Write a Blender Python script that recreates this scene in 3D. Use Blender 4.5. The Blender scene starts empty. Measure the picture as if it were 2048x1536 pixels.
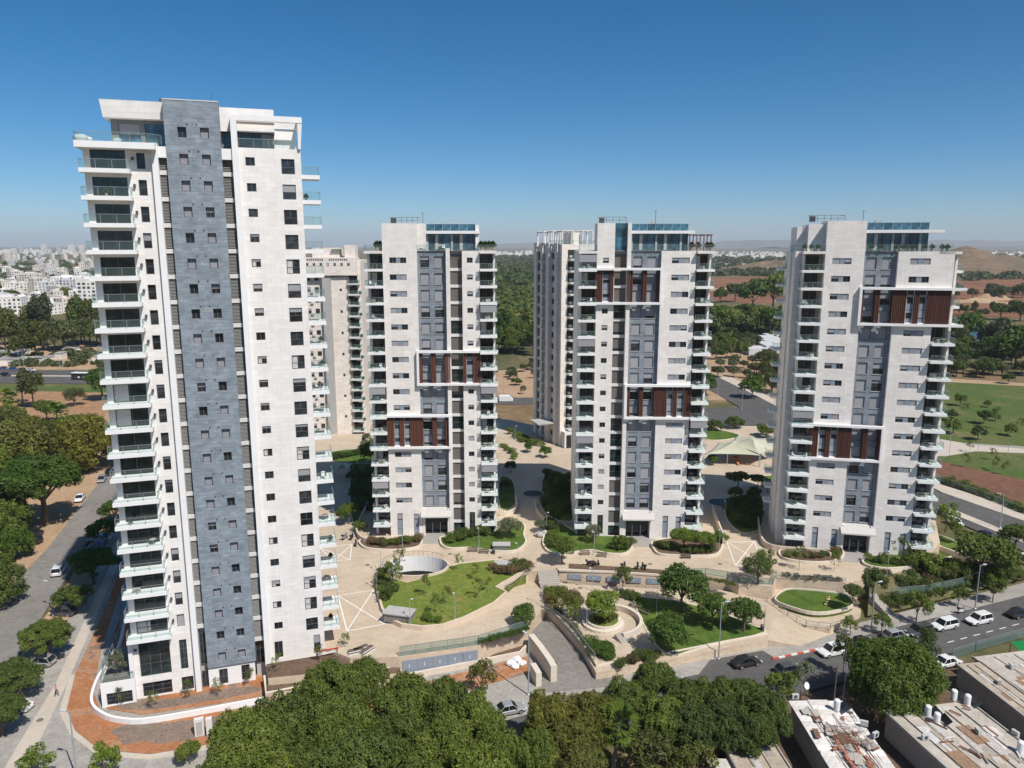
import bpy, bmesh, math, random
import numpy as np
from mathutils import Vector, Matrix, noise as mnoise

R = math.radians
rng = random.Random(7)
scene = bpy.context.scene
col = scene.collection

# ------------------------------------------------------------------ camera
CAM_F, CAM_PITCH, CAM_H = 1500.0, R(10.5), 57.0          # focal length in photo pixels, tilt, height over the plaza
cam_data = bpy.data.cameras.new('camera')
cam_data.sensor_width = 36.0
cam_data.lens = 36.0 * CAM_F / 2048.0
cam_data.clip_start = 1.0
cam_data.clip_end = 60000.0
cam = bpy.data.objects.new('camera', cam_data)
cam.location = (0, 0, CAM_H)
cam.rotation_euler = (R(90) - CAM_PITCH, 0, 0)
col.objects.link(cam)
scene.camera = cam

# ------------------------------------------------------------------ sky, sun, exposure
SUN_EL = R(52.5)
SUN_DIR = Vector((0.64 * math.cos(SUN_EL), -0.768 * math.cos(SUN_EL), math.sin(SUN_EL)))
world = bpy.data.worlds.new('World')
scene.world = world
world.use_nodes = True
wn = world.node_tree
wn.nodes.clear()
wo = wn.nodes.new('ShaderNodeOutputWorld')
bg = wn.nodes.new('ShaderNodeBackground')
sky = wn.nodes.new('ShaderNodeTexSky')
sky.sky_type = 'NISHITA'
sky.sun_disc = False
sky.sun_elevation = SUN_EL
sky.sun_rotation = R(140.2)
sky.altitude = 60
sky.air_density = 0.6
sky.dust_density = 0.6
sky.ozone_density = 3.0
bg.inputs['Strength'].default_value = 0.108
hs = wn.nodes.new('ShaderNodeHueSaturation')          # the clear blue of the photograph, over the whole sky alike
hs.inputs['Saturation'].default_value = 1.36
hs.inputs['Hue'].default_value = 0.491
hs.inputs['Value'].default_value = 1.0
wn.links.new(sky.outputs[0], hs.inputs['Color'])
wn.links.new(hs.outputs[0], bg.inputs[0])
wn.links.new(bg.outputs[0], wo.inputs[0])

sun_data = bpy.data.lights.new('sun', 'SUN')
sun_data.energy = 5.0
sun_data.angle = R(0.53)
sun_data.color = (1.0, 0.955, 0.89)
sun = bpy.data.objects.new('sun', sun_data)
sun.rotation_euler = SUN_DIR.to_track_quat('Z', 'Y').to_euler()
sun.location = (60, -70, 160)
col.objects.link(sun)

vs = scene.view_settings
vs.view_transform = 'Standard'
vs.look = 'None'
vs.exposure = 0.0
vs.gamma = 1.0
scene.render.engine = 'CYCLES'
scene.cycles.use_denoising = True
scene.cycles.max_bounces = 6
scene.cycles.diffuse_bounces = 3
scene.cycles.glossy_bounces = 3
scene.cycles.transmission_bounces = 4
scene.cycles.transparent_max_bounces = 8
scene.cycles.volume_bounces = 0
scene.cycles.caustics_reflective = False
scene.cycles.caustics_refractive = False
scene.cycles.sample_clamp_indirect = 6.0

# ------------------------------------------------------------------ photo pixel -> place
SP, CP = math.sin(CAM_PITCH), math.cos(CAM_PITCH)
def G(x, y, z=0.0):
    """point at height z seen at photo pixel (x, y)"""
    a, yc = (x - 1024) / CAM_F, (768 - y) / CAM_F
    b, c = CP + yc * SP, -SP + yc * CP
    t = (z - CAM_H) / c
    return Vector((a * t, b * t, z))

def GP(pts, z=0.0):
    return [G(p[0], p[1], p[2] if len(p) > 2 else z) for p in pts]

def smooth_path(pts, closed=False, n=5):
    """Catmull-Rom through points"""
    out = []
    N = len(pts)
    rngi = range(N if closed else N - 1)
    for i in rngi:
        p1, p2 = pts[i], pts[(i + 1) % N]
        p0 = pts[(i - 1) % N] if (closed or i > 0) else p1
        p3 = pts[(i + 2) % N] if (closed or i < N - 2) else p2
        for k in range(n):
            t = k / n
            out.append(0.5 * ((2 * p1) + (p2 - p0) * t + (2 * p0 - 5 * p1 + 4 * p2 - p3) * t * t + (3 * p1 - p0 - 3 * p2 + p3) * t ** 3))
    if not closed:
        out.append(pts[-1].copy())
    return out

# ------------------------------------------------------------------ mesh collecting
class MB:
    def __init__(s):
        s.v, s.f, s.m = [], [], []
    def add(s, vs, fs, m=0):
        o = len(s.v)
        s.v += [tuple(q) for q in vs]
        s.f += [tuple(i + o for i in f) for f in fs]
        s.m += [m] * len(fs)
        return s
    def box(s, x0, x1, y0, y1, z0, z1, m=0):
        return s.add([(x0, y0, z0), (x1, y0, z0), (x1, y1, z0), (x0, y1, z0), (x0, y0, z1), (x1, y0, z1), (x1, y1, z1), (x0, y1, z1)],
                     [(0, 3, 2, 1), (4, 5, 6, 7), (0, 1, 5, 4), (1, 2, 6, 5), (2, 3, 7, 6), (3, 0, 4, 7)], m)
    def bar(s, p, q, w, h=None, m=0):
        """square bar between two points"""
        p, q = Vector(p), Vector(q)
        d = (q - p)
        if d.length < 1e-6: return s
        d.normalize()
        up = Vector((0, 0, 1)) if abs(d.z) < 0.95 else Vector((0, 1, 0))
        a = d.cross(up).normalized() * (w / 2)
        b = a.cross(d).normalized() * ((h or w) / 2)
        vs_ = [p - a - b, p + a - b, p + a + b, p - a + b, q - a - b, q + a - b, q + a + b, q - a + b]
        return s.add(vs_, [(0, 1, 2, 3), (7, 6, 5, 4), (0, 4, 5, 1), (1, 5, 6, 2), (2, 6, 7, 3), (3, 7, 4, 0)], m)
    def tube(s, p, q, r, r1=None, n=7, m=0, caps=True):
        p, q = Vector(p), Vector(q)
        r1 = r if r1 is None else r1
        d = (q - p).normalized()
        up = Vector((0, 0, 1)) if abs(d.z) < 0.95 else Vector((1, 0, 0))
        a = d.cross(up).normalized(); b = a.cross(d).normalized()
        vs_ = []
        for (c, rr) in ((p, r), (q, r1)):
            for k in range(n):
                t = 2 * math.pi * k / n
                vs_.append(c + a * (math.cos(t) * rr) + b * (math.sin(t) * rr))
        fs = [(k, (k + 1) % n, n + (k + 1) % n, n + k) for k in range(n)]
        if caps: fs += [tuple(range(n - 1, -1, -1)), tuple(range(n, 2 * n))]
        return s.add(vs_, fs, m)
    def lathe(s, prof, n=12, m=0, c=(0, 0, 0), caps=True):
        vs_, fs = [], []
        for (r, z) in prof:
            for k in range(n):
                t = 2 * math.pi * k / n
                vs_.append((c[0] + r * math.cos(t), c[1] + r * math.sin(t), c[2] + z))
        for j in range(len(prof) - 1):
            for k in range(n):
                fs.append((j * n + k, j * n + (k + 1) % n, (j + 1) * n + (k + 1) % n, (j + 1) * n + k))
        if caps:
            fs.append(tuple(range(n - 1, -1, -1)))
            fs.append(tuple(range((len(prof) - 1) * n, len(prof) * n)))
        return s.add(vs_, fs, m)
    def sheet(s, pts, m=0):
        return s.add(pts, [tuple(range(len(pts)))], m)
    def prism(s, pts, depth=None, zb=None, m=0, mside=None):
        """sheet with sides going down by depth or to height zb"""
        n = len(pts)
        low = [(p[0], p[1], (p[2] - depth) if zb is None else zb) for p in pts]
        area = sum(pts[i][0] * pts[(i + 1) % n][1] - pts[(i + 1) % n][0] * pts[i][1] for i in range(n))
        top = tuple(range(n)) if area > 0 else tuple(range(n - 1, -1, -1))
        sides = []
        for i in range(n):
            j = (i + 1) % n
            sides.append((i, n + i, n + j, j) if area > 0 else (j, n + j, n + i, i))
        o = len(s.v)
        s.v += [tuple(q) for q in pts] + low
        s.f.append(tuple(i + o for i in top)); s.m.append(m)
        for f in sides:
            s.f.append(tuple(i + o for i in f)); s.m.append(m if mside is None else mside)
        return s
    def ribbon(s, path, w, h, m=0, base=None, closed=False, side=0.0):
        """wall of thickness w along a path (top at path z + h, bottom at path z or base)"""
        n = len(path)
        A, B = [], []
        for i, p in enumerate(path):
            a = path[(i - 1) % n] if (closed or i > 0) else p
            b = path[(i + 1) % n] if (closed or i < n - 1) else p
            d = Vector((b[0] - a[0], b[1] - a[1], 0))
            if d.length < 1e-9: d = Vector((1, 0, 0))
            d.normalize()
            nn = Vector((-d.y, d.x, 0))
            A.append(Vector(p) + nn * (w * (0.5 + side))); B.append(Vector(p) - nn * (w * (0.5 - side)))
        vs_ = []
        for a, b, p in zip(A, B, path):
            zb = p[2] if base is None else base
            zt = p[2] + h
            vs_ += [(a.x, a.y, zb), (b.x, b.y, zb), (b.x, b.y, zt), (a.x, a.y, zt)]
        fs = []
        for i in range(n if closed else n - 1):
            o, q = i * 4, ((i + 1) % n) * 4
            fs += [(o + 3, o + 2, q + 2, q + 3), (o + 2, o + 1, q + 1, q + 2), (o, o + 3, q + 3, q)]
        if not closed:
            fs += [(0, 1, 2, 3), (4 * n - 1, 4 * n - 2, 4 * n - 3, 4 * n - 4)]
        return s.add(vs_, fs, m)
    def ball(s, c, r, m=0, n=8, k=5, sq=(1, 1, 1)):
        prof = []
        vs_, fs = [], []
        for j in range(k + 1):
            ph = -math.pi / 2 + math.pi * j / k
            for i in range(n):
                t = 2 * math.pi * i / n
                vs_.append((c[0] + r * sq[0] * math.cos(ph) * math.cos(t), c[1] + r * sq[1] * math.cos(ph) * math.sin(t), c[2] + r * sq[2] * math.sin(ph)))
        for j in range(k):
            for i in range(n):
                fs.append((j * n + i, j * n + (i + 1) % n, (j + 1) * n + (i + 1) % n, (j + 1) * n + i))
        return s.add(vs_, fs, m)
    def mesh(s, name, mats, smooth=False):
        me = bpy.data.meshes.new(name)
        me.from_pydata(s.v, [], s.f)
        for q in (mats if isinstance(mats, (list, tuple)) else [mats]):
            me.materials.append(q)
        if s.m and max(s.m):
            me.polygons.foreach_set('material_index', s.m)
        if smooth:
            me.polygons.foreach_set('use_smooth', [True] * len(s.f))
        me.update()
        return me
    def build(s, name, mats, parent=None, loc=None, smooth=False):
        return inst(s.mesh(name, mats, smooth), name, parent, loc)

def inst(me, name, parent=None, loc=None, rz=0.0, sc=None):
    o = bpy.data.objects.new(name, me)
    col.objects.link(o)
    if parent is not None: o.parent = parent
    if loc is not None: o.location = loc
    if rz: o.rotation_euler = (0, 0, rz)
    if sc is not None: o.scale = sc if isinstance(sc, (tuple, list)) else (sc, sc, sc)
    return o

def empty(name, loc=(0, 0, 0), rz=0.0, parent=None):
    o = inst(None, name, parent, loc, rz)
    o.empty_display_size = 0.5
    return o

def tag(o, label=None, cat=None, group=None, kind=None):
    if label: o['label'] = label
    if cat: o['category'] = cat
    if group: o['group'] = group
    if kind: o['kind'] = kind
    return o

def struct(o):
    o['kind'] = 'structure'
    return o

# ------------------------------------------------------------------ materials
MAT = {}
def _new(name):
    m = bpy.data.materials.new(name)
    m.use_nodes = True
    nt = m.node_tree
    nt.nodes.clear()
    out = nt.nodes.new('ShaderNodeOutputMaterial')
    MAT[name] = m
    return m, nt, out

def _principled(nt, out, rough=0.8, spec=0.3, metal=0.0):
    b = nt.nodes.new('ShaderNodeBsdfPrincipled')
    b.inputs['Roughness'].default_value = rough
    b.inputs['Specular IOR Level'].default_value = spec
    b.inputs['Metallic'].default_value = metal
    nt.links.new(b.outputs[0], out.inputs[0])
    return b

def _mix(nt, a, b, fac, mode='MIX'):
    n = nt.nodes.new('ShaderNodeMix')
    n.data_type = 'RGBA'
    n.blend_type = mode
    for key, v in ((0, fac), (6, a), (7, b)):
        if hasattr(v, 'is_linked') or hasattr(v, 'links'):
            nt.links.new(v, n.inputs[key])
        elif key == 0:
            n.inputs[0].default_value = v
        else:
            n.inputs[key].default_value = (*v, 1) if len(v) == 3 else v
    return n.outputs[2]

def _noise(nt, vec, scale, detail=4, rough=0.6, dist=0.0):
    n = nt.nodes.new('ShaderNodeTexNoise')
    n.inputs['Scale'].default_value = scale
    n.inputs['Detail'].default_value = detail
    n.inputs['Roughness'].default_value = rough
    n.inputs['Distortion'].default_value = dist
    nt.links.new(vec, n.inputs['Vector'])
    return n.outputs[0]

def _ramp(nt, fac, stops):
    n = nt.nodes.new('ShaderNodeValToRGB')
    cr = n.color_ramp
    while len(cr.elements) < len(stops): cr.elements.new(0.5)
    for e, (p, c) in zip(cr.elements, stops):
        e.position = p
        e.color = (*c, 1) if len(c) == 3 else c
    nt.links.new(fac, n.inputs[0])
    return n.outputs[0]

def _coord(nt, kind='Object'):
    if kind == 'World':
        return nt.nodes.new('ShaderNodeNewGeometry').outputs['Position']
    return nt.nodes.new('ShaderNodeTexCoord').outputs[kind]

def _bump(nt, b, h, strength, dist=0.05):
    n = nt.nodes.new('ShaderNodeBump')
    n.inputs['Strength'].default_value = strength
    n.inputs['Distance'].default_value = dist
    nt.links.new(h, n.inputs['Height'])
    nt.links.new(n.outputs[0], b.inputs['Normal'])

def lerp(c, k):
    return tuple(max(0.0, min(1.0, q * k)) for q in c)

def plain(name, c, rough=0.7, spec=0.3, metal=0.0, var=0.12, scale=2.0, bump=0.0, coord='Object', fine=None, rnd=0.0):
    """painted / mineral surface with uneven colour"""
    m, nt, out = _new(name)
    b = _principled(nt, out, rough, spec, metal)
    v = _coord(nt, coord)
    f = _noise(nt, v, scale, 6, 0.65)
    cc = _ramp(nt, f, [(0.3, lerp(c, 1 - var)), (0.7, lerp(c, 1 + var))])
    if fine:
        f2 = _noise(nt, v, fine, 3, 0.6)
        cc = _mix(nt, cc, _ramp(nt, f2, [(0.35, lerp(c, 0.72)), (0.65, lerp(c, 1.2))]), 0.45)
    if rnd:
        oi = nt.nodes.new('ShaderNodeObjectInfo')
        cc = _mix(nt, cc, _ramp(nt, oi.outputs['Random'], [(0, (1 - rnd,) * 3), (1, (1 + rnd,) * 3)]), 1.0, 'MULTIPLY')
    nt.links.new(cc, b.inputs['Base Color'])
    if bump: _bump(nt, b, _noise(nt, v, scale * 8, 4), bump)
    return m

def clad(name, c, bw=0.9, bh=0.45, var=0.06, mortar=0.85, blot=0.06, blotscale=0.35, rough=0.65, streak=0.0):
    """stone cladding in courses: local x+y along the wall, z up"""
    m, nt, out = _new(name)
    b = _principled(nt, out, rough, 0.3)
    v = _coord(nt, 'Object')
    sep = nt.nodes.new('ShaderNodeSeparateXYZ'); nt.links.new(v, sep.inputs[0])
    add = nt.nodes.new('ShaderNodeMath'); add.operation = 'ADD'
    nt.links.new(sep.outputs[0], add.inputs[0]); nt.links.new(sep.outputs[1], add.inputs[1])
    cmb = nt.nodes.new('ShaderNodeCombineXYZ')
    nt.links.new(add.outputs[0], cmb.inputs[0]); nt.links.new(sep.outputs[2], cmb.inputs[1])
    br = nt.nodes.new('ShaderNodeTexBrick')
    br.inputs['Scale'].default_value = 1.0
    br.inputs['Brick Width'].default_value = bw
    br.inputs['Row Height'].default_value = bh
    br.inputs['Mortar Size'].default_value = 0.012
    br.inputs['Bias'].default_value = 0.0
    br.inputs['Color1'].default_value = (*lerp(c, 1 - var), 1)
    br.inputs['Color2'].default_value = (*lerp(c, 1 + var), 1)
    br.inputs['Mortar'].default_value = (*lerp(c, mortar), 1)
    nt.links.new(cmb.outputs[0], br.inputs['Vector'])
    f = _noise(nt, v, blotscale, 6, 0.7)
    cc = _mix(nt, br.outputs[0], _ramp(nt, f, [(0.3, (1 - blot,) * 3), (0.7, (1 + blot,) * 3)]), 1.0, 'MULTIPLY')
    mp = nt.nodes.new('ShaderNodeMapping'); mp.inputs['Scale'].default_value = (0.5, 0.5, 5.0)
    nt.links.new(v, mp.inputs[0])
    f3 = _noise(nt, mp.outputs[0], 0.8, 5, 0.7)
    cc = _mix(nt, cc, _ramp(nt, f3, [(0.35, (1 - blot * 1.2,) * 3), (0.65, (1 + blot * 0.8,) * 3)]), 0.8, 'MULTIPLY')
    if streak:
        mp2 = nt.nodes.new('ShaderNodeMapping'); mp2.inputs['Scale'].default_value = (2.2, 2.2, 0.12)
        nt.links.new(v, mp2.inputs[0])
        f4 = _noise(nt, mp2.outputs[0], 1.0, 4, 0.6)
        cc = _mix(nt, cc, _ramp(nt, f4, [(0.3, (1 - streak,) * 3), (0.6, (1, 1, 1))]), 1.0, 'MULTIPLY')
    nt.links.new(cc, b.inputs['Base Color'])
    _bump(nt, b, _noise(nt, v, 6, 3), 0.12, 0.03)
    return m

def ground_mat(name, stops, scale, fine=1.5, rough=0.95, mid=None, bump=0.3, finestr=0.35, joint=None, stain=0.0):
    """soil, grass, paving: colours by world position"""
    m, nt, out = _new(name)
    b = _principled(nt, out, rough, 0.15)
    v = _coord(nt, 'World')
    cc = _ramp(nt, _noise(nt, v, scale, 8, 0.68, 0.6), stops)
    if joint:
        br = nt.nodes.new('ShaderNodeTexBrick')
        for k_, v_ in (('Scale', 1.0), ('Brick Width', joint[0]), ('Row Height', joint[1]), ('Mortar Size', 0.03)): br.inputs[k_].default_value = v_
        br.inputs['Color1'].default_value = (0.95, 0.95, 0.95, 1); br.inputs['Color2'].default_value = (1.05, 1.05, 1.05, 1)
        br.inputs['Mortar'].default_value = (joint[2],) * 3 + (1,)
        nt.links.new(v, br.inputs['Vector'])
        cc = _mix(nt, cc, br.outputs[0], 1.0, 'MULTIPLY')
    if stain:
        f5 = _noise(nt, v, 0.45, 6, 0.75, 1.5)
        cc = _mix(nt, cc, _ramp(nt, f5, [(0.36, (1 - stain,) * 3), (0.5, (1, 1, 1))]), 1.0, 'MULTIPLY')
    f2 = _noise(nt, v, fine, 4, 0.7)
    cc = _mix(nt, cc, _ramp(nt, f2, [(0.3, (1 - finestr,) * 3), (0.7, (1 + finestr,) * 3)]), 1.0, 'MULTIPLY')
    nt.links.new(cc, b.inputs['Base Color'])
    if bump: _bump(nt, b, f2, bump, 0.1)
    return m

def leaf_mat(name, c, c2, rnd=0.25, trans=0.25):
    m, nt, out = _new(name)
    v = _coord(nt, 'Object')
    f = _noise(nt, v, 0.55, 4, 0.7)
    cc = _ramp(nt, f, [(0.32, c), (0.68, c2)])
    f2 = _noise(nt, v, 5.0, 2, 0.6)
    cc = _mix(nt, cc, _ramp(nt, f2, [(0.3, (0.6,) * 3), (0.7, (1.35,) * 3)]), 1.0, 'MULTIPLY')
    oi = nt.nodes.new('ShaderNodeObjectInfo')
    cc = _mix(nt, cc, _ramp(nt, oi.outputs['Random'], [(0, (1 - rnd, 1 - rnd * 0.9, 1 - rnd)), (0.5, (1, 1, 0.9)), (1, (1 + rnd, 1 + rnd * 0.8, 1))]), 1.0, 'MULTIPLY')
    d = nt.nodes.new('ShaderNodeBsdfPrincipled')
    d.inputs['Roughness'].default_value = 0.55
    d.inputs['Specular IOR Level'].default_value = 0.25
    t = nt.nodes.new('ShaderNodeBsdfTranslucent')
    nt.links.new(cc, d.inputs['Base Color'])
    tc = _mix(nt, cc, (1.0, 1.15, 0.5), 1.0, 'MULTIPLY')
    nt.links.new(tc, t.inputs['Color'])
    mx = nt.nodes.new('ShaderNodeMixShader')
    mx.inputs[0].default_value = trans
    nt.links.new(d.outputs[0], mx.inputs[1]); nt.links.new(t.outputs[0], mx.inputs[2])
    nt.links.new(mx.outputs[0], out.inputs[0])
    return m

def glass_pane(name, c, rough=0.06, rnd=0.5):
    """window glass with a dim room behind it: dark, glossy"""
    m, nt, out = _new(name)
    b = _principled(nt, out, rough, 0.45)
    oi = nt.nodes.new('ShaderNodeObjectInfo')
    v = _coord(nt, 'Object')
    f = _noise(nt, v, 0.9, 3, 0.5)
    cc = _ramp(nt, f, [(0.35, lerp(c, 0.5)), (0.7, lerp(c, 1.6))])
    cc = _mix(nt, cc, _ramp(nt, oi.outputs['Random'], [(0, (1 - rnd,) * 3), (1, (1 + rnd,) * 3)]), 1.0, 'MULTIPLY')
    nt.links.new(cc, b.inputs['Base Color'])
    return m

def clear_glass(name, c, opacity=0.35, rough=0.03):
    """thin see-through sheet (railings, fences)"""
    m, nt, out = _new(name)
    tr = nt.nodes.new('ShaderNodeBsdfTransparent')
    tr.inputs[0].default_value = (0.86, 0.95, 0.93, 1)
    b = nt.nodes.new('ShaderNodeBsdfPrincipled')
    b.inputs['Base Color'].default_value = (*c, 1)
    b.inputs['Roughness'].default_value = rough
    b.inputs['Specular IOR Level'].default_value = 0.6
    mx = nt.nodes.new('ShaderNodeMixShader')
    mx.inputs[0].default_value = opacity
    nt.links.new(tr.outputs[0], mx.inputs[1]); nt.links.new(b.outputs[0], mx.inputs[2])
    nt.links.new(mx.outputs[0], out.inputs[0])
    return m

STONE = clad('white_stone', (0.80, 0.765, 0.73), bw=1.2, bh=0.6, var=0.05, blot=0.05, streak=0.06)
STONE2 = clad('white_stone_coursed', (0.79, 0.745, 0.70), bw=1.2, bh=0.6, var=0.055, blot=0.055, streak=0.07)
CREAM = clad('cream_stone', (0.66, 0.55, 0.44), bw=1.2, bh=0.6, blot=0.07, streak=0.08)
BLUEGREY = clad('blue_grey_stone', (0.245, 0.285, 0.325), bw=0.9, bh=0.45, var=0.12, mortar=0.7, blot=0.2, blotscale=0.9)
SLATE = clad('slate_stone', (0.23, 0.262, 0.30), bw=0.8, bh=0.4, var=0.08, mortar=0.8, blot=0.18, blotscale=0.9)
WHITE = plain('white_render', (0.80, 0.79, 0.78), 0.6, var=0.035, scale=0.6)
OFFWHITE = plain('off_white_concrete', (0.66, 0.64, 0.61), 0.7, var=0.08, scale=0.8)
CONC = plain('grey_concrete', (0.42, 0.41, 0.39), 0.85, var=0.14, scale=0.7, fine=9)
DARKFRAME = plain('dark_window_frame', (0.10, 0.105, 0.115), 0.45, 0.4, var=0.05)
PANE = glass_pane('dark_glass', (0.028, 0.032, 0.036))
PANEG = glass_pane('green_glass', (0.022, 0.036, 0.036), rnd=0.3)
PANEB = glass_pane('blue_glass', (0.045, 0.12, 0.17), rough=0.04, rnd=0.35)
SHUTTER = plain('grey_shutter', (0.33, 0.33, 0.345), 0.55, var=0.03, rnd=0.08)
PANELB = plain('blue_grey_panel', (0.24, 0.285, 0.345), 0.5, var=0.05)
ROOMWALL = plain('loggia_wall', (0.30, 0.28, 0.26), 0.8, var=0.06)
CURTAIN = plain('curtain', (0.55, 0.53, 0.50), 0.9, var=0.15, scale=3)
RAILGLASS = clear_glass('railing_glass', (0.28, 0.36, 0.34), 0.14)
SCREEN = clear_glass('mesh_fence', (0.18, 0.27, 0.24), 0.42, 0.5)
METAL = plain('grey_metal', (0.42, 0.43, 0.44), 0.4, 0.5, 0.6, var=0.05)
DKMETAL = plain('dark_metal', (0.10, 0.10, 0.105), 0.5, 0.4, 0.3, var=0.05)
POLE = plain('galvanised_pole', (0.40, 0.43, 0.45), 0.5, 0.4, 0.3, var=0.08)
WOOD = plain('brown_slat', (0.155, 0.062, 0.042), 0.55, 0.3, var=0.18, scale=1.2, rnd=0.12)
WOODD = plain('dark_brown_slat', (0.085, 0.040, 0.030), 0.55, 0.3, var=0.18, scale=1.2, rnd=0.12)
LOUVER = plain('louver_grey', (0.21, 0.205, 0.19), 0.6, var=0.06)
PLASTIC = plain('white_plastic', (0.75, 0.75, 0.74), 0.5, var=0.04)
# ================================================================== towers
_cache = {}
def cached(key, fn):
    if key not in _cache: _cache[key] = fn()
    return _cache[key]

def facade(mb, u0, u1, w0, w1, holes, v=0.0, rev=0.22, m=0):
    """wall in the plane y=v facing -y with real rectangular openings and reveals"""
    us = sorted({u0, u1} | {min(max(h[i], u0), u1) for h in holes for i in (0, 1)})
    ws = sorted({w0, w1} | {min(max(h[i], w0), w1) for h in holes for i in (2, 3)})
    for j in range(len(ws) - 1):
        run = None
        cw = (ws[j] + ws[j + 1]) / 2
        row = [h for h in holes if h[2] < cw < h[3]]
        for i in range(len(us) - 1):
            cu = (us[i] + us[i + 1]) / 2
            inside = any(h[0] < cu < h[1] for h in row)
            if not inside:
                run = [us[i], us[i + 1]] if run is None else [run[0], us[i + 1]]
            if (inside or i == len(us) - 2) and run is not None:
                mb.add([(run[0], v, ws[j]), (run[1], v, ws[j]), (run[1], v, ws[j + 1]), (run[0], v, ws[j + 1])], [(0, 1, 2, 3)], m)
                run = None
    for (a, b, c, d) in holes:
        q = v + rev
        mb.add([(a, v, c), (b, v, c), (b, v, d), (a, v, d), (a, q, c), (b, q, c), (b, q, d), (a, q, d)],
               [(0, 4, 5, 1), (1, 5, 6, 2), (2, 6, 7, 3), (3, 7, 4, 0)], m)

def wing(parent, u0, u1, w0, w1, holes, v, D, mat, name='wall', rev=0.22):
    mb = MB()
    facade(mb, u0, u1, w0, w1, holes, v, rev)
    e = v + D
    mb.add([(u0, v, w0), (u0, e, w0), (u0, e, w1), (u0, v, w1)], [(0, 3, 2, 1)])
    mb.add([(u1, v, w0), (u1, e, w0), (u1, e, w1), (u1, v, w1)], [(0, 1, 2, 3)])
    mb.add([(u0, v, w1), (u1, v, w1), (u1, e, w1), (u0, e, w1)], [(0, 1, 2, 3)])
    mb.add([(u0, e, w0), (u1, e, w0), (u1, e, w1), (u0, e, w1)], [(0, 3, 2, 1)])
    return mb.build(name, mat, parent)

def win_meshes(W, H, style):
    f = MB()
    t = 0.07
    f.box(0, W, 0, 0.10, 0, t); f.box(0, W, 0, 0.10, H - t, H)
    f.box(0, t, 0, 0.10, t, H - t); f.box(W - t, W, 0, 0.10, t, H - t)
    if style in ('slide', 'cross'):
        lo = t if style == 'slide' else 0.46 * H
        f.box(W / 2 - 0.035, W / 2 + 0.035, 0.01, 0.09, lo, H - t)
    if style in ('cross', 'narrow'):
        hh = 0.43 * H if style == 'cross' else 0.5 * H
        f.box(t, W - t, 0.012, 0.088, hh, hh + 0.07)
    if style == 'grid':
        for k in (1, 2): f.box(t, W - t, 0.012, 0.088, H * k / 3 - 0.03, H * k / 3 + 0.03)
        n = max(2, round(W / 1.3))
        for k in range(1, n): f.box(W * k / n - 0.035, W * k / n + 0.035, 0.01, 0.09, t, H - t)
    fm = f.mesh('window', DARKFRAME)
    p = MB().add([(t, 0.06, t), (W - t, 0.06, t), (W - t, 0.06, H - t), (t, 0.06, H - t)], [(0, 1, 2, 3)])
    return fm, p

def window(parent, u, v, w, W, H, style='slide', shut=0.0, pane=None, sill=None, shmat=None, curtain=False):
    W, H = round(W, 2), round(H, 2)
    fm, _ = cached(('win', W, H, style), lambda: win_meshes(W, H, style))
    pane = pane or PANE
    pm = cached(('pane', W, H, style, pane.name), lambda: win_meshes(W, H, style)[1].mesh('pane', pane))
    o = inst(fm, 'window', parent, (u, v, w))
    inst(pm, 'pane', o)
    if shut > 0.02:
        sh = round(shut, 1) or 0.1
        shmat = shmat or SHUTTER
        def mk():
            b = MB()
            z0 = H - 0.02 - sh * (H - 0.04)
            n = max(2, int((H * sh) / 0.22))
            dz = (H - 0.02 - z0) / n
            for k in range(n):
                b.box(0.05, W - 0.05, 0.004, 0.05, z0 + dz * k + 0.012, z0 + dz * (k + 1))
            b.box(0.05, W - 0.05, 0.02, 0.055, z0, H - 0.02)
            return b.mesh('shutter', shmat)
        inst(cached(('shut', W, H, sh, shmat.name), mk), 'shutter', o)
    if curtain:
        def mk2():
            b = MB()
            b.add([(0.1, 0.052, 0.1), (W * 0.45, 0.052, 0.1), (W * 0.45, 0.052, H - 0.1), (0.1, 0.052, H - 0.1)], [(0, 1, 2, 3)])
            return b.mesh('curtain', CURTAIN)
        inst(cached(('curt', W, H), mk2), 'curtain', o)
    if sill:
        inst(cached(('sill', W, sill.name), lambda: MB().box(-0.08, W + 0.08, -0.30, 0.0, -0.09, -0.002).mesh('sill', sill)), 'sill', o)
    return o

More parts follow.
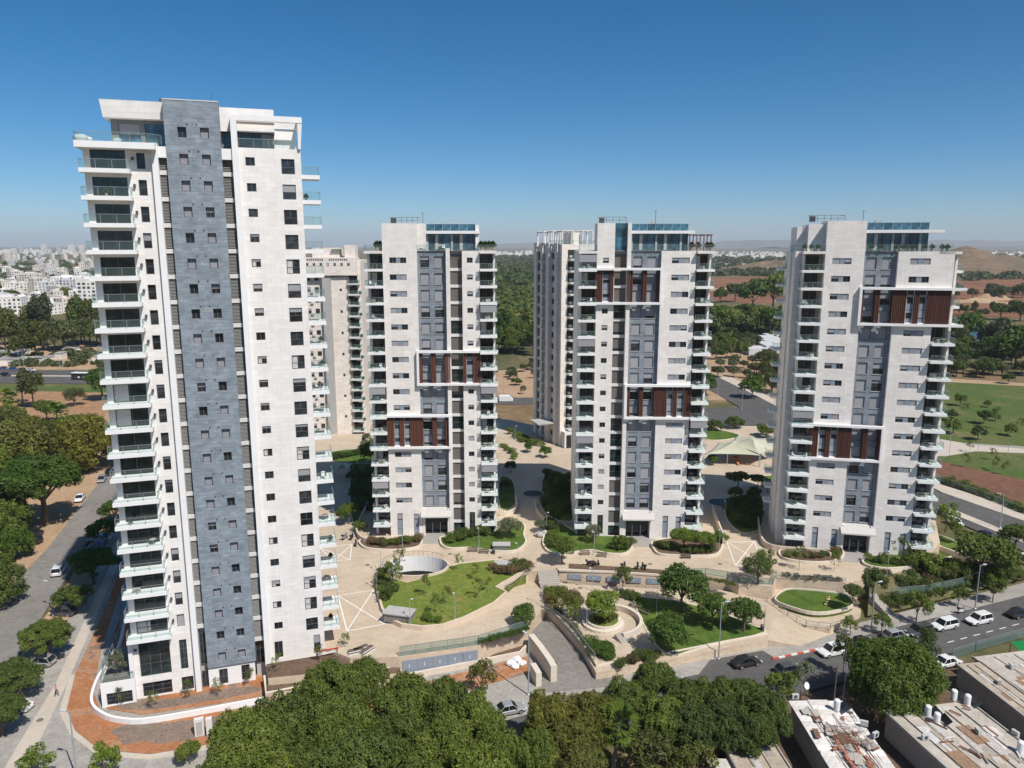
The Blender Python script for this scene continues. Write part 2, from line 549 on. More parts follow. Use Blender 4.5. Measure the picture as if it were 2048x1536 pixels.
def balcony(parent, u0, u1, v0, v1, w, th=0.42, left=True, right=True, hgt=1.05, mat=None, posts=1, lip=0.0):
    """slab with glass railing; v0 is the outer edge, w the floor level"""
    L, D = round(u1 - u0, 2), round(v1 - v0, 2)
    mat = mat or WHITE
    key = (L, D, th, left, right, hgt, posts)
    sm = cached(('slab', L, D, th, mat.name), lambda: MB().box(0, L, 0, D, -th, 0).mesh('balcony', mat))
    def rail():
        b = MB()
        e = 0.06
        z = hgt
        b.box(e, L - e, e - 0.02, e + 0.05, z - 0.05, z)
        for k in range(posts + 2):
            x = e + (L - 2 * e) * k / (posts + 1)
            b.box(x - 0.025, x + 0.025, e - 0.01, e + 0.04, 0.0, z - 0.05)
        if left:
            b.box(e - 0.02, e + 0.05, e + 0.05, D - 0.05, z - 0.05, z)
        if right:
            b.box(L - e - 0.05, L - e + 0.02, e + 0.05, D - 0.05, z - 0.05, z)
        return b.mesh('railing', METAL)
    def glass():
        b = MB()
        e = 0.07
        z0, z1 = 0.06, hgt - 0.05
        b.add([(e, e, z0), (L - e, e, z0), (L - e, e, z1), (e, e, z1)], [(0, 1, 2, 3)])
        if left: b.add([(e, e, z0), (e, D, z0), (e, D, z1), (e, e, z1)], [(0, 1, 2, 3)])
        if right: b.add([(L - e, e, z0), (L - e, D, z0), (L - e, D, z1), (L - e, e, z1)], [(0, 1, 2, 3)])
        return b.mesh('glass_panel', RAILGLASS)
    o = inst(sm, 'balcony', parent, (u0, v0, w))
    inst(cached(('rail',) + key, rail), 'railing', o)
    inst(cached(('glass',) + key, glass), 'glass_panel', o)
    return o

def glass_fence(parent, path, name='terrace_railing', hgt=1.05, step=1.6):
    b, g = MB(), MB()
    for p, q in zip(path[:-1], path[1:]):
        p, q = Vector(p), Vector(q)
        z = Vector((0, 0, hgt))
        b.bar(p + z, q + z, 0.06, 0.05)
        n = max(1, int((q - p).length / step))
        for k in range(n + 1):
            a = p.lerp(q, k / n)
            b.bar(a, a + z, 0.045)
        g.add([p + z * 0.05, q + z * 0.05, q + z * 0.96, p + z * 0.96], [(0, 1, 2, 3)])
    o = b.build(name, METAL, parent)
    g.build('glass_panel', RAILGLASS, o)
    return o

# small balcony furniture (parts of the tower they stand in)
POTGREEN = leaf_mat('pot_leaves', (0.03, 0.07, 0.02), (0.07, 0.13, 0.03))
def _balc():
    out = {}
    b = MB().box(-0.25, 0.25, -0.25, 0.25, 0.40, 0.46).box(-0.25, 0.25, 0.2, 0.26, 0.46, 0.95)
    for x in (-0.22, 0.22):
        for y in (-0.22, 0.22): b.box(x - 0.02, x + 0.02, y - 0.02, y + 0.02, 0, 0.4)
    out['chair'] = b.mesh('balcony_chair', PLASTIC)
    b = MB().lathe([(0.45, 0.70), (0.45, 0.74)], 10).tube((0, 0, 0), (0, 0, 0.7), 0.05)
    out['table'] = b.mesh('balcony_table', plain('table_top', (0.5, 0.45, 0.38), 0.6))
    b = MB().lathe([(0.14, 0), (0.2, 0.35)], 8)
    rr = random.Random(5)
    for i in range(110):
        c = Vector((rr.gauss(0, 1), rr.gauss(0, 1), rr.gauss(0, 1))).normalized() * (0.34 * rr.random() ** 0.4) + Vector((0, 0, 0.62))
        d1 = Vector((rr.gauss(0, 1), rr.gauss(0, 1), rr.gauss(0, 1))).normalized() * 0.13
        d2 = Vector((rr.gauss(0, 1), rr.gauss(0, 1), rr.gauss(0, 1))).normalized() * 0.1
        b.add([c - d1, c + d2, c + d1, c - d2], [(0, 1, 2, 3)], 1)
    out['pot'] = b.mesh('potted_plant', [plain('pot_clay', (0.4, 0.3, 0.24), 0.8), POTGREEN])
    out['box'] = MB().box(-0.45, 0.45, -0.2, 0.2, 0, 0.55).box(-0.47, 0.47, -0.22, 0.22, 0.55, 0.62).mesh('storage_box', plain('storage_box_beige', (0.42, 0.38, 0.33), 0.7, rnd=0.3))
    return out
BALC = _balc()
def balc_item(kind_, parent, loc, rz=0.0):
    return inst(BALC[kind_], {'chair': 'balcony_chair', 'table': 'balcony_table', 'pot': 'potted_plant', 'box': 'storage_box'}[kind_], parent, loc, rz=rz)

# ------------------------------------------------------------------ tall tower on the left
T1A = R(18)
T1 = tag(empty('apartment_tower', (-43.6, 93.6, 0.0), T1A),
         'tallest white stone apartment tower with a blue-grey central shaft and glazed balconies', 'building')
FL = 3.134
def zr(k): return 1.43 + FL * k
ROWS = 22
# left wing: lobby opening, door openings behind the balconies, narrow windows
holes = [(-6.4, -2.6, zr(k) - 1.50, zr(k) + 0.85) for k in range(2, 22)]
holes += [(-1.43, -0.5, zr(k) - 1.25, zr(k) + 0.6) for k in range(2, 22)]
holes += [(-6.4, -2.6, 0.0, 5.2), (-1.43, -0.5, 0.2, 4.6), (-6.3, -2.7, -2.9, -0.9), (-1.5, 0.0, -2.9, -0.9)]
wing(T1, -7.1, 0.32, -4.0, 68.1, holes, 0.0, 16.0, STONE, rev=0.35)
drng = random.Random(3)
for k in range(2, 22):
    z = zr(k)
    d = window(T1, -6.4, 0.25, z - 1.50, 3.8, 2.35, 'grid' if k < 7 else 'slide', 0, PANEG, curtain=drng.random() < 0.3)
    d.name = 'sliding_door'
    window(T1, -1.43, 0.22, z - 1.25, 0.93, 1.85, 'narrow', 1.0 if k == 2 else drng.choice((0, 0, 0, 0.2, 0.5)))
    balcony(T1, -7.4, -2.05, -1.7, 0.0, z - 1.42, 0.5, posts=2)
    if drng.random() < 0.35: balc_item(drng.choice(('pot', 'table', 'chair', 'box')), T1, (drng.uniform(-6.8, -2.8), drng.uniform(-1.1, -0.5), z - 1.42), rz=drng.uniform(0, 6))
window(T1, -6.4, 0.25, 0.0, 3.8, 5.2, 'grid', pane=PANEG)
window(T1, -1.43, 0.25, 0.2, 0.93, 4.4, 'grid', pane=PANEG)
window(T1, -6.3, 0.2, -2.9, 3.6, 2.0, 'grid')
window(T1, -1.5, 0.2, -2.9, 1.5, 2.0, 'slide')
# little wall lights beside the balconies
lm = cached('walllight', lambda: MB().box(-0.12, 0.12, -0.35, 0.0, -0.18, 0.18).mesh('wall_lamp', DKMETAL))
for k in range(2, 22): inst(lm, 'wall_lamp', T1, (-1.85, 0.0, zr(k) - 0.1))
# shaft
ch = []
for k in range(0, 23):
    for u in (3.37, 5.92):
        ch.append((u, u + 1.0, zr(k) - 0.61, zr(k) + 0.61))
wing(T1, 1.95, 8.2, 0.0, 74.05, ch, -0.35, 17.0, BLUEGREY, 'core_wall', rev=0.42)
CORESHUT = plain('mauve_shutter', (0.30, 0.29, 0.315), 0.6, var=0.03, rnd=0.05)
for k in range(0, 23):
    for u in (3.37, 5.92):
        r = drng.random()
        window(T1, u, 0.0, zr(k) - 0.61, 1.0, 1.22, 'slide', 1.0 if r < 0.55 else (0.0 if r < 0.9 else 0.5), shmat=CORESHUT, sill=OFFWHITE if k < 2 else None)
        inst(cached('vent', lambda: MB().lathe([(0.09, 0), (0.09, 0.08)], 8).mesh('vent_cap', DKMETAL)), 'vent_cap', T1, (u + (1.15 if u < 5 else -0.35), -0.38, zr(k) + 0.95))
# grooves between the shaft's storeys
JOINT = plain('joint_grey', (0.36, 0.41, 0.46), 0.7, var=0.1)
gm = cached('groove', lambda: MB().box(1.96, 8.19, -0.358, -0.352, -0.013, 0.013).mesh('joint_line', JOINT))
for k in (21, 20, 19, 17, 15, 12, 9, 6, 4):
    inst(gm, 'joint_line', T1, (0, 0, zr(k) + 1.5))
MB().box(1.96, 8.19, -0.40, 16.0, 74.05, 74.17).build('coping', OFFWHITE, T1)
# white fins either side of the shaft
MB().box(0.32, 1.02, -0.62, 1.2, -3.4, 69.0).build('fin', WHITE, T1)
MB().box(9.42, 10.12, -0.62, 1.2, -3.4, 72.7).build('fin', WHITE, T1)
# louvred service balconies between fins and shaft
def louvers(W):
    b = MB()
    n = 13
    for k in range(n):
        z = 0.12 + k * 2.35 / n
        b.add([(0, 0.0, z), (W, 0.0, z), (W, 0.12, z + 0.13), (0, 0.12, z + 0.13)], [(0, 1, 2, 3)])
        b.add([(0, 0.0, z - 0.02), (W, 0.0, z - 0.02), (W, 0.0, z), (0, 0.0, z)], [(0, 1, 2, 3)])
    return b.mesh('louver', LOUVER)
AC = plain('air_conditioner_white', (0.50, 0.50, 0.47), 0.6, var=0.08)
def ac_unit():
    b = MB().box(0, 0.75, 0, 0.3, 0, 0.62)
    b.lathe([(0.24, 0), (0.24, 0.02)], 10, 1, (0.3, 0, 0))
    return b.mesh('air_conditioner', [AC, DKMETAL])
for (ua, ub) in ((1.02, 1.95), (8.2, 9.42)):
    W = round(ub - ua, 2)
    MB().box(ua, ub, 1.0, 1.3, -3.4, 68.6).build('recess_wall', CONC, T1)
    for k in range(1 if ua > 5 else 2, 22):
        z = zr(k) - 1.55
        inst(cached(('spand', W), lambda: MB().box(0, W, 0.1, 1.0, -0.32, 0.22).mesh('spandrel', OFFWHITE)), 'spandrel', T1, (ua, 0, z))
        lv = inst(cached(('louv', W), lambda: louvers(W)), 'louver_screen', T1, (ua, 0.25, z + 0.25)); lv['kind'] = 'stuff'
        if drng.random() < 0.75:
            inst(cached(('acm', W), lambda: MB().box(0.08, 0.83, 0.16, 0.46, 0.1, 0.72).mesh('air_conditioner', AC)), 'air_conditioner', T1, (ua + drng.uniform(0, max(0.02, W - 0.98)), 0.25, z + 0.15 + drng.random() * 0.7))
    MB().box(ua, ub, -0.3, 1.0, 67.35, 68.65).build('spandrel', WHITE, T1)
window(T1, 1.05, 0.7, 0.2, 0.88, 4.6, 'grid', pane=PANEG)
window(T1, 1.1, 0.25, -2.9, 0.8, 2.3, 'slide')
window(T1, 8.25, 0.8, -1.0, 1.1, 3.6, 'slide', pane=PANE)
# right wing
rh = [(10.9, 12.02, zr(k) - 0.5, zr(k) + 0.52) for k in range(1, 22)] + [(15.17, 16.8, zr(k) - 1.4, zr(k) + 0.45) for k in range(1, 22)]
rh += [(10.75, 11.85, -0.3, 2.2), (16.1, 17.0, -0.2, 2.3)]
wing(T1, 10.12, 17.6, -3.6, 68.9, rh, 0.0, 16.0, STONE)
for k in range(1, 22):
    z = zr(k)
    r = drng.random()
    window(T1, 10.9, 0.12, z - 0.5, 1.12, 1.02, 'slide', drng.choice((0, 0, 0, 0.3, 0.6)), curtain=r < 0.25)
    window(T1, 15.17, 0.12, z - 1.4, 1.63, 1.85, 'cross', drng.choice((0, 0, 0, 0.3, 0.5, 0.2)), curtain=r < 0.3)
    balcony(T1, 17.6, 19.85, 0.15, 3.4, z - 1.42, 0.5, left=False, posts=1)
    if drng.random() < 0.5: balc_item(drng.choice(('pot', 'table', 'chair')), T1, (drng.uniform(18.1, 19.3), drng.uniform(0.8, 2.6), z - 1.42))
    # loggia door seen side on
    o = inst(cached('sdoor', lambda: MB().box(0, 0.04, 0.5, 3.0, 0.1, 2.3).mesh('sliding_door', PANE)), 'sliding_door', T1, (17.6, 0.15, z - 1.42))
window(T1, 10.75, 0.12, -0.3, 1.1, 2.5, 'slide'); window(T1, 16.1, 0.12, -0.2, 0.9, 2.5, 'slide', 0.5)
# ground floor: white plinth under shaft and the terrace corner on the left
hp = [(3.3, 4.4, -2.9, -0.6), (6.2, 7.3, -2.8, -0.5)]
wing(T1, 1.95, 8.0, -3.8, -0.02, hp, -0.05, 4.0, WHITE, 'plinth_wall')
window(T1, 3.3, 0.1, -2.9, 1.1, 2.3, 'cross'); window(T1, 6.2, 0.1, -2.8, 1.1, 2.3, 'cross')
wing(T1, -11.2, -7.1, -4.0, 0.35, [(-10.6, -7.5, -2.9, -1.2)], -0.6, 9.0, WHITE, 'terrace_podium')
window(T1, -10.6, -0.45, -2.9, 3.1, 1.7, 'grid')
glass_fence(T1, [(-11.1, 8.2, 0.35), (-11.1, -0.5, 0.35), (-7.2, -0.5, 0.35)])
MB().box(-11.05, -7.15, -0.45, 8.3, 0.354, 0.38).build('terrace_deck', plain('deck_boards', (0.20, 0.17, 0.145), 0.8, var=0.15), T1)
MB().box(-7.6, -7.1, -0.35, 0.0, 0.3, 5.0).build('pier', WHITE, T1)
MB().box(-6.98, -6.58, -0.03, 0.0, 3.9, 4.25).build('number_plate', plain('blue_plate', (0.03, 0.07, 0.18), 0.5), T1)
# roof terrace and penthouse
MB().box(-7.6, 0.9, -1.75, 0.02, 68.12, 68.85).build('terrace_slab', WHITE, T1)
MB().box(-7.6, 0.32, 0.02, 15.9, 68.12, 68.85).build('terrace_slab', WHITE, T1)
glass_fence(T1, [(-7.5, 9, 68.85), (-7.5, -1.6, 68.85), (0.2, -1.6, 68.85), (1.5, -0.3, 68.85)])
PENT = plain('penthouse_grey', (0.20, 0.21, 0.21), 0.6, var=0.08)
wing(T1, -4.2, 1.95, 68.85, 71.9, [(-3.4, -1.0, 68.9, 71.5), (-0.5, 1.8, 68.9, 71.5)], 2.2, 10.0, PENT, 'penthouse_wall')
window(T1, -3.4, 2.3, 68.9, 2.4, 2.6, 'grid', 0.5, PANEB); window(T1, -0.5, 2.3, 68.9, 2.3, 2.6, 'grid', 0, PANEB)
mb = MB()   # roof box flaring outward to the top
a, b_, c, d = (-5.0, 1.93, 71.9, 0.9)
mb.add([(-4.75, 0.9, 71.9), (1.93, 0.9, 71.9), (1.93, 14, 71.9), (-4.75, 14, 71.9), (-5.0, 0.7, 73.9), (1.93, 0.7, 73.9), (1.93, 14, 73.9), (-5.0, 14, 73.9)],
       [(0, 3, 2, 1), (4, 5, 6, 7), (0, 1, 5, 4), (1, 2, 6, 5), (2, 3, 7, 6), (3, 0, 4, 7)])
mb.build('roof_box', STONE, T1)
wing(T1, 8.2, 14.6, 70.9, 73.75, [], 1.2, 9.0, STONE, 'roof_box')
wing(T1, 8.2, 14.5, 68.6, 70.9, [(8.4, 9.4, 68.7, 70.8), (10.3, 13.0, 68.8, 70.85)], 2.2, 8.0, PENT, 'penthouse_wall')
window(T1, 8.4, 2.3, 68.7, 1.0, 2.1, 'narrow', 0, PANEB); window(T1, 10.3, 2.3, 68.8, 2.7, 2.05, 'grid', 0, PANEB)
# white pergola frame on the right
pg = MB().box(9.42, 17.9, -0.55, 0.0, 72.05, 72.75).box(17.35, 17.9, 0.0, 7.0, 72.05, 72.75)
pg.add([(17.3, -0.3, 68.9), (17.62, -0.3, 68.9), (17.9, -0.5, 72.05), (17.35, -0.5, 72.05), (17.3, 0.2, 68.9), (17.62, 0.2, 68.9), (17.9, 0.0, 72.05), (17.35, 0.0, 72.05)],
       [(0, 1, 2, 3), (7, 6, 5, 4), (0, 4, 5, 1), (1, 5, 6, 2), (3, 2, 6, 7), (0, 3, 7, 4)])
pg.build('pergola_frame', WHITE, T1)
for k in range(5): inst(cached('pgs', lambda: MB().box(10.12, 17.35, 0, 0.18, 72.15, 72.5).mesh('pergola_slat', WHITE)), 'pergola_slat', T1, (0, 1.0 + 1.25 * k, 0))
MB().box(14.5, 17.35, 6.2, 6.5, 68.9, 72.1).build('parapet_wall', WHITE, T1)
glass_fence(T1, [(10.15, 0.1, 68.95), (17.4, 0.1, 68.95)])
MB().tube((1.5, 2, 73.9), (1.5, 2, 74.5), 0.12).tube((7.4, 1, 74.1), (7.4, 1, 75.3), 0.03, n=5).build('roof_vent', DKMETAL, T1)
for (x, y, s) in ((-7.0, -0.9, 1.0), (-6.4, -0.6, 0.7), (-3.2, -0.9, 0.6)):
    MB().ball((x, y, 68.95 + 0.3 * s), 0.55 * s, n=9, sq=(1.6, 1, 0.7)).build('covered_furniture', PLASTIC, T1, smooth=True)

WOODM = plain('umber_slat', (0.105, 0.045, 0.032), 0.55, 0.3, var=0.18, scale=1.2, rnd=0.12)
# ------------------------------------------------------------------ the three similar towers
def mid_tower(name, O, ang, label, secs, frames, slat, lb, rb, pent, rb_top=None, seed=1, slatmat=None, rb_skip=()):
    """secs: list of (kind, u0, u1); frames: list of (u0, u1, k0, inner) two-storey framed bands; lb, rb: balcony zones (u0, u1)"""
    T = tag(empty(name, (O[0], O[1], 0.0), R(ang)), label, 'building')
    r = random.Random(seed)
    F = 3.12
    zc = lambda k: 7.4 + F * k
    def band(k, u):
        for (a, b, k0, _i) in frames:
            if a - 0.3 <= u <= b + 0.3 and k0 <= k <= k0 + 1: return k0
        return None
    top = 55.9
    # solid body behind
    MB().box(lb[0] + 0.25, rb[1] - 0.35, 2.35, 19.0, 0.0, top).build('rear_block', STONE2, T)
    for (kind, a, b) in secs:
        mid = (a + b) / 2
        H, W_ = [], []
        if kind == 'pair':
            if a < mid_u(secs): o1, o2, o3, o4 = a + 1.25, a + 2.5, a + 3.25, a + 4.4
            else: o1, o2, o3, o4 = a + 1.95, a + 3.2, a + 4.05, a + 5.2
            for k in range(16):
                z = zc(k)
                if band(k, mid) is not None: continue
                H.append((o1, o4, z - 0.52, z + 0.52))
                W_.append((o1, o2, o3, o4, z))
            sl = [s_ for s_ in frames if s_[0] - 0.3 <= mid <= s_[1] + 0.3]
            for f in sl:
                z0, z1 = zc(f[2]) - 1.25, zc(f[2] + 1) + 1.3
                for (p, q) in ((o1 + 0.05, o1 + 1.1), (o1 + 2.0, o1 + 3.1)):
                    H.append((p, q, z0, z1))
                    bay(T, p, 0.15, z0, q - p, z1 - z0, r)
            # ground floor: tall windows with grey panels
            H += [(o1 + 0.1, o1 + 1.15, 0.1, 4.7), (b - 1.75, b - 0.75, 0.1, 4.6)]
            for (p, wd) in ((o1 + 0.1, 1.05), (b - 1.75, 1.0)): bay(T, p, 0.15, 0.1, wd, 4.5, r, ground=True)
            wing(T, a, b, -1.0, pent['wall_top'].get(kind + str(round(a)), top), H, 0.0, 6.0, STONE2)
            for (q1, q2, q3, q4, z) in W_:
                window(T, q1, 0.12, z - 0.52, q2 - q1, 1.04, 'slide', r.choice((0, 0.5, 0.7, 1, 1, 0.4)))
                window(T, q3, 0.12, z - 0.52, q4 - q3, 1.04, 'slide', r.choice((0, 0.4, 0.7, 1, 1, 0)))
                inst(cached(('infill', round(q3 - q2, 2)), lambda: MB().box(0, q3 - q2, 0, 0.1, 0, 1.04).mesh('infill_panel', PANELB)), 'infill_panel', T, (q2, 0.08, z - 0.52))
        elif kind == 'grey':
            v = 0.75
            w1, w2 = (a + 0.5, a + 2.2), (a + 3.1, a + 4.85)
            for k in range(16):
                z = zc(k)
                for (p, q) in (w1, w2):
                    H.append((p, q, z - 1.38, z + 0.70))
            wing(T, a, b, 5.6, top, H, v, 5.0, SLATE, 'grey_wall', rev=0.3)
            for (p, q, z0, z1) in H:
                o = window(T, p, v + 0.2, z0, q - p, z1 - z0, 'cross', r.choice((1, 1, 1, 0.8, 0.5, 1, 0.3)), sill=CONC)
            # entrance
            MB().box(a, a + 0.45, -0.05, 6.0, -1.0, 5.6).build('entrance_pier', STONE2, T)
            MB().box(b - 0.45, b, -0.05, 6.0, -1.0, 5.6).build('entrance_pier', STONE2, T)
            MB().box(a + 0.45, b - 0.45, 0.75, 2.3, 4.2, 5.6).build('soffit', DKMETAL, T)
            MB().box(a - 0.3, b + 0.3, -4.2, 2.2, 0.004, 0.03).build('entrance_paving', PAVEG_, T)
            MB().box(a + 0.45, b - 0.45, 1.98, 2.0, 1.9, 4.2).build('gloom_panel', GLOOM, T)  # dark sheet before the upper glazing, painting in the entrance's gloom
            m = MB().add([(a - 0.3, -1.3, 4.15), (b + 0.3, -1.3, 4.15), (b + 0.3, 0.75, 5.45), (a - 0.3, 0.75, 5.45), (a - 0.3, -1.3, 4.4), (b + 0.3, -1.3, 4.4), (b + 0.3, 0.75, 5.7), (a - 0.3, 0.75, 5.7)],
                         [(0, 3, 2, 1), (4, 5, 6, 7), (0, 1, 5, 4), (1, 2, 6, 5), (2, 3, 7, 6), (3, 0, 4, 7)])
            m.build('entrance_canopy', CANOPY, T)
            window(T, a + 0.45, 2.05, 0.03, b - a - 0.9, 4.15, 'grid', pane=PANEG).name = 'entrance_glazing'
            for du in (0.33, 0.62):
                x = a + (b - a) * du
                MB().box(x, x + 0.12, 1.2, 1.26, 0.0, 2.3).build('door_handle_post', METAL, T)
        elif kind == 'fin':
            MB().box(a, b, -0.15, 6.0, -1.0, pent.get('fin_top', top + 0.5)).build('fin', STONE2, T)
        elif kind == 'stair':
            v = 1.1
            MB().box(a, b, v + 0.3, 6.0, -1.0, top).build('stair_recess', CONC, T)
            for k in range(-1, 16):
                z = zc(k)
                inst(cached(('sband', round(b - a, 2)), lambda: MB().box(0, b - a, 0, 0.5, 0, 0.55).mesh('floor_band', OFFWHITE)), 'floor_band', T, (a, v - 0.15, z - 2.0))
                window(T, a + 0.02, v + 0.05, z - 1.43, b - a - 0.04, 2.5, 'cross' if k in (2, 3) else 'narrow', r.choice((1, 1, 0.8, 0, 1, 0)), PANEG, shmat=STAIRBLIND)
            window(T, a + 0.02, v + 0.05, 0.1, b - a - 0.04, 2.2, 'slide', 0, PANEG)
        elif kind == 'small':
            p = a + 0.9 if a > 10 else a + 1.1
            for k in range(16):
                z = zc(k)
                if band(k, mid) is not None: continue
                H.append((p, p + 1.1, z - 0.48, z + 0.48))
            for f in frames:
                if f[0] - 0.3 <= mid <= f[1] + 0.3:
                    z0, z1 = zc(f[2]) - 1.25, zc(f[2] + 1) + 1.3
                    q = a + 0.65 if a > 10 else a + 1.15
                    H.append((q, q + 1.25, z0, z1)); bay(T, q, 0.15, z0, 1.25, z1 - z0, r)
            g = (p, p + 1.1, 0.9, 4.8)
            wing(T, a, b, -1.0, pent['wall_top'].get('small', top), H + [g], 0.0, 6.0, STONE2)
            for (p_, q_, z0, z1) in H:
                if z1 - z0 < 1.2: window(T, p_, 0.12, z0, q_ - p_, z1 - z0, 'slide', r.choice((0, 0.4, 0.6, 1, 1, 0.2)))
            window(T, g[0], 0.12, g[2], 1.1, 3.9, 'grid', pane=PANEG)
    # loggias left and right
    for side, (a, b) in ((0, lb), (1, rb)):
        kmax = 16
        zt = top
        back = MB().box(a + (0.3 if side == 0 else 0), b - (0.3 if side else 0), 2.2, 2.36, 0.0, zt)
        back.build('loggia_wall', ROOMWALL, T)
        if side == 0:
            MB().box(a + 0.28, a + 0.68, 0.9, 2.2, -1.0, zt).build('column', STONE2, T)
        else:
            MB().box(b - 0.75, b - 0.38, 0.55, 2.2, -1.0, zt).build('column', STONE2, T)
        for k in range(-1, 16):
            z = zc(k) - 1.6
            if side == 1 and k in rb_skip: continue
            balcony(T, a + (0 if side == 0 else 0.02), b - (0.02 if side == 0 else 0), -1.1, 2.2, z, 0.42, left=side == 0, right=side == 1, posts=1)
            d0 = a + 0.72 if side == 0 else a + 0.03
            d = window(T, d0, 2.08, z + 0.02, 2.48, 2.5, 'slide', 0, PANE if r.random() < 0.6 else PANEG, curtain=r.random() < 0.15)
            d.name = 'sliding_door'
            q = r.random()
            if q < 0.06:   # rolled-down blind between the slabs
                inst(cached(('awn', round(b - a, 2)), lambda: MB().box(0.1, b - a - 0.1, 0, 0.05, 1.3, 2.62).mesh('roller_blind', SHUTTER)), 'roller_blind', T, (a, -1.0, z))
            for j in range(r.choice((0, 1, 2, 2, 3))):
                x = r.uniform(a + 0.6, b - 0.9)
                knd = r.choice(('chair', 'table', 'pot', 'pot', 'box'))
                inst(BALC[knd], {'chair': 'balcony_chair', 'table': 'balcony_table', 'pot': 'potted_plant', 'box': 'storage_box'}[knd], T, (x, r.uniform(-0.7, 0.6), z), rz=r.uniform(0, 6))
    # top parapet over the right loggia (roof slab)
    MB().box(rb[0] + 0.02, rb[1], -1.1 if not rb_top else 0, 2.3, top - 0.45, top).build('roof_slab', STONE2, T)
    MB().box(lb[0], lb[1] - 0.02, -1.1, 2.3, top - 0.45, top).build('roof_slab', STONE2, T)
    MB().box(secs[0][1], secs[-1][2], 0.5, 18.9, top, top + 0.06).build('roof_terrace', CONC, T)
    # framed two-storey bands with brown slats
    for (a, b, k0, inner) in frames:
        z0, z1 = zc(k0) - 1.85, zc(k0 + 1) + 1.35
        m = MB().box(a, b, -0.75, 0.0, z1, z1 + 0.42).box(a, b, -0.75, 0.0, z0, z0 + 0.42)
        x = a if inner == 'l' else b - 0.42
        m.box(x, x + 0.42, -0.75, 0.0, z0 + 0.42, z1)
        fr = m.build('band_frame', WHITE, T)
        for (p, q) in slat[(a, b)]:
            MB().box(p, q, -0.12, 0.76, z0 + 0.42, z1).build('slat_backing', WOODD, T)
            n = max(1, round((q - p) / 0.29))
            st = (q - p) / n
            sm = cached(('slat', round(z1 - z0 - 0.42, 2), bool(slatmat)), lambda: MB().box(-0.085, 0.085, -0.16, 0, 0, z1 - z0 - 0.42).mesh('slat', slatmat or WOOD))
            for i in range(n):
                inst(sm, 'slat', T, (p + st * (i + 0.5), -0.122, z0 + 0.42))
    return T

def mid_u(secs):
    return (secs[0][1] + secs[-1][2]) / 2

CANOPY = plain('canopy_render', (0.52, 0.49, 0.46), 0.8, var=0.08)
GLOOM = plain('entrance_gloom', (0.06, 0.057, 0.052), 0.5, var=0.1)  # shade of the entrance put into the colour
PAVEG_ = plain('grey_entrance_stone', (0.34, 0.32, 0.30), 0.8, var=0.12, scale=1.5, fine=6)
STAIRBLIND = plain('brown_grey_blind', (0.145, 0.13, 0.12), 0.7, var=0.05, rnd=0.1)

def bay(T, u, v, w, W, H, r, ground=False):
    """tall glazed bay: panes between blue-grey panels"""
    W, H = round(W, 2), round(H, 2)
    def mk():
        b = MB()
        if ground:
            seq = [(0, 1.4, 1), (1.4, 3.3, 1), (3.3, H, 0)]
        else:
            seq = [(0, 0.75, 1), (0.75, 2.15, 0), (2.15, 3.35, 1), (3.35, 4.9, 0), (4.9, H, 0)]
        for (z0, z1, t) in seq:
            b.box(0.04, W - 0.04, 0.03 if t else 0.07, 0.1, z0 + 0.03, z1 - 0.03, 0 if t else 1)
            b.box(0, W, 0.0, 0.1, z1 - 0.03, z1 + 0.03, 2)
        b.box(0, 0.05, 0, 0.1, 0, H, 2).box(W - 0.05, W, 0, 0.1, 0, H, 2)
        return b.mesh('window_bay', [PANELB, PANE, DARKFRAME])
    o = inst(cached(('bay', W, H, ground), mk), 'window_bay', T, (u, v, w))
    if not ground:
        for z0, h in ((0.75, 1.4), (3.35, 1.55)):
            s = r.choice((0.3, 0.6, 0.9, 0.5))
            inst(cached(('bsh', W, s, h), lambda: MB().box(0.06, W - 0.06, 0.02, 0.06, h * (1 - s), h - 0.05).mesh('shutter', SHUTTER)), 'shutter', o, (0, 0, z0))
    else:
        inst(cached(('bshg', W), lambda: MB().box(0.06, W - 0.06, 0.02, 0.06, 0.1, 1.1).mesh('shutter', SHUTTER)), 'shutter', o, (0, 0, 3.35))
    return o

def penthouse(T, g0, g1, left, top_z=59.05, over=(0, 0), side_boxes=(), terr=(0, 21), fence=True):
    """glazed roof floor g0..g1 with white eave band and a glass parapet, stone box 'left' (a, b) beside it"""
    z0 = 55.95
    v = 1.6
    n = max(2, round((g1 - g0) / 1.55))
    st = (g1 - g0) / n
    MB().box(g0, g1, v + 0.2, 12.0, z0, top_z).build('penthouse_wall', PENT, T)
    for k in range(n):
        window(T, g0 + st * k, v, z0 + 0.05, st - 0.03, 3.05, 'plain', 0, PANEB, curtain=(k % 3 == 1))
        o = inst(cached(('pglass', round(st, 2)), lambda: MB().box(0.03, st - 0.03, 0, 0.06, 0, 1.25).mesh('glass_parapet', PANEB)), 'glass_parapet', T, (g0 + st * k, v + 0.1, top_z + 0.55))
        if k % 3 == 0: MB().box(g0 + st * k - 0.02, g0 + st * k + 0.38, v - 0.12, v, z0, top_z).build('pier', CONC, T)
    MB().box(g0 - over[0], g1 + over[1], v - 1.0, 12.5, top_z + 0.02, top_z + 0.55).build('eave_band', WHITE, T)
    for (a, b, vv, zt) in left:
        wing(T, a, b, 55.9, zt, [], vv, 9.0, STONE2, 'roof_box')
    if fence: glass_fence(T, [(terr[0], 0.08, 55.95), (terr[1], 0.08, 55.95)])

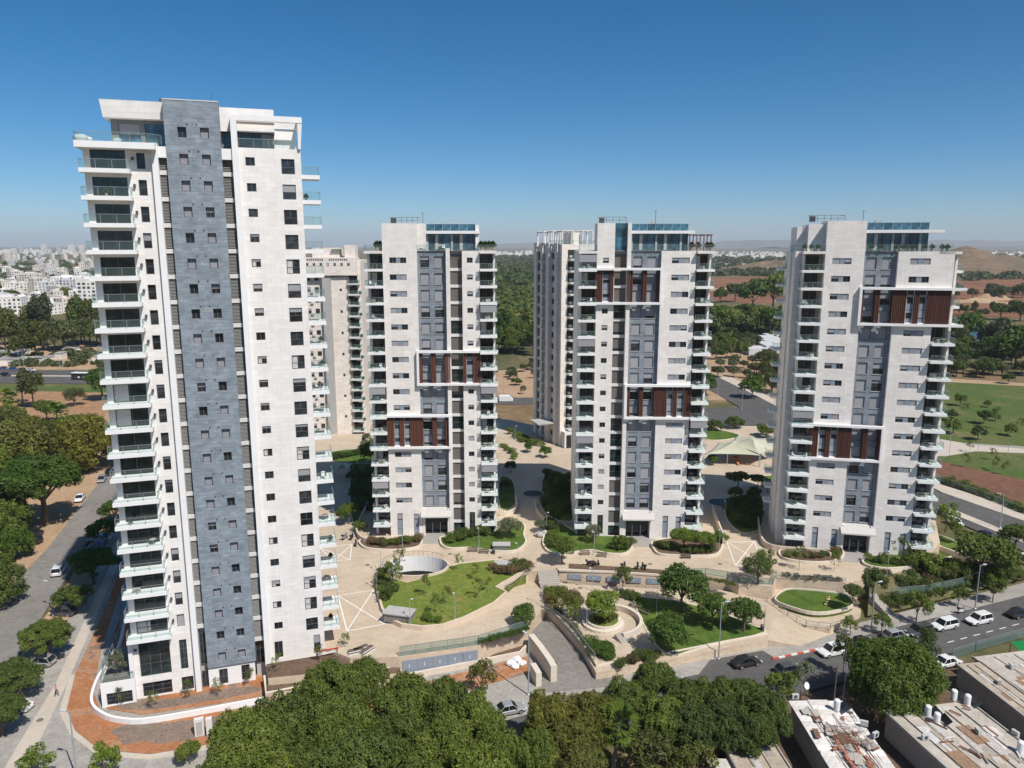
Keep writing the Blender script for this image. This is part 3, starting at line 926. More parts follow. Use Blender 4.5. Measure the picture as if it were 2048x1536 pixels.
def roof_kit(T, boxes, mast, rail=None, dish=None):
    if rail:
        a, b, v, z = rail
        m = MB()
        for zz in (0.55, 1.1): m.bar((a, v, z + zz), (b, v, z + zz), 0.06)
        n = int((b - a) / 1.0)
        for k in range(n + 1):
            x = a + (b - a) * k / n
            m.bar((x, v, z), (x, v, z + 1.1), 0.06)
        for x in (a, b): m.bar((x, v, z + 1.1), (x, v + 4, z + 1.1), 0.06)
        m.box(a, a + 0.9, v + 0.3, v + 1.2, z, z + 1.0)
        m.build('roof_railing', DKMETAL, T)
    x, y, z, h = mast
    MB().tube((x, y, z), (x, y, z + h), 0.045, n=5).bar((x - 0.4, y, z + h * 0.9), (x + 0.4, y, z + h * 0.9), 0.04).build('antenna_mast', DKMETAL, T)
    for (bx, by, bz, w, h2) in boxes:
        MB().box(bx, bx + w, by, by + 0.8, bz, bz + h2).build('roof_unit', AC, T)
    if dish:
        MB().lathe([(0.05, 0), (0.35, 0.06), (0.55, 0.2)], 12, c=dish).build('roof_dish', PLASTIC, T)

TA = mid_tower('apartment_tower', (-24.1, 141.4), 2,
     'white stone apartment tower with brown slat bands standing right of the tallest tower', 
     [('pair', 0.0, 6.38), ('grey', 6.38, 11.75), ('fin', 11.75, 12.48), ('stair', 12.48, 14.76), ('small', 14.76, 18.02)],
     [(5.95, 21.45, 8, 'l'), (-3.5, 12.3, 4, 'r')],
     {(5.95, 21.45): [(6.4, 6.95), (8.65, 9.5), (11.27, 11.75), (11.77, 12.4), (14.8, 15.38), (16.72, 18.3)],
      (-3.5, 12.3): [(-0.15, 1.28), (2.37, 3.22), (4.37, 6.8), (8.68, 9.5), (11.2, 11.85)]},
     (-3.25, 0.0), (18.04, 21.3), {'wall_top': {'pair0': 60.95}}, seed=11)
penthouse(TA, 8.1, 17.3, [(6.4, 8.08, 0.6, 60.9)], terr=(6.4, 21.25), over=(0.0, 0.75))
MB().box(17.3, 17.95, 1.0, 6.0, 55.95, 60.7).build('fin', WHITE, TA)
roof_kit(TA, [(9.8, 4, 60.3, 0.7, 0.9), (13.0, 4, 60.3, 0.8, 1.0)], (7.4, 3, 60.9, 2.2), (1.6, 6.6, 1.2, 60.95), (6.2, 1.4, 61.2))

TB = mid_tower('apartment_tower', (15.8, 140.4), -1.5,
     'white stone apartment tower with brown slat bands and a red roof pergola',
     [('small', -0.1, 3.15), ('stair', 3.15, 5.45), ('fin', 5.45, 6.15), ('grey', 6.15, 11.75), ('pair', 11.75, 18.1)],
     [(-3.6, 11.95, 13, 'r'), (5.55, 21.5, 6, 'l')],
     {(-3.6, 11.95): [(-0.35, 1.0), (2.3, 3.05), (5.48, 6.6), (8.42, 9.2), (11.1, 11.55)],
      (5.55, 21.5): [(6.2, 6.65), (8.42, 9.2), (11.2, 13.7), (14.85, 15.65), (16.85, 18.45)]},
     (-3.5, -0.12), (18.12, 21.4), {'wall_top': {'small': 60.95}, 'fin_top': 61.0}, seed=22, slatmat=WOODM)
penthouse(TB, 6.2, 16.8, [], terr=(6.2, 21.2), over=(0.0, 1.0))
for k in range(2):
    o = MB().box(3.2, 5.4, 1.0, 1.2, 55.95 + 2.5 * k + 0.03, 55.95 + 2.5 * (k + 1)).build('stair_glazing', PANEB, TB)
MB().box(3.15, 5.45, 1.2, 8.0, 55.9, 60.95).build('roof_box', STONE2, TB)
roof_kit(TB, [(10.2, 3, 60.3, 0.8, 1.0)], (10.9, 3, 60.3, 3.2), (0.3, 5.2, 0.8, 60.95))
REDWOOD = plain('red_brown_timber', (0.16, 0.06, 0.04), 0.7, var=0.15)
pgm = MB()
for x in (16.9, 18.2, 19.5, 20.8):
    for y in (0.6, 3.8): pgm.bar((x, y, 55.95), (x, y, 58.8), 0.16)
    pgm.bar((x, 0.3, 58.75), (x, 4.2, 58.75), 0.14)
for y in (0.6, 1.6, 2.7, 3.8): pgm.bar((16.6, y, 58.85), (21.1, y, 58.85), 0.14)
pgm.build('roof_pergola', REDWOOD, TB)
for (x, y) in ((17.4, 1.0), (18.6, 1.2), (20.3, 1.0), (20.9, 0.8)): inst(BALC['pot'], 'potted_plant', TB, (x, y, 55.95), sc=1.7)

TC = mid_tower('apartment_tower', (55.5, 134.5), -12,
     'white stone apartment tower with dark slat bands and a shaded side wall',
     [('pair', -0.1, 6.4), ('grey', 6.4, 11.85), ('pair', 11.85, 18.25)],
     [(5.95, 23.0, 12, 'l'), (-3.95, 12.0, 4, 'r')],
     {(5.95, 23.0): [(6.35, 6.8), (8.6, 9.45), (11.4, 13.75), (15.0, 15.85), (17.0, 20.8)],
      (-3.95, 12.0): [(-0.5, 1.0), (2.25, 3.1), (4.3, 6.7), (8.6, 9.5), (11.2, 11.6)]},
     (-3.95, -0.12), (18.27, 21.9), {'wall_top': {'pair0': 61.15, 'pair-0': 61.15}}, rb_top=True, seed=33, slatmat=WOODM, rb_skip=(12, 13, 14, 15))
penthouse(TC, 6.5, 16.8, [], terr=(6.5, 20.3), over=(0.2, 2.2))
roof_kit(TC, [(8.3, 3, 60.3, 1.1, 1.0)], (6.3, 3, 61.1, 2.0), (-2.6, 3.2, 2.6, 61.1))
# upper right corner of that tower: stone wall over the loggias down to the slat band
wing(TC, 18.25, 20.8, 49.7, 55.9, [], 0.0, 6.0, STONE2)
for k in (12, 13, 14, 15): balcony(TC, 20.85, 23.2, 2.6, 6.0, 7.4 + 3.12 * k - 1.6, 0.42, left=False, posts=1)
MB().box(18.3, 20.85, 0.2, 6.0, 43.2, 49.7).build('wall', STONE2, TC)
# shaded side: piers, steps in plan and side balconies
MB().box(-4.75, -3.72, 2.4, 6.0, -1.0, 55.9).build('side_pier', STONE2, TC)
MB().box(-5.0, -3.7, 6.0, 13.0, -1.0, 55.9).build('side_wall', STONE2, TC)
for k in range(16):
    balcony(TC, -6.5, -5.0, 10.5, 13.2, 7.4 + 3.12 * k - 1.6, 0.42, left=True, right=False, posts=1)
for (a, b, v, zt) in ((-2.9, -0.12, 1.8, 60.6), (-4.6, -2.9, 3.4, 60.2)):
    wing(TC, a, b, 55.9, zt, [], v, 7.0, STONE2, 'roof_box')
glass_fence(TC, [(-5.0, 8.0, 55.95), (-4.6, 0.0, 55.95), (-0.2, -0.9, 55.95)])
for x in (-3.6, -2.4, -1.3, 7.5, 9.0, 11.5, 12.6, 13.6, 14.4, 16.0, 17.2, 18.8, 19.6): inst(BALC['pot'], 'potted_plant', TC, (x, 0.5, 55.95), sc=1.3)
glass_fence(TA, [(-3.2, 2.0, 55.95), (-3.2, -1.0, 55.95), (-0.05, -1.0, 55.95)])
glass_fence(TB, [(-3.4, 2.0, 55.95), (-3.4, -1.0, 55.95), (-0.15, -1.0, 55.95)])
for (x, y) in ((18.4, 0.7), (19.2, 0.9), (19.9, 0.7), (20.6, 0.9), (-1.0, 0.5), (-0.5, 1.5)): inst(BALC['pot'], 'potted_plant', TA, (x, y, 55.95), sc=1.9)
for (x, y) in ((7.2, 0.8), (10.6, 0.8), (11.3, 1.0)): inst(BALC['chair'], 'terrace_chair', TA, (x, y, 55.95), sc=1.2)
inst(BALC['table'], 'terrace_table', TA, (10.9, 0.5, 55.95), sc=1.3)
# ================================================================== ground, roads, paving
ZS, ZW, ZG = -3.3, -3.15, -2.0       # street, pavement, lower garden (plaza is 0)
GROUND = ground_mat('dry_ground', [(0.25, (0.16, 0.10, 0.055)), (0.42, (0.21, 0.145, 0.08)), (0.55, (0.10, 0.10, 0.045)), (0.75, (0.25, 0.17, 0.10))], 0.02, 0.25, finestr=0.3)
ASPHALT = ground_mat('asphalt', [(0.3, (0.095, 0.092, 0.088)), (0.7, (0.125, 0.12, 0.115))], 0.12, 3.0, 0.9, bump=0.1, finestr=0.14, stain=0.22)
ASPHALT2 = ground_mat('worn_asphalt', [(0.3, (0.20, 0.185, 0.165)), (0.7, (0.26, 0.24, 0.215))], 0.12, 2.0, 0.9, bump=0.1, finestr=0.16, stain=0.22)
PAVE = ground_mat('sand_paving', [(0.28, (0.455, 0.365, 0.265)), (0.5, (0.51, 0.415, 0.31)), (0.72, (0.555, 0.46, 0.355))], 0.09, 2.5, 0.85, bump=0.05, finestr=0.09, joint=(1.6, 0.8, 0.86), stain=0.10)
PAVEG = ground_mat('grey_paving', [(0.3, (0.30, 0.275, 0.245)), (0.7, (0.40, 0.375, 0.34))], 0.15, 2.0, 0.9, bump=0.1, finestr=0.12, joint=(1.2, 0.6, 0.88), stain=0.18)
PAVEL = ground_mat('light_kerb_paving', [(0.3, (0.46, 0.40, 0.33)), (0.7, (0.56, 0.49, 0.41))], 0.3, 3.0, 0.9, bump=0.1, finestr=0.1)
GRASS = ground_mat('lawn_grass', [(0.25, (0.13, 0.12, 0.04)), (0.36, (0.05, 0.095, 0.018)), (0.52, (0.085, 0.135, 0.024)), (0.72, (0.14, 0.165, 0.038))], 0.3, 4.0, 0.95, bump=0.5, finestr=0.35)
GRASSY = ground_mat('patchy_lawn', [(0.28, (0.24, 0.17, 0.085)), (0.38, (0.20, 0.20, 0.045)), (0.5, (0.11, 0.165, 0.028)), (0.60, (0.20, 0.215, 0.045)), (0.72, (0.07, 0.13, 0.022))], 0.34, 4.0, 0.95, bump=0.5, finestr=0.35)
PARKGRASS = ground_mat('park_grass', [(0.3, (0.19, 0.155, 0.075)), (0.45, (0.105, 0.125, 0.038)), (0.6, (0.07, 0.115, 0.028)), (0.75, (0.12, 0.13, 0.045))], 0.05, 0.6, 0.95, bump=0.3, finestr=0.25)
SOILO = ground_mat('orange_soil', [(0.22, (0.46, 0.32, 0.21)), (0.34, (0.39, 0.19, 0.10)), (0.48, (0.37, 0.155, 0.07)), (0.55, (0.42, 0.235, 0.14)), (0.61, (0.21, 0.15, 0.115)), (0.78, (0.25, 0.19, 0.15))], 0.16, 3.4, 0.95, bump=0.7, finestr=0.26, stain=0.12)
SOILB = ground_mat('brown_soil', [(0.3, (0.10, 0.065, 0.045)), (0.7, (0.17, 0.115, 0.08))], 0.3, 2.0, 0.95, bump=0.5, finestr=0.3)
FIELD = ground_mat('ploughed_field', [(0.3, (0.17, 0.075, 0.045)), (0.5, (0.22, 0.105, 0.06)), (0.7, (0.27, 0.15, 0.09))], 0.006, 0.15, 0.95, bump=0.2, finestr=0.2)
FIELDR = ground_mat('red_soil_field', [(0.3, (0.13, 0.065, 0.042)), (0.7, (0.20, 0.105, 0.068))], 0.05, 0.7, 0.95, bump=0.4, finestr=0.28)
SANDLOT = ground_mat('sandy_lot', [(0.3, (0.34, 0.22, 0.13)), (0.5, (0.40, 0.27, 0.17)), (0.7, (0.44, 0.32, 0.21))], 0.08, 1.2, 0.95, bump=0.4, finestr=0.2)
SCRUB = ground_mat('scrub_ground', [(0.3, (0.05, 0.065, 0.025)), (0.5, (0.10, 0.10, 0.045)), (0.75, (0.20, 0.15, 0.085))], 0.02, 0.35, 0.95, bump=0.4, finestr=0.35)
PAINT = plain('road_paint', (0.72, 0.71, 0.68), 0.7, var=0.12, scale=1.5)
REDPAINT = plain('red_kerb_paint', (0.55, 0.10, 0.07), 0.7, var=0.15, scale=2)
WATER = plain('pond_water', (0.03, 0.07, 0.08), 0.25, 0.35, var=0.2, scale=0.2)
BASINW = plain('basin_water', (0.012, 0.02, 0.024), 0.3, 0.12, var=0.2, scale=0.5)
WALLSTONE = clad('garden_wall_stone', (0.60, 0.48, 0.36), bw=0.7, bh=0.3, var=0.08, blot=0.10)

def sheet(name, pts, mat, z=0.0, lift=0.0, depth=0.6, zb=None, smooth_n=0, closed=True, stuff=None):
    P = GP(pts, z)
    if smooth_n: P = smooth_path(P, True, smooth_n)
    if lift: P = [p + Vector((0, 0, lift)) for p in P]
    return struct(MB().prism(P, depth, zb).build(name, mat))

def far_sheet(name, pts, mat, z):
    return struct(MB().prism(GP(pts, z), 0.25).build(name, mat))

def px_wall(name, pts, z, h, w, mat, label=None, cat='wall', base=None, smooth_n=0, closed=False, group=None, side=0.0):
    P = GP(pts, z + h)
    if smooth_n: P = smooth_path(P, closed, smooth_n)
    P = [Vector((p.x, p.y, p.z - h)) for p in P]
    o = MB().ribbon(P, w, h, base=base, closed=closed, side=side).build(name, mat)
    if label: tag(o, label, cat, group)
    else: struct(o)
    return o

# the land to the horizon, as one sheet
S = 26000
gm_ = MB()
N_ = 14
for i in range(N_):
    for j in range(N_):
        f = lambda k: (-1 if k < N_ / 2 else 1) * S * abs(2 * k / N_ - 1) ** 2.2
        gm_.add([(f(i), f(j), -3.5), (f(i + 1), f(j), -3.5), (f(i + 1), f(j + 1), -3.5), (f(i), f(j + 1), -3.5)], [(0, 1, 2, 3)])
struct(gm_.build('ground', GROUND))

# raised plaza round the towers
plaza_px = [(668, 1303), (700, 1316), (798, 1314), (957, 1290), (985, 1273), (935, 1237), (1000, 1168), (1056, 1142), (1075, 1143), (1112, 1135),
            (1118, 1141), (1225, 1146), (1330, 1153), (1410, 1150), (1455, 1157), (1478, 1168), (1545, 1172), (1553, 1154), (1620, 1160), (1690, 1166), (1735, 1157), (1790, 1147),
            (1850, 1120), (1880, 1085), (1865, 1010), (1800, 930), (1560, 853), (1400, 850), (1150, 868), (1010, 838), (640, 850), (600, 900), (640, 1100), (520, 1110), (520, 1250)]
struct(MB().prism(GP(plaza_px, 0.0), zb=-4.0, mside=1).build('plaza', [PAVE, WALLSTONE]))
# loop drive sloping down to the lower garden
lo = GP([(985, 1273, 0.0), (1057, 1257, -0.4), (1066, 1236, -1.0), (1092, 1216, -1.6), (1112, 1200, -2.0)])
li = GP([(935, 1237, 0.0), (988, 1210, -0.3), (1012, 1189, -0.9), (1030, 1172, -1.5), (1046, 1164, -2.0)])
mb = MB()
n = len(lo)
V = lo + li
mb.add(V, [(i, i + 1, n + i + 1, n + i) for i in range(n - 1)])
base = [Vector((p.x, p.y, -4)) for p in lo]
mb.add(lo + base, [(i, n + i, n + i + 1, i + 1) for i in range(n - 1)], 1)
struct(mb.build('loop_drive', [PAVE, WALLSTONE]))
# lower garden paving
garden_px = [(1046, 1164), (1075, 1160), (1140, 1168), (1320, 1178), (1440, 1180), (1560, 1205), (1545, 1240), (1536, 1280), (1450, 1296), (1350, 1317), (1192, 1345), (1165, 1296), (1112, 1236), (1112, 1200)]
struct(MB().prism(GP(garden_px, ZG), zb=-4.0, mside=1).build('garden_path', [PAVE, WALLSTONE]))
P_ = GP([(1545, 1240, ZG), (1530, 1205, ZG), (1600, 1235, -2.2), (1690, 1258, ZW), (1600, 1292, ZW), (1536, 1280, ZG)])
struct(MB().prism(P_, zb=-4.0).build('entrance_path', PAVE))

# pavements and streets
sheet('pavement', [(-60, 1640), (-60, 1490), (0, 1430), (70, 1330), (150, 1180), (215, 1050), (262, 958), (300, 900), (330, 905), (300, 1100), (330, 1200), (560, 1300), (1060, 1290), (1200, 1340), (1350, 1310), (1540, 1275),
                   (1700, 1250), (1880, 1205), (2200, 1130), (2300, 1160), (2048, 1228), (1900, 1262), (1640, 1320), (1400, 1372), (1250, 1400), (1000, 1462), (700, 1560), (500, 1640)], PAVEG, ZW)
sheet('street', [(560, 1720), (1000, 1446), (1120, 1412), (1250, 1382), (1400, 1350), (1545, 1318), (1640, 1298), (1760, 1264), (1900, 1230), (2100, 1180), (2300, 1135), (2420, 1160), (2048, 1268), (1880, 1316), (1700, 1362), (1500, 1412), (1250, 1475), (1040, 1530), (900, 1720)], ASPHALT, ZS, lift=0.17)
sheet('parking_strip', [(1398, 1350), (1420, 1322), (1525, 1303), (1550, 1318)], ASPHALT, ZS, lift=0.176)
sheet('side_street', [(-120, 1330), (0, 1195), (95, 1098), (165, 1008), (232, 923), (290, 850), (345, 780), (420, 780), (360, 850), (300, 905), (245, 968), (200, 1040), (130, 1160), (50, 1290), (-20, 1420), (-140, 1560)], ASPHALT2, ZS, lift=0.10)
sheet('sandy_verge', [(-120, 1360), (20, 1200), (115, 1098), (185, 1008), (250, 923), (310, 840), (260, 790), (60, 960), (-120, 1120)], SANDLOT, -3.5, lift=0.2)
sheet('tree_verge', [(30, 1330), (140, 1160), (210, 1040), (258, 968), (270, 975), (225, 1060), (150, 1215), (75, 1350), (0, 1450), (-60, 1500), (-60, 1450)], SANDLOT, ZS, lift=0.22)
sheet('cycle_path', [(60, 1450), (110, 1370), (165, 1250), (225, 1120), (262, 1030), (272, 1036), (240, 1120), (185, 1250), (130, 1375), (85, 1470), (40, 1560), (0, 1600), (-30, 1600)], PAVEL, ZW, lift=0.006)
sheet('soil_bed', [(133, 1420), (150, 1350), (215, 1205), (252, 1110), (268, 1115), (240, 1185), (205, 1290), (186, 1380), (205, 1432), (285, 1445), (520, 1412), (560, 1405), (565, 1432), (440, 1452), (432, 1486), (300, 1508), (200, 1500), (150, 1460)], SOILO, ZW, lift=0.05, depth=0.3)
sheet('soil_bed', [(250, 1210), (215, 1310), (200, 1390), (215, 1420), (285, 1432), (527, 1396), (545, 1345), (400, 1340), (290, 1340)], SOILO, -3.3, lift=0.25, depth=0.5)
sheet('soil_bed', [(820, 1372), (985, 1330), (1060, 1312), (1062, 1345), (900, 1390), (700, 1440), (600, 1440)], SOILO, ZW, lift=0.05, depth=0.3)
EARTH = ground_mat('packed_earth', [(0.3, (0.17, 0.13, 0.105)), (0.55, (0.23, 0.175, 0.14)), (0.7, (0.33, 0.19, 0.115))], 0.5, 2.6, 0.95, bump=0.8, finestr=0.35)
sheet('packed_earth', [(222, 1462), (260, 1449), (330, 1446), (400, 1438), (470, 1428), (545, 1418), (520, 1432), (446, 1444), (425, 1468), (370, 1482), (330, 1488), (285, 1484), (250, 1490), (235, 1474)], EARTH, ZW, lift=0.056, depth=0.2, smooth_n=3)
sheet('packed_earth', [(222, 1405), (250, 1396), (300, 1402), (360, 1398), (430, 1384), (500, 1376), (520, 1384), (440, 1402), (360, 1414), (290, 1424), (240, 1420)], EARTH, -3.3, lift=0.258, depth=0.2, smooth_n=3)
sheet('kerb_strip', [(118, 1425), (140, 1350), (150, 1350), (133, 1420), (150, 1462), (200, 1502), (300, 1510), (432, 1488), (442, 1454), (446, 1462), (438, 1496), (300, 1520), (195, 1512), (140, 1470)], PAVEL, ZW, lift=0.06, depth=0.3)
# planter terraces in front of the tall tower's right wing
struct(MB().prism(GP([(533, 1328, -0.5), (668, 1306, -0.5), (700, 1312, -0.5), (700, 1340, -0.5), (536, 1356, -0.5)]), zb=-4.0, mside=1).build('planter_terrace', [SOILB, WALLSTONE]))
struct(MB().prism(GP([(533, 1366, -1.6), (720, 1335, -1.6), (800, 1318, -1.6), (800, 1345, -1.6), (534, 1388, -1.6)]), zb=-4.0, mside=1).build('planter_terrace', [SOILB, WALLSTONE]))
sheet('service_strip', [(812, 1352), (1045, 1303), (1052, 1292), (960, 1312), (815, 1338)], SOILB, -3.2, lift=0.3)
# garage ramp
sheet('garage_ramp', [(1062, 1262), (1050, 1236), (1092, 1226), (1122, 1256), (1160, 1300), (1196, 1338), (1230, 1352), (1215, 1375), (1090, 1388), (1066, 1350), (1098, 1335), (1075, 1300)], ASPHALT2, ZS, lift=0.19)

# painted marks: street dashes, red and white kerb stones, hatched boxes on the plaza
def paint_line(p, q, w, z, mat=None, name='painted_line'):
    a, b = G(*p, z), G(*q, z)
    d = (b - a).normalized(); nn = Vector((-d.y, d.x, 0)) * w / 2
    o = MB().sheet([a + nn, a - nn, b - nn, b + nn]).build(name, mat or PAINT)
    return struct(o)
def box_mark(c, z=0.0, w=0.19):
    mb = MB()
    Pp = GP(c, z + 0.006)
    def ln(a, b):
        d = (b - a).normalized(); nn = Vector((-d.y, d.x, 0)) * w / 2
        mb.sheet([a + nn, a - nn, b - nn, b + nn])
    for i in range(4): ln(Pp[i], Pp[(i + 1) % 4])
    up = Vector((0, 0, 0.003))
    ln(Pp[0] + up, Pp[2] + up)
    ln(Pp[1] + up * 2, Pp[3] + up * 2)
    return struct(mb.build('painted_box', PAINT))
box_mark([(676, 1191), (747, 1180), (769, 1248), (694, 1262)])
box_mark([(640, 1096), (704, 1088), (700, 1119), (668, 1122)])
box_mark([(1454, 1084), (1508, 1083), (1530, 1129), (1471, 1131)])
for k in range(9):
    x = 1895 + 26 * k
    y = 1285 - 0.262 * (x - 1895)
    paint_line((x, y), (x + 13, y - 3.4), 0.16, ZS + 0.18)
KERB_R = MB(); 
ka, kb = G(1545, 1319, ZS + 0.18), G(1642, 1298, ZS + 0.18)
for k in range(8):
    a, b = ka.lerp(kb, k / 8), ka.lerp(kb, (k + 0.97) / 8)
    o = MB().bar(a + Vector((0, 0, .08)), b + Vector((0, 0, .08)), 0.3, 0.2).build('kerb_stone', REDPAINT if k % 2 == 0 else PAINT)
    struct(o)

# ------------------------------------------------------------------ middle and far ground
far_sheet('wood_floor', [(880, 730), (900, 505), (1200, 505), (1220, 735)], SCRUB, -3.45)
far_sheet('wood_floor', [(1380, 720), (1380, 612), (1640, 612), (1660, 720)], SCRUB, -3.45)
far_sheet('main_road', [(-300, 762), (-300, 738), (300, 742), (460, 748), (460, 776), (240, 768)], ASPHALT, -3.2)
far_sheet('road_median', [(-300, 749.5), (-300, 748), (300, 752), (300, 754)], PAVEL, -3.1)
far_sheet('verge_grass', [(-200, 765), (200, 770), (240, 774), (240, 786), (-200, 776)], PARKGRASS, -3.3)
far_sheet('orange_lot', [(-200, 776), (260, 786), (250, 830), (-200, 840)], ground_mat('orange_lot_soil', [(0.3, (0.30, 0.16, 0.085)), (0.55, (0.36, 0.22, 0.13)), (0.7, (0.14, 0.13, 0.05))], 0.05, 0.6), -3.32)
far_sheet('yard_ground', [(-200, 738), (-200, 690), (300, 690), (460, 700), (460, 746), (300, 740)], SANDLOT, -3.4)
# behind the gap between the middle towers
far_sheet('sandy_verge', [(960, 800), (960, 745), (1060, 735), (1120, 745), (1120, 800)], SANDLOT, -3.4)
far_sheet('back_street', [(920, 808), (920, 795), (1130, 795), (1130, 808)], ASPHALT, -3.2)
far_sheet('sandy_slope', [(1395, 800), (1395, 690), (1500, 680), (1600, 700), (1640, 780), (1560, 800)], SANDLOT, -3.4)
rp = [(1380, 760), (1430, 785), (1480, 815), (1560, 862), (1700, 935), (1890, 1033), (2060, 1108), (2300, 1210), (2420, 1180), (2120, 1062), (1880, 985), (1750, 920), (1620, 850), (1520, 795), (1450, 758), (1400, 738)]
far_sheet('back_road', rp, ASPHALT, -3.2)
far_sheet('back_road_branch', [(1360, 815), (1480, 815), (1540, 850), (1360, 850)], ASPHALT, -3.205)
far_sheet('back_pavement', [(1885, 985), (2120, 1066), (2420, 1184), (2420, 1160), (2120, 1044), (1880, 968), (1600, 830), (1520, 783), (1450, 748), (1440, 756), (1520, 795), (1640, 858)], PAVEL, -3.1)
far_sheet('road_median', [(1880, 1008), (1990, 1052), (2120, 1104), (2115, 1112), (1980, 1058), (1876, 1016)], PAVEL, -3.08)
far_sheet('soil_field', [(1600, 840), (1880, 962), (2150, 1045), (2400, 1150), (2400, 1000), (2048, 960), (1850, 915), (1700, 880)], FIELDR, -3.3)
far_sheet('park_lawn', [(1650, 790), (1850, 762), (2048, 772), (2300, 790), (2500, 900), (2400, 1003), (2048, 965), (1850, 918), (1700, 875)], PARKGRASS, -3.35)
far_sheet('park_path', [(1800, 893), (1880, 878), (1950, 890), (2048, 897), (2300, 915), (2300, 925), (2048, 906), (1950, 902), (1890, 912), (1840, 910)], PAVEL, -3.25)
far_sheet('park_path', [(1930, 886), (2048, 893), (2300, 906), (2300, 910), (2048, 896), (1930, 889)], PAVEG, -3.24)
far_sheet('orange_path', [(1820, 757), (1900, 757), (2048, 766), (2300, 778), (2300, 784), (2048, 772), (1880, 763)], SANDLOT, -3.3)
far_sheet('pond', [(1870, 672), (1900, 668), (1960, 652), (2010, 650), (2120, 658), (2120, 680), (2000, 676), (1940, 684), (1870, 688)], WATER, -3.3)
far_sheet('park_lawn', [(1840, 640), (2150, 655), (2150, 664), (1990, 656), (1940, 650), (1840, 648)], GRASS, -3.28)
far_sheet('ploughed_field', [(1380, 600), (1380, 556), (1600, 552), (1700, 556), (1720, 604), (1500, 606)], FIELD, -3.3)
far_sheet('ploughed_field', [(1840, 632), (1840, 546), (2000, 544), (2200, 556), (2200, 636), (2000, 634)], FIELD, -3.3)
far_sheet('dirt_track', [(1380, 580), (1500, 572), (1720, 566), (1720, 569), (1500, 576), (1380, 585)], SANDLOT, -3.1)
far_sheet('dirt_track', [(1840, 604), (1930, 600), (2200, 612), (2200, 616), (1930, 605), (1840, 610)], SANDLOT, -3.1)
far_sheet('pale_ground', [(1380, 536), (1380, 528), (1600, 526), (1600, 534)], PAVEL, -3.2)

COVER = plain('iron_cover', (0.16, 0.15, 0.14), 0.7, var=0.2)
for (px, py, z) in [(1132, 1163, ZG), (1160, 1176, ZG), (1580, 1252, -2.6), (1000, 1115, 0), (1440, 1128, 0), (900, 1108, 0), (1300, 1128, 0), (735, 1130, 0), (1330, 1320, ZW), (1545, 1290, ZW), (1230, 1340, ZW), (80, 1440, ZW)]:
    tag(MB().lathe([(0.42, 0.0), (0.42, 0.012)], 14).build('manhole_cover', COVER, None, G(px, py, z) + Vector((0, 0, 0.002))), 'dark round manhole cover let into the paving', 'manhole cover', 'manhole covers in the paving')
# ================================================================== vegetation
LEAF = {
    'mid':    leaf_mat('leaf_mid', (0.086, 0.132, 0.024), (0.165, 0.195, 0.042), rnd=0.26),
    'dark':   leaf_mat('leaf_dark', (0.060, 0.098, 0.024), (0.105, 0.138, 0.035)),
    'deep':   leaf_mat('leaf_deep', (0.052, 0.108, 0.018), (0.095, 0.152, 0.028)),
    'bright': leaf_mat('leaf_bright', (0.105, 0.17, 0.02), (0.165, 0.215, 0.034)),
    'yellow': leaf_mat('leaf_yellow', (0.125, 0.135, 0.024), (0.185, 0.175, 0.038)),
    'brown':  leaf_mat('leaf_brownish', (0.092, 0.112, 0.028), (0.150, 0.150, 0.042)),
    'olive':  leaf_mat('leaf_olive', (0.125, 0.145, 0.085), (0.175, 0.19, 0.115)),
    'euc':    leaf_mat('leaf_eucalyptus', (0.072, 0.09, 0.038), (0.115, 0.125, 0.052)),
    'carob':  leaf_mat('leaf_carob', (0.070, 0.128, 0.020), (0.135, 0.180, 0.032)),
    'pink':   leaf_mat('leaf_flowering', (0.14, 0.1, 0.055), (0.21, 0.135, 0.08)),
    'hedge':  leaf_mat('leaf_hedge', (0.065, 0.105, 0.024), (0.12, 0.15, 0.038)),
}
BARK = plain('bark', (0.16, 0.12, 0.085), 0.9, var=0.25, scale=3, bump=0.4)
BARKP = plain('pale_bark', (0.30, 0.26, 0.21), 0.9, var=0.2, scale=3, bump=0.3)

def quads_mesh(name, C, A, B, mat):
    """leaf cards: centres C, half axes A and B (n x 3)"""
    n = len(C)
    V = np.empty((n, 4, 3), np.float32)
    V[:, 0] = C - A; V[:, 1] = C + B * 0.75 - A * 0.1; V[:, 2] = C + A; V[:, 3] = C - B * 0.75 - A * 0.1
    me = bpy.data.meshes.new(name)
    me.vertices.add(n * 4); me.vertices.foreach_set('co', V.reshape(-1))
    me.loops.add(n * 4); me.loops.foreach_set('vertex_index', np.arange(n * 4, dtype=np.int32))
    me.polygons.add(n); me.polygons.foreach_set('loop_start', np.arange(0, n * 4, 4, dtype=np.int32))
    me.materials.append(mat)
    me.update(calc_edges=True)
    return me

def unit(v):
    return v / np.maximum(np.linalg.norm(v, axis=-1, keepdims=True), 1e-9)

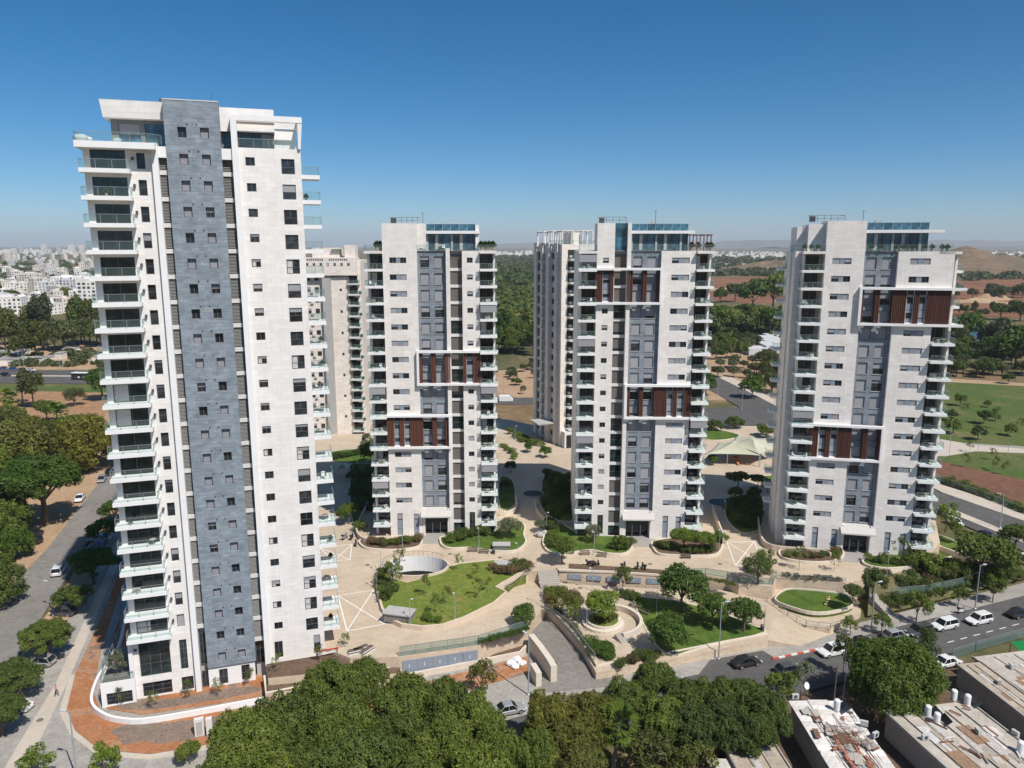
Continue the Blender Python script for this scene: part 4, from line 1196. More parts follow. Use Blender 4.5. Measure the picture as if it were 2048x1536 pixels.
def crown(name, n, R3, nb, leaf, seed, blob=(0.26, 0.42), zc=0.0, low=0.35, fill=0.18, mat=None, shell=(0.42, 0.86), stretch=1.5):
    """crown of leaf clumps: nb clumps inside an ellipsoid R3 around (0,0,zc)"""
    g = np.random.default_rng(seed)
    d = unit(g.normal(size=(nb, 3)))
    d[:, 2] = np.where(d[:, 2] < -low, -d[:, 2], d[:, 2])
    rad = g.uniform(shell[0], shell[1], (nb, 1)) ** 0.8
    bc = d * rad
    br = g.uniform(blob[0], blob[1], nb) * (1.12 - 0.35 * np.linalg.norm(bc, axis=1))
    sc = np.array(R3)
    C = np.zeros((0, 3)); Nn = np.zeros((0, 3))
    while len(C) < n:
        k = g.choice(nb, size=n, p=br ** 2 / (br ** 2).sum())
        dd = unit(g.normal(size=(n, 3)) + np.array([0, 0, 0.25]))
        lump = 1 + 0.34 * np.sin(dd[:, :1] * 7 + k[:, None]) * np.sin(dd[:, 1:2] * 6 + 2 * k[:, None]) 
        p = bc[k] + dd * br[k][:, None] * g.uniform(0.80, 1.06, (n, 1)) * lump
        dist = np.linalg.norm(p[:, None, :] - bc[None, :, :], axis=2) / br[None, :]
        inside = (dist < 0.80).sum(axis=1) > 0
        keep = ~inside | (g.random(n) < fill)
        C = np.vstack([C, p[keep]]); Nn = np.vstack([Nn, dd[keep]])
    C, Nn = C[:n], Nn[:n]
    nr = unit(Nn * 0.9 + g.normal(size=(n, 3)) * 0.55 + np.array([0, 0, 0.3]))
    t = unit(np.cross(nr, g.normal(size=(n, 3))))
    b = np.cross(nr, t)
    s = leaf * g.uniform(0.6, 1.35, (n, 1))
    P = C * sc + np.array([0, 0, zc])
    return quads_mesh(name, P, t * s * stretch * 0.5, b * s * 0.5, mat or LEAF['mid'])

def trunk(name, h, r, R3, zc, seed, limbs=6, mat=None):
    rr = random.Random(seed)
    b = MB()
    p = Vector((0, 0, -0.15)); q = Vector((rr.uniform(-.15, .15) * h * 0.2, rr.uniform(-.15, .15) * h * 0.2, h))
    m = p.lerp(q, 0.5) + Vector((rr.uniform(-.04, .04) * h, rr.uniform(-.04, .04) * h, 0))
    b.tube(p, m, r * 1.15, r * 0.85, 8); b.tube(m, q, r * 0.85, r * 0.65, 8)
    for i in range(limbs):
        a = 2 * math.pi * i / limbs + rr.uniform(-.4, .4)
        e = Vector((math.cos(a) * R3[0] * rr.uniform(.45, .75), math.sin(a) * R3[1] * rr.uniform(.45, .75), zc + R3[2] * rr.uniform(-0.1, 0.55)))
        k = q.lerp(e, 0.45) + Vector((0, 0, (e.z - q.z) * 0.1))
        b.tube(q - Vector((0, 0, r)), k, r * 0.5, r * 0.32, 6); b.tube(k, e, r * 0.32, r * 0.1, 5)
    b.tube(q, Vector((q.x * 0.5, q.y * 0.5, zc + R3[2] * 0.6)), r * 0.6, r * 0.12, 6)
    return b.mesh(name, mat or BARK)

# kinds: crown radius is 1 m at scale 1 unless noted; every kind has a few variants
KIND = {}
def kind(key, var, n, R3, zc, nb, leaf, th, tr, **kw):
    L = []
    tm = kw.pop('tmat', None); limbs = kw.pop('limbs', 6)
    for i in range(var):
        cm = crown('crown', n, R3, nb, leaf, 100 + 17 * i + len(KIND) * 7, zc=zc, **kw)
        L.append((cm, trunk('trunk', th, tr, R3, zc, i + len(KIND) * 5, limbs, tm)))
    KIND[key] = L
kind('big', 4, 30000, (1, 1, 0.85), 1.25, 54, 0.041, 0.8, 0.075, blob=(0.15, 0.33), fill=0.1)
kind('round', 2, 42000, (1, 1, 0.80), 0.85, 110, 0.034, 0.6, 0.06, blob=(0.17, 0.27), low=0.55, shell=(0.62, 0.86), fill=0.3)
kind('bushy', 3, 17000, (1, 1, 0.85), 0.85, 70, 0.05, 0.5, 0.06, blob=(0.16, 0.32), low=0.7, shell=(0.5, 0.88))
kind('mid', 3, 6500, (1, 1, 0.85), 1.35, 26, 0.075, 0.8, 0.07, blob=(0.26, 0.42))
kind('loose', 3, 2600, (1, 1, 1.05), 1.6, 22, 0.085, 0.9, 0.05, blob=(0.18, 0.34), low=0.5)
kind('thin', 2, 520, (1, 1, 1.2), 2.2, 14, 0.12, 1.5, 0.035, blob=(0.18, 0.32), low=0.8, tmat=BARKP, limbs=4)
kind('olive', 2, 6000, (1, 1, 0.78), 1.05, 30, 0.055, 0.5, 0.09, blob=(0.2, 0.36))
kind('shrub', 3, 1500, (1, 1, 0.72), 0.55, 16, 0.10, 0.2, 0.03, blob=(0.3, 0.48), low=0.2, limbs=3)
kind('far', 4, 1900, (1, 1, 0.85), 1.15, 22, 0.13, 0.6, 0.06, blob=(0.26, 0.44), limbs=4)
kind('tall', 3, 2400, (0.8, 0.8, 1.25), 1.7, 26, 0.12, 1.0, 0.06, blob=(0.24, 0.4), limbs=4)
kind('pine', 2, 2200, (1, 1, 0.42), 1.35, 22, 0.12, 1.15, 0.06, blob=(0.26, 0.42), low=0.1, limbs=5)

_tn = [0]
def tree(base, r, kindkey='mid', leaf='mid', label=None, group=None, name='tree', cat='tree', sz=1.0, var=None):
    """base: foot of the tree, r: crown radius in metres"""
    _tn[0] += 1
    i = _tn[0]
    L = KIND[kindkey]
    cm, tm = L[(i if var is None else var) % len(L)]
    o = empty(name, base, (i * 2.399) % 6.283)
    o.scale = (r, r, r * sz)
    c = inst(cm, 'foliage' if name in ('shrub', 'hedge_shrub') else 'crown', o)
    c.material_slots[0].link = 'OBJECT'
    c.material_slots[0].material = LEAF[leaf]
    inst(tm, 'trunk' if name not in ('shrub', 'hedge_shrub') else 'stem', o)
    return tag(o, label, cat, group)

def dist_px(p):
    return (Vector((0, 0, CAM_H)) - p).length * 1.0

def tpx(px, py, z, r_px, kindkey, leaf, label, group=None, sz=1.0, **kw):
    """tree by the pixel of its foot on the ground at height z and its crown radius in pixels"""
    b = G(px, py, z)
    return tree(b, r_px * dist_px(b) / CAM_F, kindkey, leaf, label, group, sz=sz, **kw)

def tcr(px, py, zg, zc, r, kindkey, leaf, label, group=None, zk=1.25, **kw):
    """tree whose foot is hidden: pixel of the crown's centre, at height zc, standing on zg"""
    c = G(px, py, zc)
    sz = (zc - zg) / (zk * r)
    return tree(Vector((c.x, c.y, zg)), r, kindkey, leaf, label, group, sz=sz, **kw)

lf_ = lambda q: ('mid', 'mid', 'mid', 'mid', 'dark', 'mid', 'yellow')[int(q * 97) % 7]
# --- the dense clump of street trees in front
for (px, py, r, lf) in [(495, 1512, 4.6, 'mid'), (585, 1455, 4.8, 'mid'), (655, 1402, 4.6, 'mid'), (722, 1384, 4.5, 'mid'), (800, 1425, 4.7, 'mid'), (880, 1432, 4.4, 'mid'), (950, 1462, 4.3, 'dark'), (985, 1520, 3.7, 'mid'),
                      (690, 1478, 4.8, 'mid'), (605, 1535, 4.8, 'mid'), (790, 1510, 4.9, 'mid'), (890, 1518, 4.6, 'mid'), (515, 1590, 4.6, 'mid'), (705, 1575, 4.8, 'mid'), (845, 1598, 4.8, 'mid'), (950, 1590, 4.2, 'mid'), (455, 1600, 4.0, 'mid')]:
    q_ = math.sin(px * 12.9898 + py * 78.233) * 43758.5453; q_ -= math.floor(q_)
    tcr(px, py + 8 * (q_ - 0.5), -3.15, 2.2 + 2.2 * q_, r * (0.80 + 0.24 * q_), 'big', lf_(q_), {'mid': 'large fresh green street tree in the clump below the tallest tower', 'yellow': 'large yellowish street tree in the clump below the tallest tower', 'dark': 'large darker green street tree in the clump below the tallest tower'}[lf_(q_)], 'street trees massed in front of the towers')
for (px, py, r, lf) in [(1095, 1440, 3.6, 'yellow'), (1140, 1500, 3.8, 'yellow'), (1075, 1520, 3.0, 'mid'), (1180, 1445, 3.5, 'yellow'), (1170, 1570, 3.8, 'brown')]:
    tcr(px, py, -3.15, 1.6, r, 'big', lf, 'yellowish green street tree in the clump beside the fan palm', 'yellowish trees beside the fan palm')
for (px, py, r, lf) in [(1255, 1408, 3.4, 'mid'), (1310, 1372, 3.3, 'mid'), (1370, 1402, 3.2, 'mid'), (1430, 1405, 3.3, 'mid'), (1490, 1408, 3.3, 'dark'), (1535, 1432, 2.9, 'dark'), (1385, 1465, 3.5, 'dark'), (1460, 1462, 3.4, 'dark'), (1330, 1440, 3.3, 'mid'), (1515, 1478, 2.3, 'dark')]:
    tcr(px, py, -3.15, 1.3, r, 'big', lf, 'feathery green tree in the row between the street and the shed roofs', 'trees between the street and the sheds')
for (px, py, r) in [(1310, 1510, 3.3), (1390, 1535, 2.8), (1330, 1585, 3.2)]:
    tcr(px, py, -3.4, 0.6, r, 'loose', 'brown', 'straggly tree with brownish leaves beside the small shed roof', 'brownish trees by the small shed', zk=1.6)
tcr(1790, 1356, -3.3, 1.9, 6.0, 'round', 'carob', 'very large round dense tree beside the street and the shed roofs', zk=0.85)
tcr(1858, 1292, ZW, 1.0, 2.1, 'loose', 'dark', 'small dark tree by the white car next to the round tree', zk=1.6)
tcr(1562, 1378, -3.2, 0.6, 2.4, 'loose', 'mid', 'thin street tree by the red and white kerb', zk=1.6)
tcr(1605, 1345, -3.2, 0.6, 1.6, 'thin', 'mid', 'slim young street tree by the white parked car', zk=2.2)
tcr(1690, 1300, -3.2, 0.6, 1.7, 'loose', 'mid', 'small tree in front of the white car on the street', zk=1.6)
tcr(965, 1352, -3.15, 0.4, 2.1, 'loose', 'yellow', 'loose young tree on the orange soil below the retaining wall', zk=1.6)
tcr(232, 1322, 0.37, 2.6, 1.3, 'loose', 'olive', 'small tree in a pot on the terrace of the tallest tower', zk=1.6)
tpx(380, 1528, ZW, 20, 'mid', 'mid', 'small bushy tree beside the white utility pillars', sz=0.9)
tcr(75, 1525, ZW, 0.0, 2.0, 'loose', 'bright', 'leafy young tree on the pavement corner by the street lamp', 'young trees at the corner', zk=1.6)
tcr(205, 1522, ZW, 0.0, 2.0, 'loose', 'bright', 'leafy young tree on the pavement corner by the street lamp', 'young trees at the corner', zk=1.6)
# --- garden
GR_ = 'garden trees on the lower terrace'
tpx(1047, 1262, -1.2, 24, 'mid', 'deep', 'round dark tree beside the top of the garage ramp', sz=1.0)
tpx(1207, 1240, -1.4, 34, 'mid', 'bright', 'spreading bright green tree in the round stone planter', sz=0.75)
tpx(1246, 1184, ZG, 20, 'loose', 'mid', 'slim tree in front of the plaza retaining wall', sz=1.0)
tpx(1362, 1226, ZG, 45, 'mid', 'deep', 'largest dark leafy tree on the garden lawn', sz=0.9)
tpx(1334, 1306, ZG, 37, 'mid', 'deep', 'dark leafy tree standing at the lawn edge by the garden path', sz=0.9)
tpx(1425, 1256, ZG, 30, 'mid', 'deep', 'dark leafy garden tree between the largest tree and the bin', sz=1.0)
tpx(1488, 1264, ZG, 29, 'mid', 'deep', 'dark leafy garden tree on the lawn corner next to the bin', sz=1.0)
tpx(1122, 1232, ZG, 28, 'loose', 'yellow', 'yellow green bushy tree beside the ramp wall', sz=0.75)
tpx(1150, 1240, ZG, 17, 'loose', 'bright', 'small bright tree next to the yellow green tree by the ramp', sz=0.8)
# --- plaza
tpx(1124, 1128, 0.1, 27, 'mid', 'mid', 'leafy tree with a bent trunk by the stairs below the white tower', sz=0.95)
tpx(1515, 1168, 0.0, 30, 'olive', 'dark', 'dark bushy tree at the plaza edge by the painted box', sz=1.0)
tpx(1528, 1150, 0.0, 20, 'loose', 'mid', 'slim tree beside the dark bushy tree at the plaza edge', sz=1.0)
tpx(1367, 1100, 0.5, 26, 'mid', 'bright', 'bright green fruit tree in the curved planter', 'bright fruit trees in the planter', sz=0.75)
tpx(1405, 1104, 0.5, 24, 'mid', 'bright', 'bright green fruit tree in the curved planter', 'bright fruit trees in the planter', sz=0.75)
tpx(1018, 1075, 0.4, 26, 'olive', 'olive', 'grey green olive tree on the lawn below the slat-banded tower', sz=0.85)
tpx(1186, 1085, 0.4, 17, 'olive', 'olive', 'small grey olive tree in front of the tower with the red pergola', sz=1.2)
tpx(1080 + 2, 1062, 0.3, 15, 'olive', 'olive', 'low olive bush by the grey boulders', sz=0.8)
tpx(1240, 1098, 0.4, 18, 'shrub', 'mid', 'rounded green bush beside the tower entrance', name='shrub', cat='shrub', sz=1.2)
tpx(698, 1048, 0.0, 21, 'mid', 'bright', 'bright green tree in the gap beside the tallest tower', sz=0.9)
tpx(719, 1062, 0.0, 15, 'shrub', 'mid', 'green bush by the curved wall and the parked scooters', name='shrub', cat='shrub')
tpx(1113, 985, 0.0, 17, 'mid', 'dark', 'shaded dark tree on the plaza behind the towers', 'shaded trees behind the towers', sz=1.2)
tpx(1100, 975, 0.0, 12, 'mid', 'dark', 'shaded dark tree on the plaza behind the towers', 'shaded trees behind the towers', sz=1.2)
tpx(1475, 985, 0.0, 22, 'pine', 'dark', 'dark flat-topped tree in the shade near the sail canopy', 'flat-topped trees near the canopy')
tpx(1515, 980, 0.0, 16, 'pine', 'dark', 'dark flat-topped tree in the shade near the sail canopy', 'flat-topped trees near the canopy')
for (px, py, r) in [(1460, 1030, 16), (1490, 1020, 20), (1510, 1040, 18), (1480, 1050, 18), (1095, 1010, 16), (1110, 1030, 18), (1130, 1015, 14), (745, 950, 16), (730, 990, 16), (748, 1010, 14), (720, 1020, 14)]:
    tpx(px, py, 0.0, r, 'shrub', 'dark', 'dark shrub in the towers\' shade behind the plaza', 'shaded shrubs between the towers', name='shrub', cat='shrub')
# --- lawn island
GI = 'young trees on the lawn island'
for (px, py, r, k, lf, sz) in [(785, 1172, 21, 'loose', 'mid', 1.0), (800, 1140, 14, 'thin', 'mid', 1.0), (853, 1192, 13, 'thin', 'mid', 1.1), (893, 1208, 12, 'thin', 'yellow', 1.0), (956, 1196, 13, 'thin', 'mid', 1.0), (917, 1140, 10, 'thin', 'bright', 1.1), (950, 1158, 10, 'thin', 'yellow', 1.0), (874, 1228, 13, 'thin', 'mid', 1.0), (977, 1182, 9, 'thin', 'yellow', 1.0), (775, 1200, 13, 'loose', 'dark', 0.7)]:
    tpx(px, py, 0.7, r, k, lf, 'thin young tree growing on the oval lawn island', GI, sz=sz)
# --- right hand tower
for (px, py, r, k, lf, sz, lab) in [(1598, 1140, 16, 'thin', 'mid', 0.9, 'young tree in the paving before the dark-banded tower'), (1668, 1143, 12, 'thin', 'bright', 0.9, 'young tree in the paving before the dark-banded tower'),
        (1745, 1195, 22, 'mid', 'dark', 1.1, 'dark tree by the stairs beside the small walled lawn'), (1705, 1205, 17, 'mid', 'dark', 0.9, 'shorter dark tree by the small walled lawn'),
        (1800, 1130, 17, 'thin', 'mid', 0.9, 'thin tree beside the ground floor of the dark-banded tower'), (1852, 1160, 28, 'mid', 'mid', 0.8, 'leafy tree on the planted slope below the dark-banded tower'),
        (1905, 1165, 24, 'mid', 'mid', 0.8, 'second leafy tree on the planted slope beside the footpath'), (1960, 1165, 50, 'mid', 'mid', 0.75, 'largest spreading tree on the planted slope by the road'),
        (1890, 1062, 20, 'loose', 'bright', 1.0, 'bright tree behind the corner of the dark-banded tower'), (1910, 1085, 16, 'loose', 'mid', 0.9, 'lighter tree by the white wall near the back road'), (2028, 1105, 24, 'mid', 'mid', 0.9, 'dense tree on the pavement of the back road')]:
    tpx(px, py, 0.0 if px < 1830 else -2.4, r, k, lf, lab, 'young trees in the paving' if 'in the paving' in lab else None, sz=sz)
# street trees along the pavement on the right
for (px, py, r, lf) in [(1762, 1268, 17, 'mid'), (1832, 1246, 24, 'mid'), (1700, 1270, 15, 'mid'), (1985, 1205, 20, 'mid'), (1915, 1215, 15, 'mid')]:
    tpx(px, py, ZW, r, 'loose', lf, 'slender street tree on the pavement above the parked cars', 'street trees by the parked cars', sz=0.9)
# --- left of the tall tower
for (px, py, r, k, lf, sz, lab) in [(92, 1050, 74, 'big', 'deep', 0.78, 'broad dark green tree shading the side street'), (-14, 1130, 48, 'bushy', 'mid', 1.0, 'big tree at the frame edge along the side street'),
        (-2, 1212, 44, 'bushy', 'mid', 1.0, 'green tree on the sandy verge beyond the side street'), (30, 985, 70, 'bushy', 'brown', 1.0, 'brownish green tree behind the broad dark tree'), (95, 930, 44, 'bushy', 'brown', 1.0, 'olive brown tree left of the yellow green tree'),
        (182, 938, 56, 'bushy', 'yellow', 1.0, 'tall yellow green tree near the bend of the side street'), (0, 912, 48, 'bushy', 'brown', 1.0, 'brownish tree between the palms and the dark tree'), (140, 890, 28, 'mid', 'mid', 0.85, 'mid green tree behind the yellow green tree'),
        (150, 812, 19, 'olive', 'euc', 0.9, 'round bushy tree on the orange lot'), (205, 800, 26, 'mid', 'deep', 1.0, 'dark tree by the bus and the tall tower'), (67, 815, 26, 'tall', 'euc', 0.9, 'grey green conifer beside the fan palms'), (95, 845, 20, 'mid', 'mid', 0.9, 'low green tree beside the conifer')]:
    tpx(px, py, -3.3, r, k, lf, lab, sz=sz)
for (px, py, r, lf) in [(188, 1168, 48, 'deep'), (150, 1225, 34, 'mid'), (98, 1318, 48, 'mid'), (40, 1395, 46, 'dark'), (5, 1470, 50, 'dark'), (215, 1090, 34, 'deep'), (232, 1045, 30, 'deep')]:
    tpx(px, py, ZW, r * 0.86, 'big' if r > 40 else 'mid', lf, 'tree in the verge between side street and pavement', 'verge trees along the side street', sz=0.72)
for (px, py, r, lf) in [(-30, 1020, 60, 'mid'), (18, 1075, 40, 'mid'), (25, 1120, 34, 'deep'), (50, 955, 40, 'mid'), (60, 905, 36, 'yellow'), (20, 880, 34, 'mid'), (120, 960, 30, 'brown'), (-10, 960, 50, 'brown'), (165, 890, 26, 'yellow')]:
    tpx(px, py, -3.3, r, 'bushy', lf, 'leafy tree in the dense grove beyond the side street', 'grove beyond the side street', sz=1.0)
# saplings with stakes in the soil bed
for (px, py, lf) in [(242, 1412, 'dark'), (305, 1418, 'mid'), (376, 1398, 'dark'), (438, 1392, 'mid'), (500, 1372, 'mid'), (556, 1345, 'bright'), (640, 1325, 'mid'), (690, 1300, 'mid')]:
    b = G(px, py, -3.1 if px < 530 else -0.5)
    o = tree(b, 0.85, 'thin', lf, 'staked sapling in the bed along the foot of the tallest tower', 'staked saplings at the tower foot', sz=1.0)
    MB().tube((0.25, 0.1, 0), (0.25, 0.1, 2.6), 0.03, n=5).build('stake', BARKP, o)

# --- planting beds: shrubs one by one
def bed(pts, z, n, rr, leaf, label, group, seed=1, sz=1.0, edge=0.0):
    P = GP(pts, z)
    r = random.Random(seed)
    L = [(P[i + 1] - P[i]).length for i in range(len(P) - 1)]
    tot = sum(L)
    for k in range(n):
        s = (k + r.uniform(0.2, 0.8)) / n * tot
        i = 0
        while s > L[i] and i < len(L) - 1: s -= L[i]; i += 1
        p = P[i].lerp(P[i + 1], s / L[i])
        p = p + Vector((r.uniform(-1, 1), r.uniform(-1, 1), 0)) * edge
        lf = r.choice(leaf)
        tree(p, r.uniform(*rr), 'shrub', lf, label, group, name='shrub', cat='shrub', sz=sz * r.uniform(0.8, 1.3))
def bed_mass(pts, z, n, rr, leaf, label, seed=1, sz=1.0, edge=0.0):
    """creepers and tufts nobody could count: one object"""
    P = GP(pts, z); r = random.Random(seed)
    L = [(P[i + 1] - P[i]).length for i in range(len(P) - 1)]
    tot = sum(L); V = []
    for k in range(n):
        s = (k + r.uniform(0.2, 0.8)) / n * tot; i = 0
        while s > L[i] and i < len(L) - 1: s -= L[i]; i += 1
        p = P[i].lerp(P[i + 1], s / L[i]) + Vector((r.uniform(-1, 1), r.uniform(-1, 1), 0)) * edge
        me = KIND['shrub'][k % 3][0]
        co = np.empty(len(me.vertices) * 3, np.float32); me.vertices.foreach_get('co', co); co = co.reshape(-1, 3)
        a = r.uniform(0, 6.28); q = r.uniform(*rr); ca, sa = math.cos(a), math.sin(a)
        R_ = np.array([[ca, -sa, 0], [sa, ca, 0], [0, 0, sz * r.uniform(0.8, 1.3)]]) * q
        V.append(co @ R_.T + np.array(p))
    V = np.vstack(V); m = len(V) // 4
    me = bpy.data.meshes.new('ground_cover')
    me.vertices.add(m * 4); me.vertices.foreach_set('co', V.astype(np.float32).reshape(-1))
    me.loops.add(m * 4); me.loops.foreach_set('vertex_index', np.arange(m * 4, dtype=np.int32))
    me.polygons.add(m); me.polygons.foreach_set('loop_start', np.arange(0, m * 4, 4, dtype=np.int32))
    me.materials.append(LEAF[leaf]); me.update(calc_edges=True)
    return tag(inst(me, 'ground_cover'), label, 'ground cover', kind='stuff')
bed([(735, 1086), (780, 1089), (838, 1082)], 0.4, 16, (0.8, 1.2), ['hedge', 'pink', 'mid'], 'low mixed shrub in the planter left of the tower entrance', 'planter shrubs left of the first entrance', 1, edge=0.7)
bed([(888, 1082), (905, 1082), (950, 1070), (975, 1072)], 0.4, 14, (0.9, 1.4), ['mid', 'hedge', 'deep'], 'green shrub in the planter right of the tower entrance', 'planter shrubs right of the first entrance', 2, edge=0.8)
bed([(1025, 1130), (1050, 1136), (1020, 1150), (990, 1140)], 0.6, 14, (0.8, 1.2), ['pink', 'brown', 'hedge'], 'reddish shrub at the end of the lawn island', 'reddish shrubs on the lawn island', 3, edge=1.0)
bed([(768, 1140), (762, 1170), (768, 1200), (785, 1180)], 0.6, 10, (0.7, 1.2), ['dark', 'mid'], 'dark shrub on the left rim of the lawn island', 'dark shrubs on the lawn island', 4, edge=0.6)
bed([(850, 1240), (880, 1245)], 0.6, 4, (0.6, 0.9), ['bright', 'mid'], 'small bright shrub by the concrete vent of the lawn island', 'bright shrubs on the lawn island', 5)
bed([(1088, 1042), (1100, 1056), (1105, 1075), (1100, 1092), (1115, 1098)], 0.4, 14, (0.8, 1.2), ['pink', 'hedge', 'mid'], 'mixed shrub in the curved planter by the boulders', 'planter shrubs by the boulders', 6, edge=0.7)
bed([(1225, 1098), (1255, 1098), (1258, 1085)], 0.4, 9, (0.7, 1.1), ['hedge', 'mid', 'pink'], 'low shrub in the planter by the middle entrance', 'planter shrubs left of the middle entrance', 7, edge=0.6)
bed([(1312, 1088), (1325, 1098), (1380, 1106), (1435, 1098)], 0.4, 17, (0.7, 1.15), ['hedge', 'dark', 'mid'], 'low shrub in the planter below the fruit trees', 'planter shrubs below the fruit trees', 8, edge=0.7)
bed([(1568, 1112), (1600, 1115), (1665, 1112), (1680, 1105)], 0.4, 15, (0.6, 1.0), ['pink', 'hedge', 'mid'], 'low shrub in the planter left of the dark-banded tower entrance', 'planter shrubs left of the last entrance', 9, edge=0.6)
bed([(1735, 1122), (1770, 1125), (1800, 1128), (1830, 1130)], 0.3, 12, (0.8, 1.3), ['mid', 'dark', 'hedge'], 'green shrub right of the dark-banded tower entrance', 'shrubs right of the last entrance', 10, edge=0.8)
bed([(1770, 1165), (1840, 1168), (1900, 1158), (1970, 1140), (2048, 1125)], -1.2, 34, (0.9, 1.5), ['hedge', 'brown', 'mid', 'pink', 'dark'], 'flowering shrub on the planted slope above the fence', 'shrubs on the upper slope', 11, edge=2.0)
bed([(1760, 1212), (1800, 1208), (1860, 1190), (1930, 1175), (2048, 1150)], -2.4, 30, (0.8, 1.3), ['mid', 'hedge', 'dark'], 'green shrub on the lower slope along the pavement', 'shrubs on the lower slope', 12, edge=0.9)
bed([(1095, 1212), (1110, 1190), (1140, 1196), (1165, 1210)], ZG, 12, (0.8, 1.3), ['pink', 'hedge', 'mid'], 'mixed shrub in the bed above the garage ramp', 'shrubs above the garage ramp', 13, edge=0.8)
bed_mass([(1108, 1222), (1135, 1246), (1160, 1272), (1185, 1315)], ZG, 15, (0.5, 0.8), 'olive', 'grey green creepers along the top of the ramp wall', 14, edge=0.3)
bed([(1185, 1290), (1200, 1308), (1225, 1318), (1205, 1296)], ZG, 12, (1.0, 1.5), ['deep'], 'dense low hedge shrub at the path corner by the ramp', 'hedge shrubs at the ramp corner', 15, edge=0.5, sz=0.8)
bed([(1190, 1240), (1215, 1246), (1230, 1236)], -1.3, 8, (0.5, 0.8), ['brown', 'pink', 'bright'], 'low flowering shrub in the round stone planter', 'flowers in the round planter', 16, edge=0.6)
bed([(1240, 1195), (1275, 1200), (1262, 1192)], ZG, 8, (0.7, 1.1), ['hedge', 'mid'], 'clipped shrub behind the curved stone seat', 'shrubs behind the curved seat', 17, edge=0.5)
bed_mass([(960, 1288), (1000, 1279), (1055, 1262)], -0.1, 16, (0.5, 0.8), 'deep', 'creeping green plants along the mesh fence by the loop drive', 18, edge=0.2)
bed_mass([(1385, 1160), (1440, 1166), (1475, 1174)], 0.1, 12, (0.4, 0.7), 'hedge', 'low tufts along the plaza fence near the dark bushy tree', 19, edge=0.2)
bed_mass([(1560, 1152), (1620, 1158), (1690, 1162)], 0.1, 15, (0.4, 0.7), 'olive', 'tufted plants along the rim above the small walled lawn', 20, edge=0.2)
bed([(1016, 868), (1060, 885), (1085, 895), (1030, 880)], 0.0, 13, (1.0, 1.5), ['bright', 'mid'], 'bright hedge shrub in the gap between the middle towers', 'hedge between the middle towers', 21, edge=0.8)
bed([(1005, 890), (1020, 905), (1030, 920)], 0.0, 7, (0.9, 1.3), ['bright', 'deep'], 'leafy bush beside the path between the middle towers', 'bushes between the middle towers', 22, edge=0.6)
bed([(1435, 1070), (1448, 1085)], 0.3, 4, (0.9, 1.3), ['bright'], 'bright bush in the passage beside the fruit trees', 'bushes in the passage', 23, edge=0.4)
bed([(1225, 1335), (1270, 1326), (1320, 1315), (1290, 1325)], ZG, 14, (0.7, 1.2), ['hedge', 'pink', 'mid'], 'shrub in the bed behind the street wall', 'shrubs behind the street wall', 24, edge=0.6)

# --- shaded gardens between the towers
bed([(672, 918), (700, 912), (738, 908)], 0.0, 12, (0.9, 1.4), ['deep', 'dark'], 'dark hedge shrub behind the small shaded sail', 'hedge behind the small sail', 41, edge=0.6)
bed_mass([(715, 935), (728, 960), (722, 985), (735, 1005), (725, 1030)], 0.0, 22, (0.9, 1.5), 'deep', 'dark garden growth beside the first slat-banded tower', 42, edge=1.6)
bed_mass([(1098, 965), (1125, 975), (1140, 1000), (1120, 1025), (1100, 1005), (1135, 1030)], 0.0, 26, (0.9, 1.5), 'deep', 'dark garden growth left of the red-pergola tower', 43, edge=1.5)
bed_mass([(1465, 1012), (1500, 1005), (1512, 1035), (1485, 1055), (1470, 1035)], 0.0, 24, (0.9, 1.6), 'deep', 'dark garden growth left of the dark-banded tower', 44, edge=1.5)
tpx(742, 930, 0.0, 22, 'mid', 'mid', 'leafy tree at the back corner of the first slat-banded tower', sz=1.0)
tpx(735, 905, 0.0, 13, 'loose', 'olive', 'greyish young tree by the drive behind the first tower', sz=1.2)
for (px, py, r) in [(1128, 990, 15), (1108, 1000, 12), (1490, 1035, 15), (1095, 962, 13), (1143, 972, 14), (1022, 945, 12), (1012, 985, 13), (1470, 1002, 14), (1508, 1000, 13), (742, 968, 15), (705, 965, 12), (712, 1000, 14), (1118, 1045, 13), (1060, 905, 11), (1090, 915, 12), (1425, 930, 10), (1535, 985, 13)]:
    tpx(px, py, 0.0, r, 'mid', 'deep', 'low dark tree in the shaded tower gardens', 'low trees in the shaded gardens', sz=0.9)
# --- palms
def palm_meshes(seed, h, R_, n=34, fan=True):
    rr = random.Random(seed)
    tk = MB()
    tk.tube((0, 0, -0.2), (0.06 * h, 0.02 * h, h * 0.5), 0.24, 0.2, 9); tk.tube((0.06 * h, 0.02 * h, h * 0.5), (0.09 * h, 0.0, h), 0.2, 0.16, 9)
    fr = MB()
    top = Vector((0.09 * h, 0, h))
    for i in range(n):
        a = i * 2.399
        el = rr.uniform(-0.7, 1.25)
        d = Vector((math.cos(a) * math.cos(el), math.sin(a) * math.cos(el), math.sin(el)))
        s = top + d * R_ * 0.55 + Vector((0, 0, -0.05 * R_))
        fr.tube(top, s, 0.025, 0.015, 4)
        side = d.cross(Vector((0, 0, 1))).normalized()
        up = side.cross(d).normalized()
        for k in range(13):
            t = -1.25 + 2.5 * k / 12
            dd = (d * math.cos(t) + side * math.sin(t)).normalized()
            e = s + dd * R_ * 0.5 + Vector((0, 0, -0.16 * R_ * rr.random()))
            w = up.cross(dd).normalized() * 0.04 * R_
            m_ = s.lerp(e, 0.55) + up * 0.03
            fr.add([s - w * 0.3, m_ - w, e, m_ + w, s + w * 0.3], [(0, 1, 2, 3, 4)])
    return tk.mesh('trunk', BARKP), fr.mesh('fronds', LEAF['bright'])
PALM = [palm_meshes(1, 6.0, 2.6), palm_meshes(2, 7.5, 2.2)]
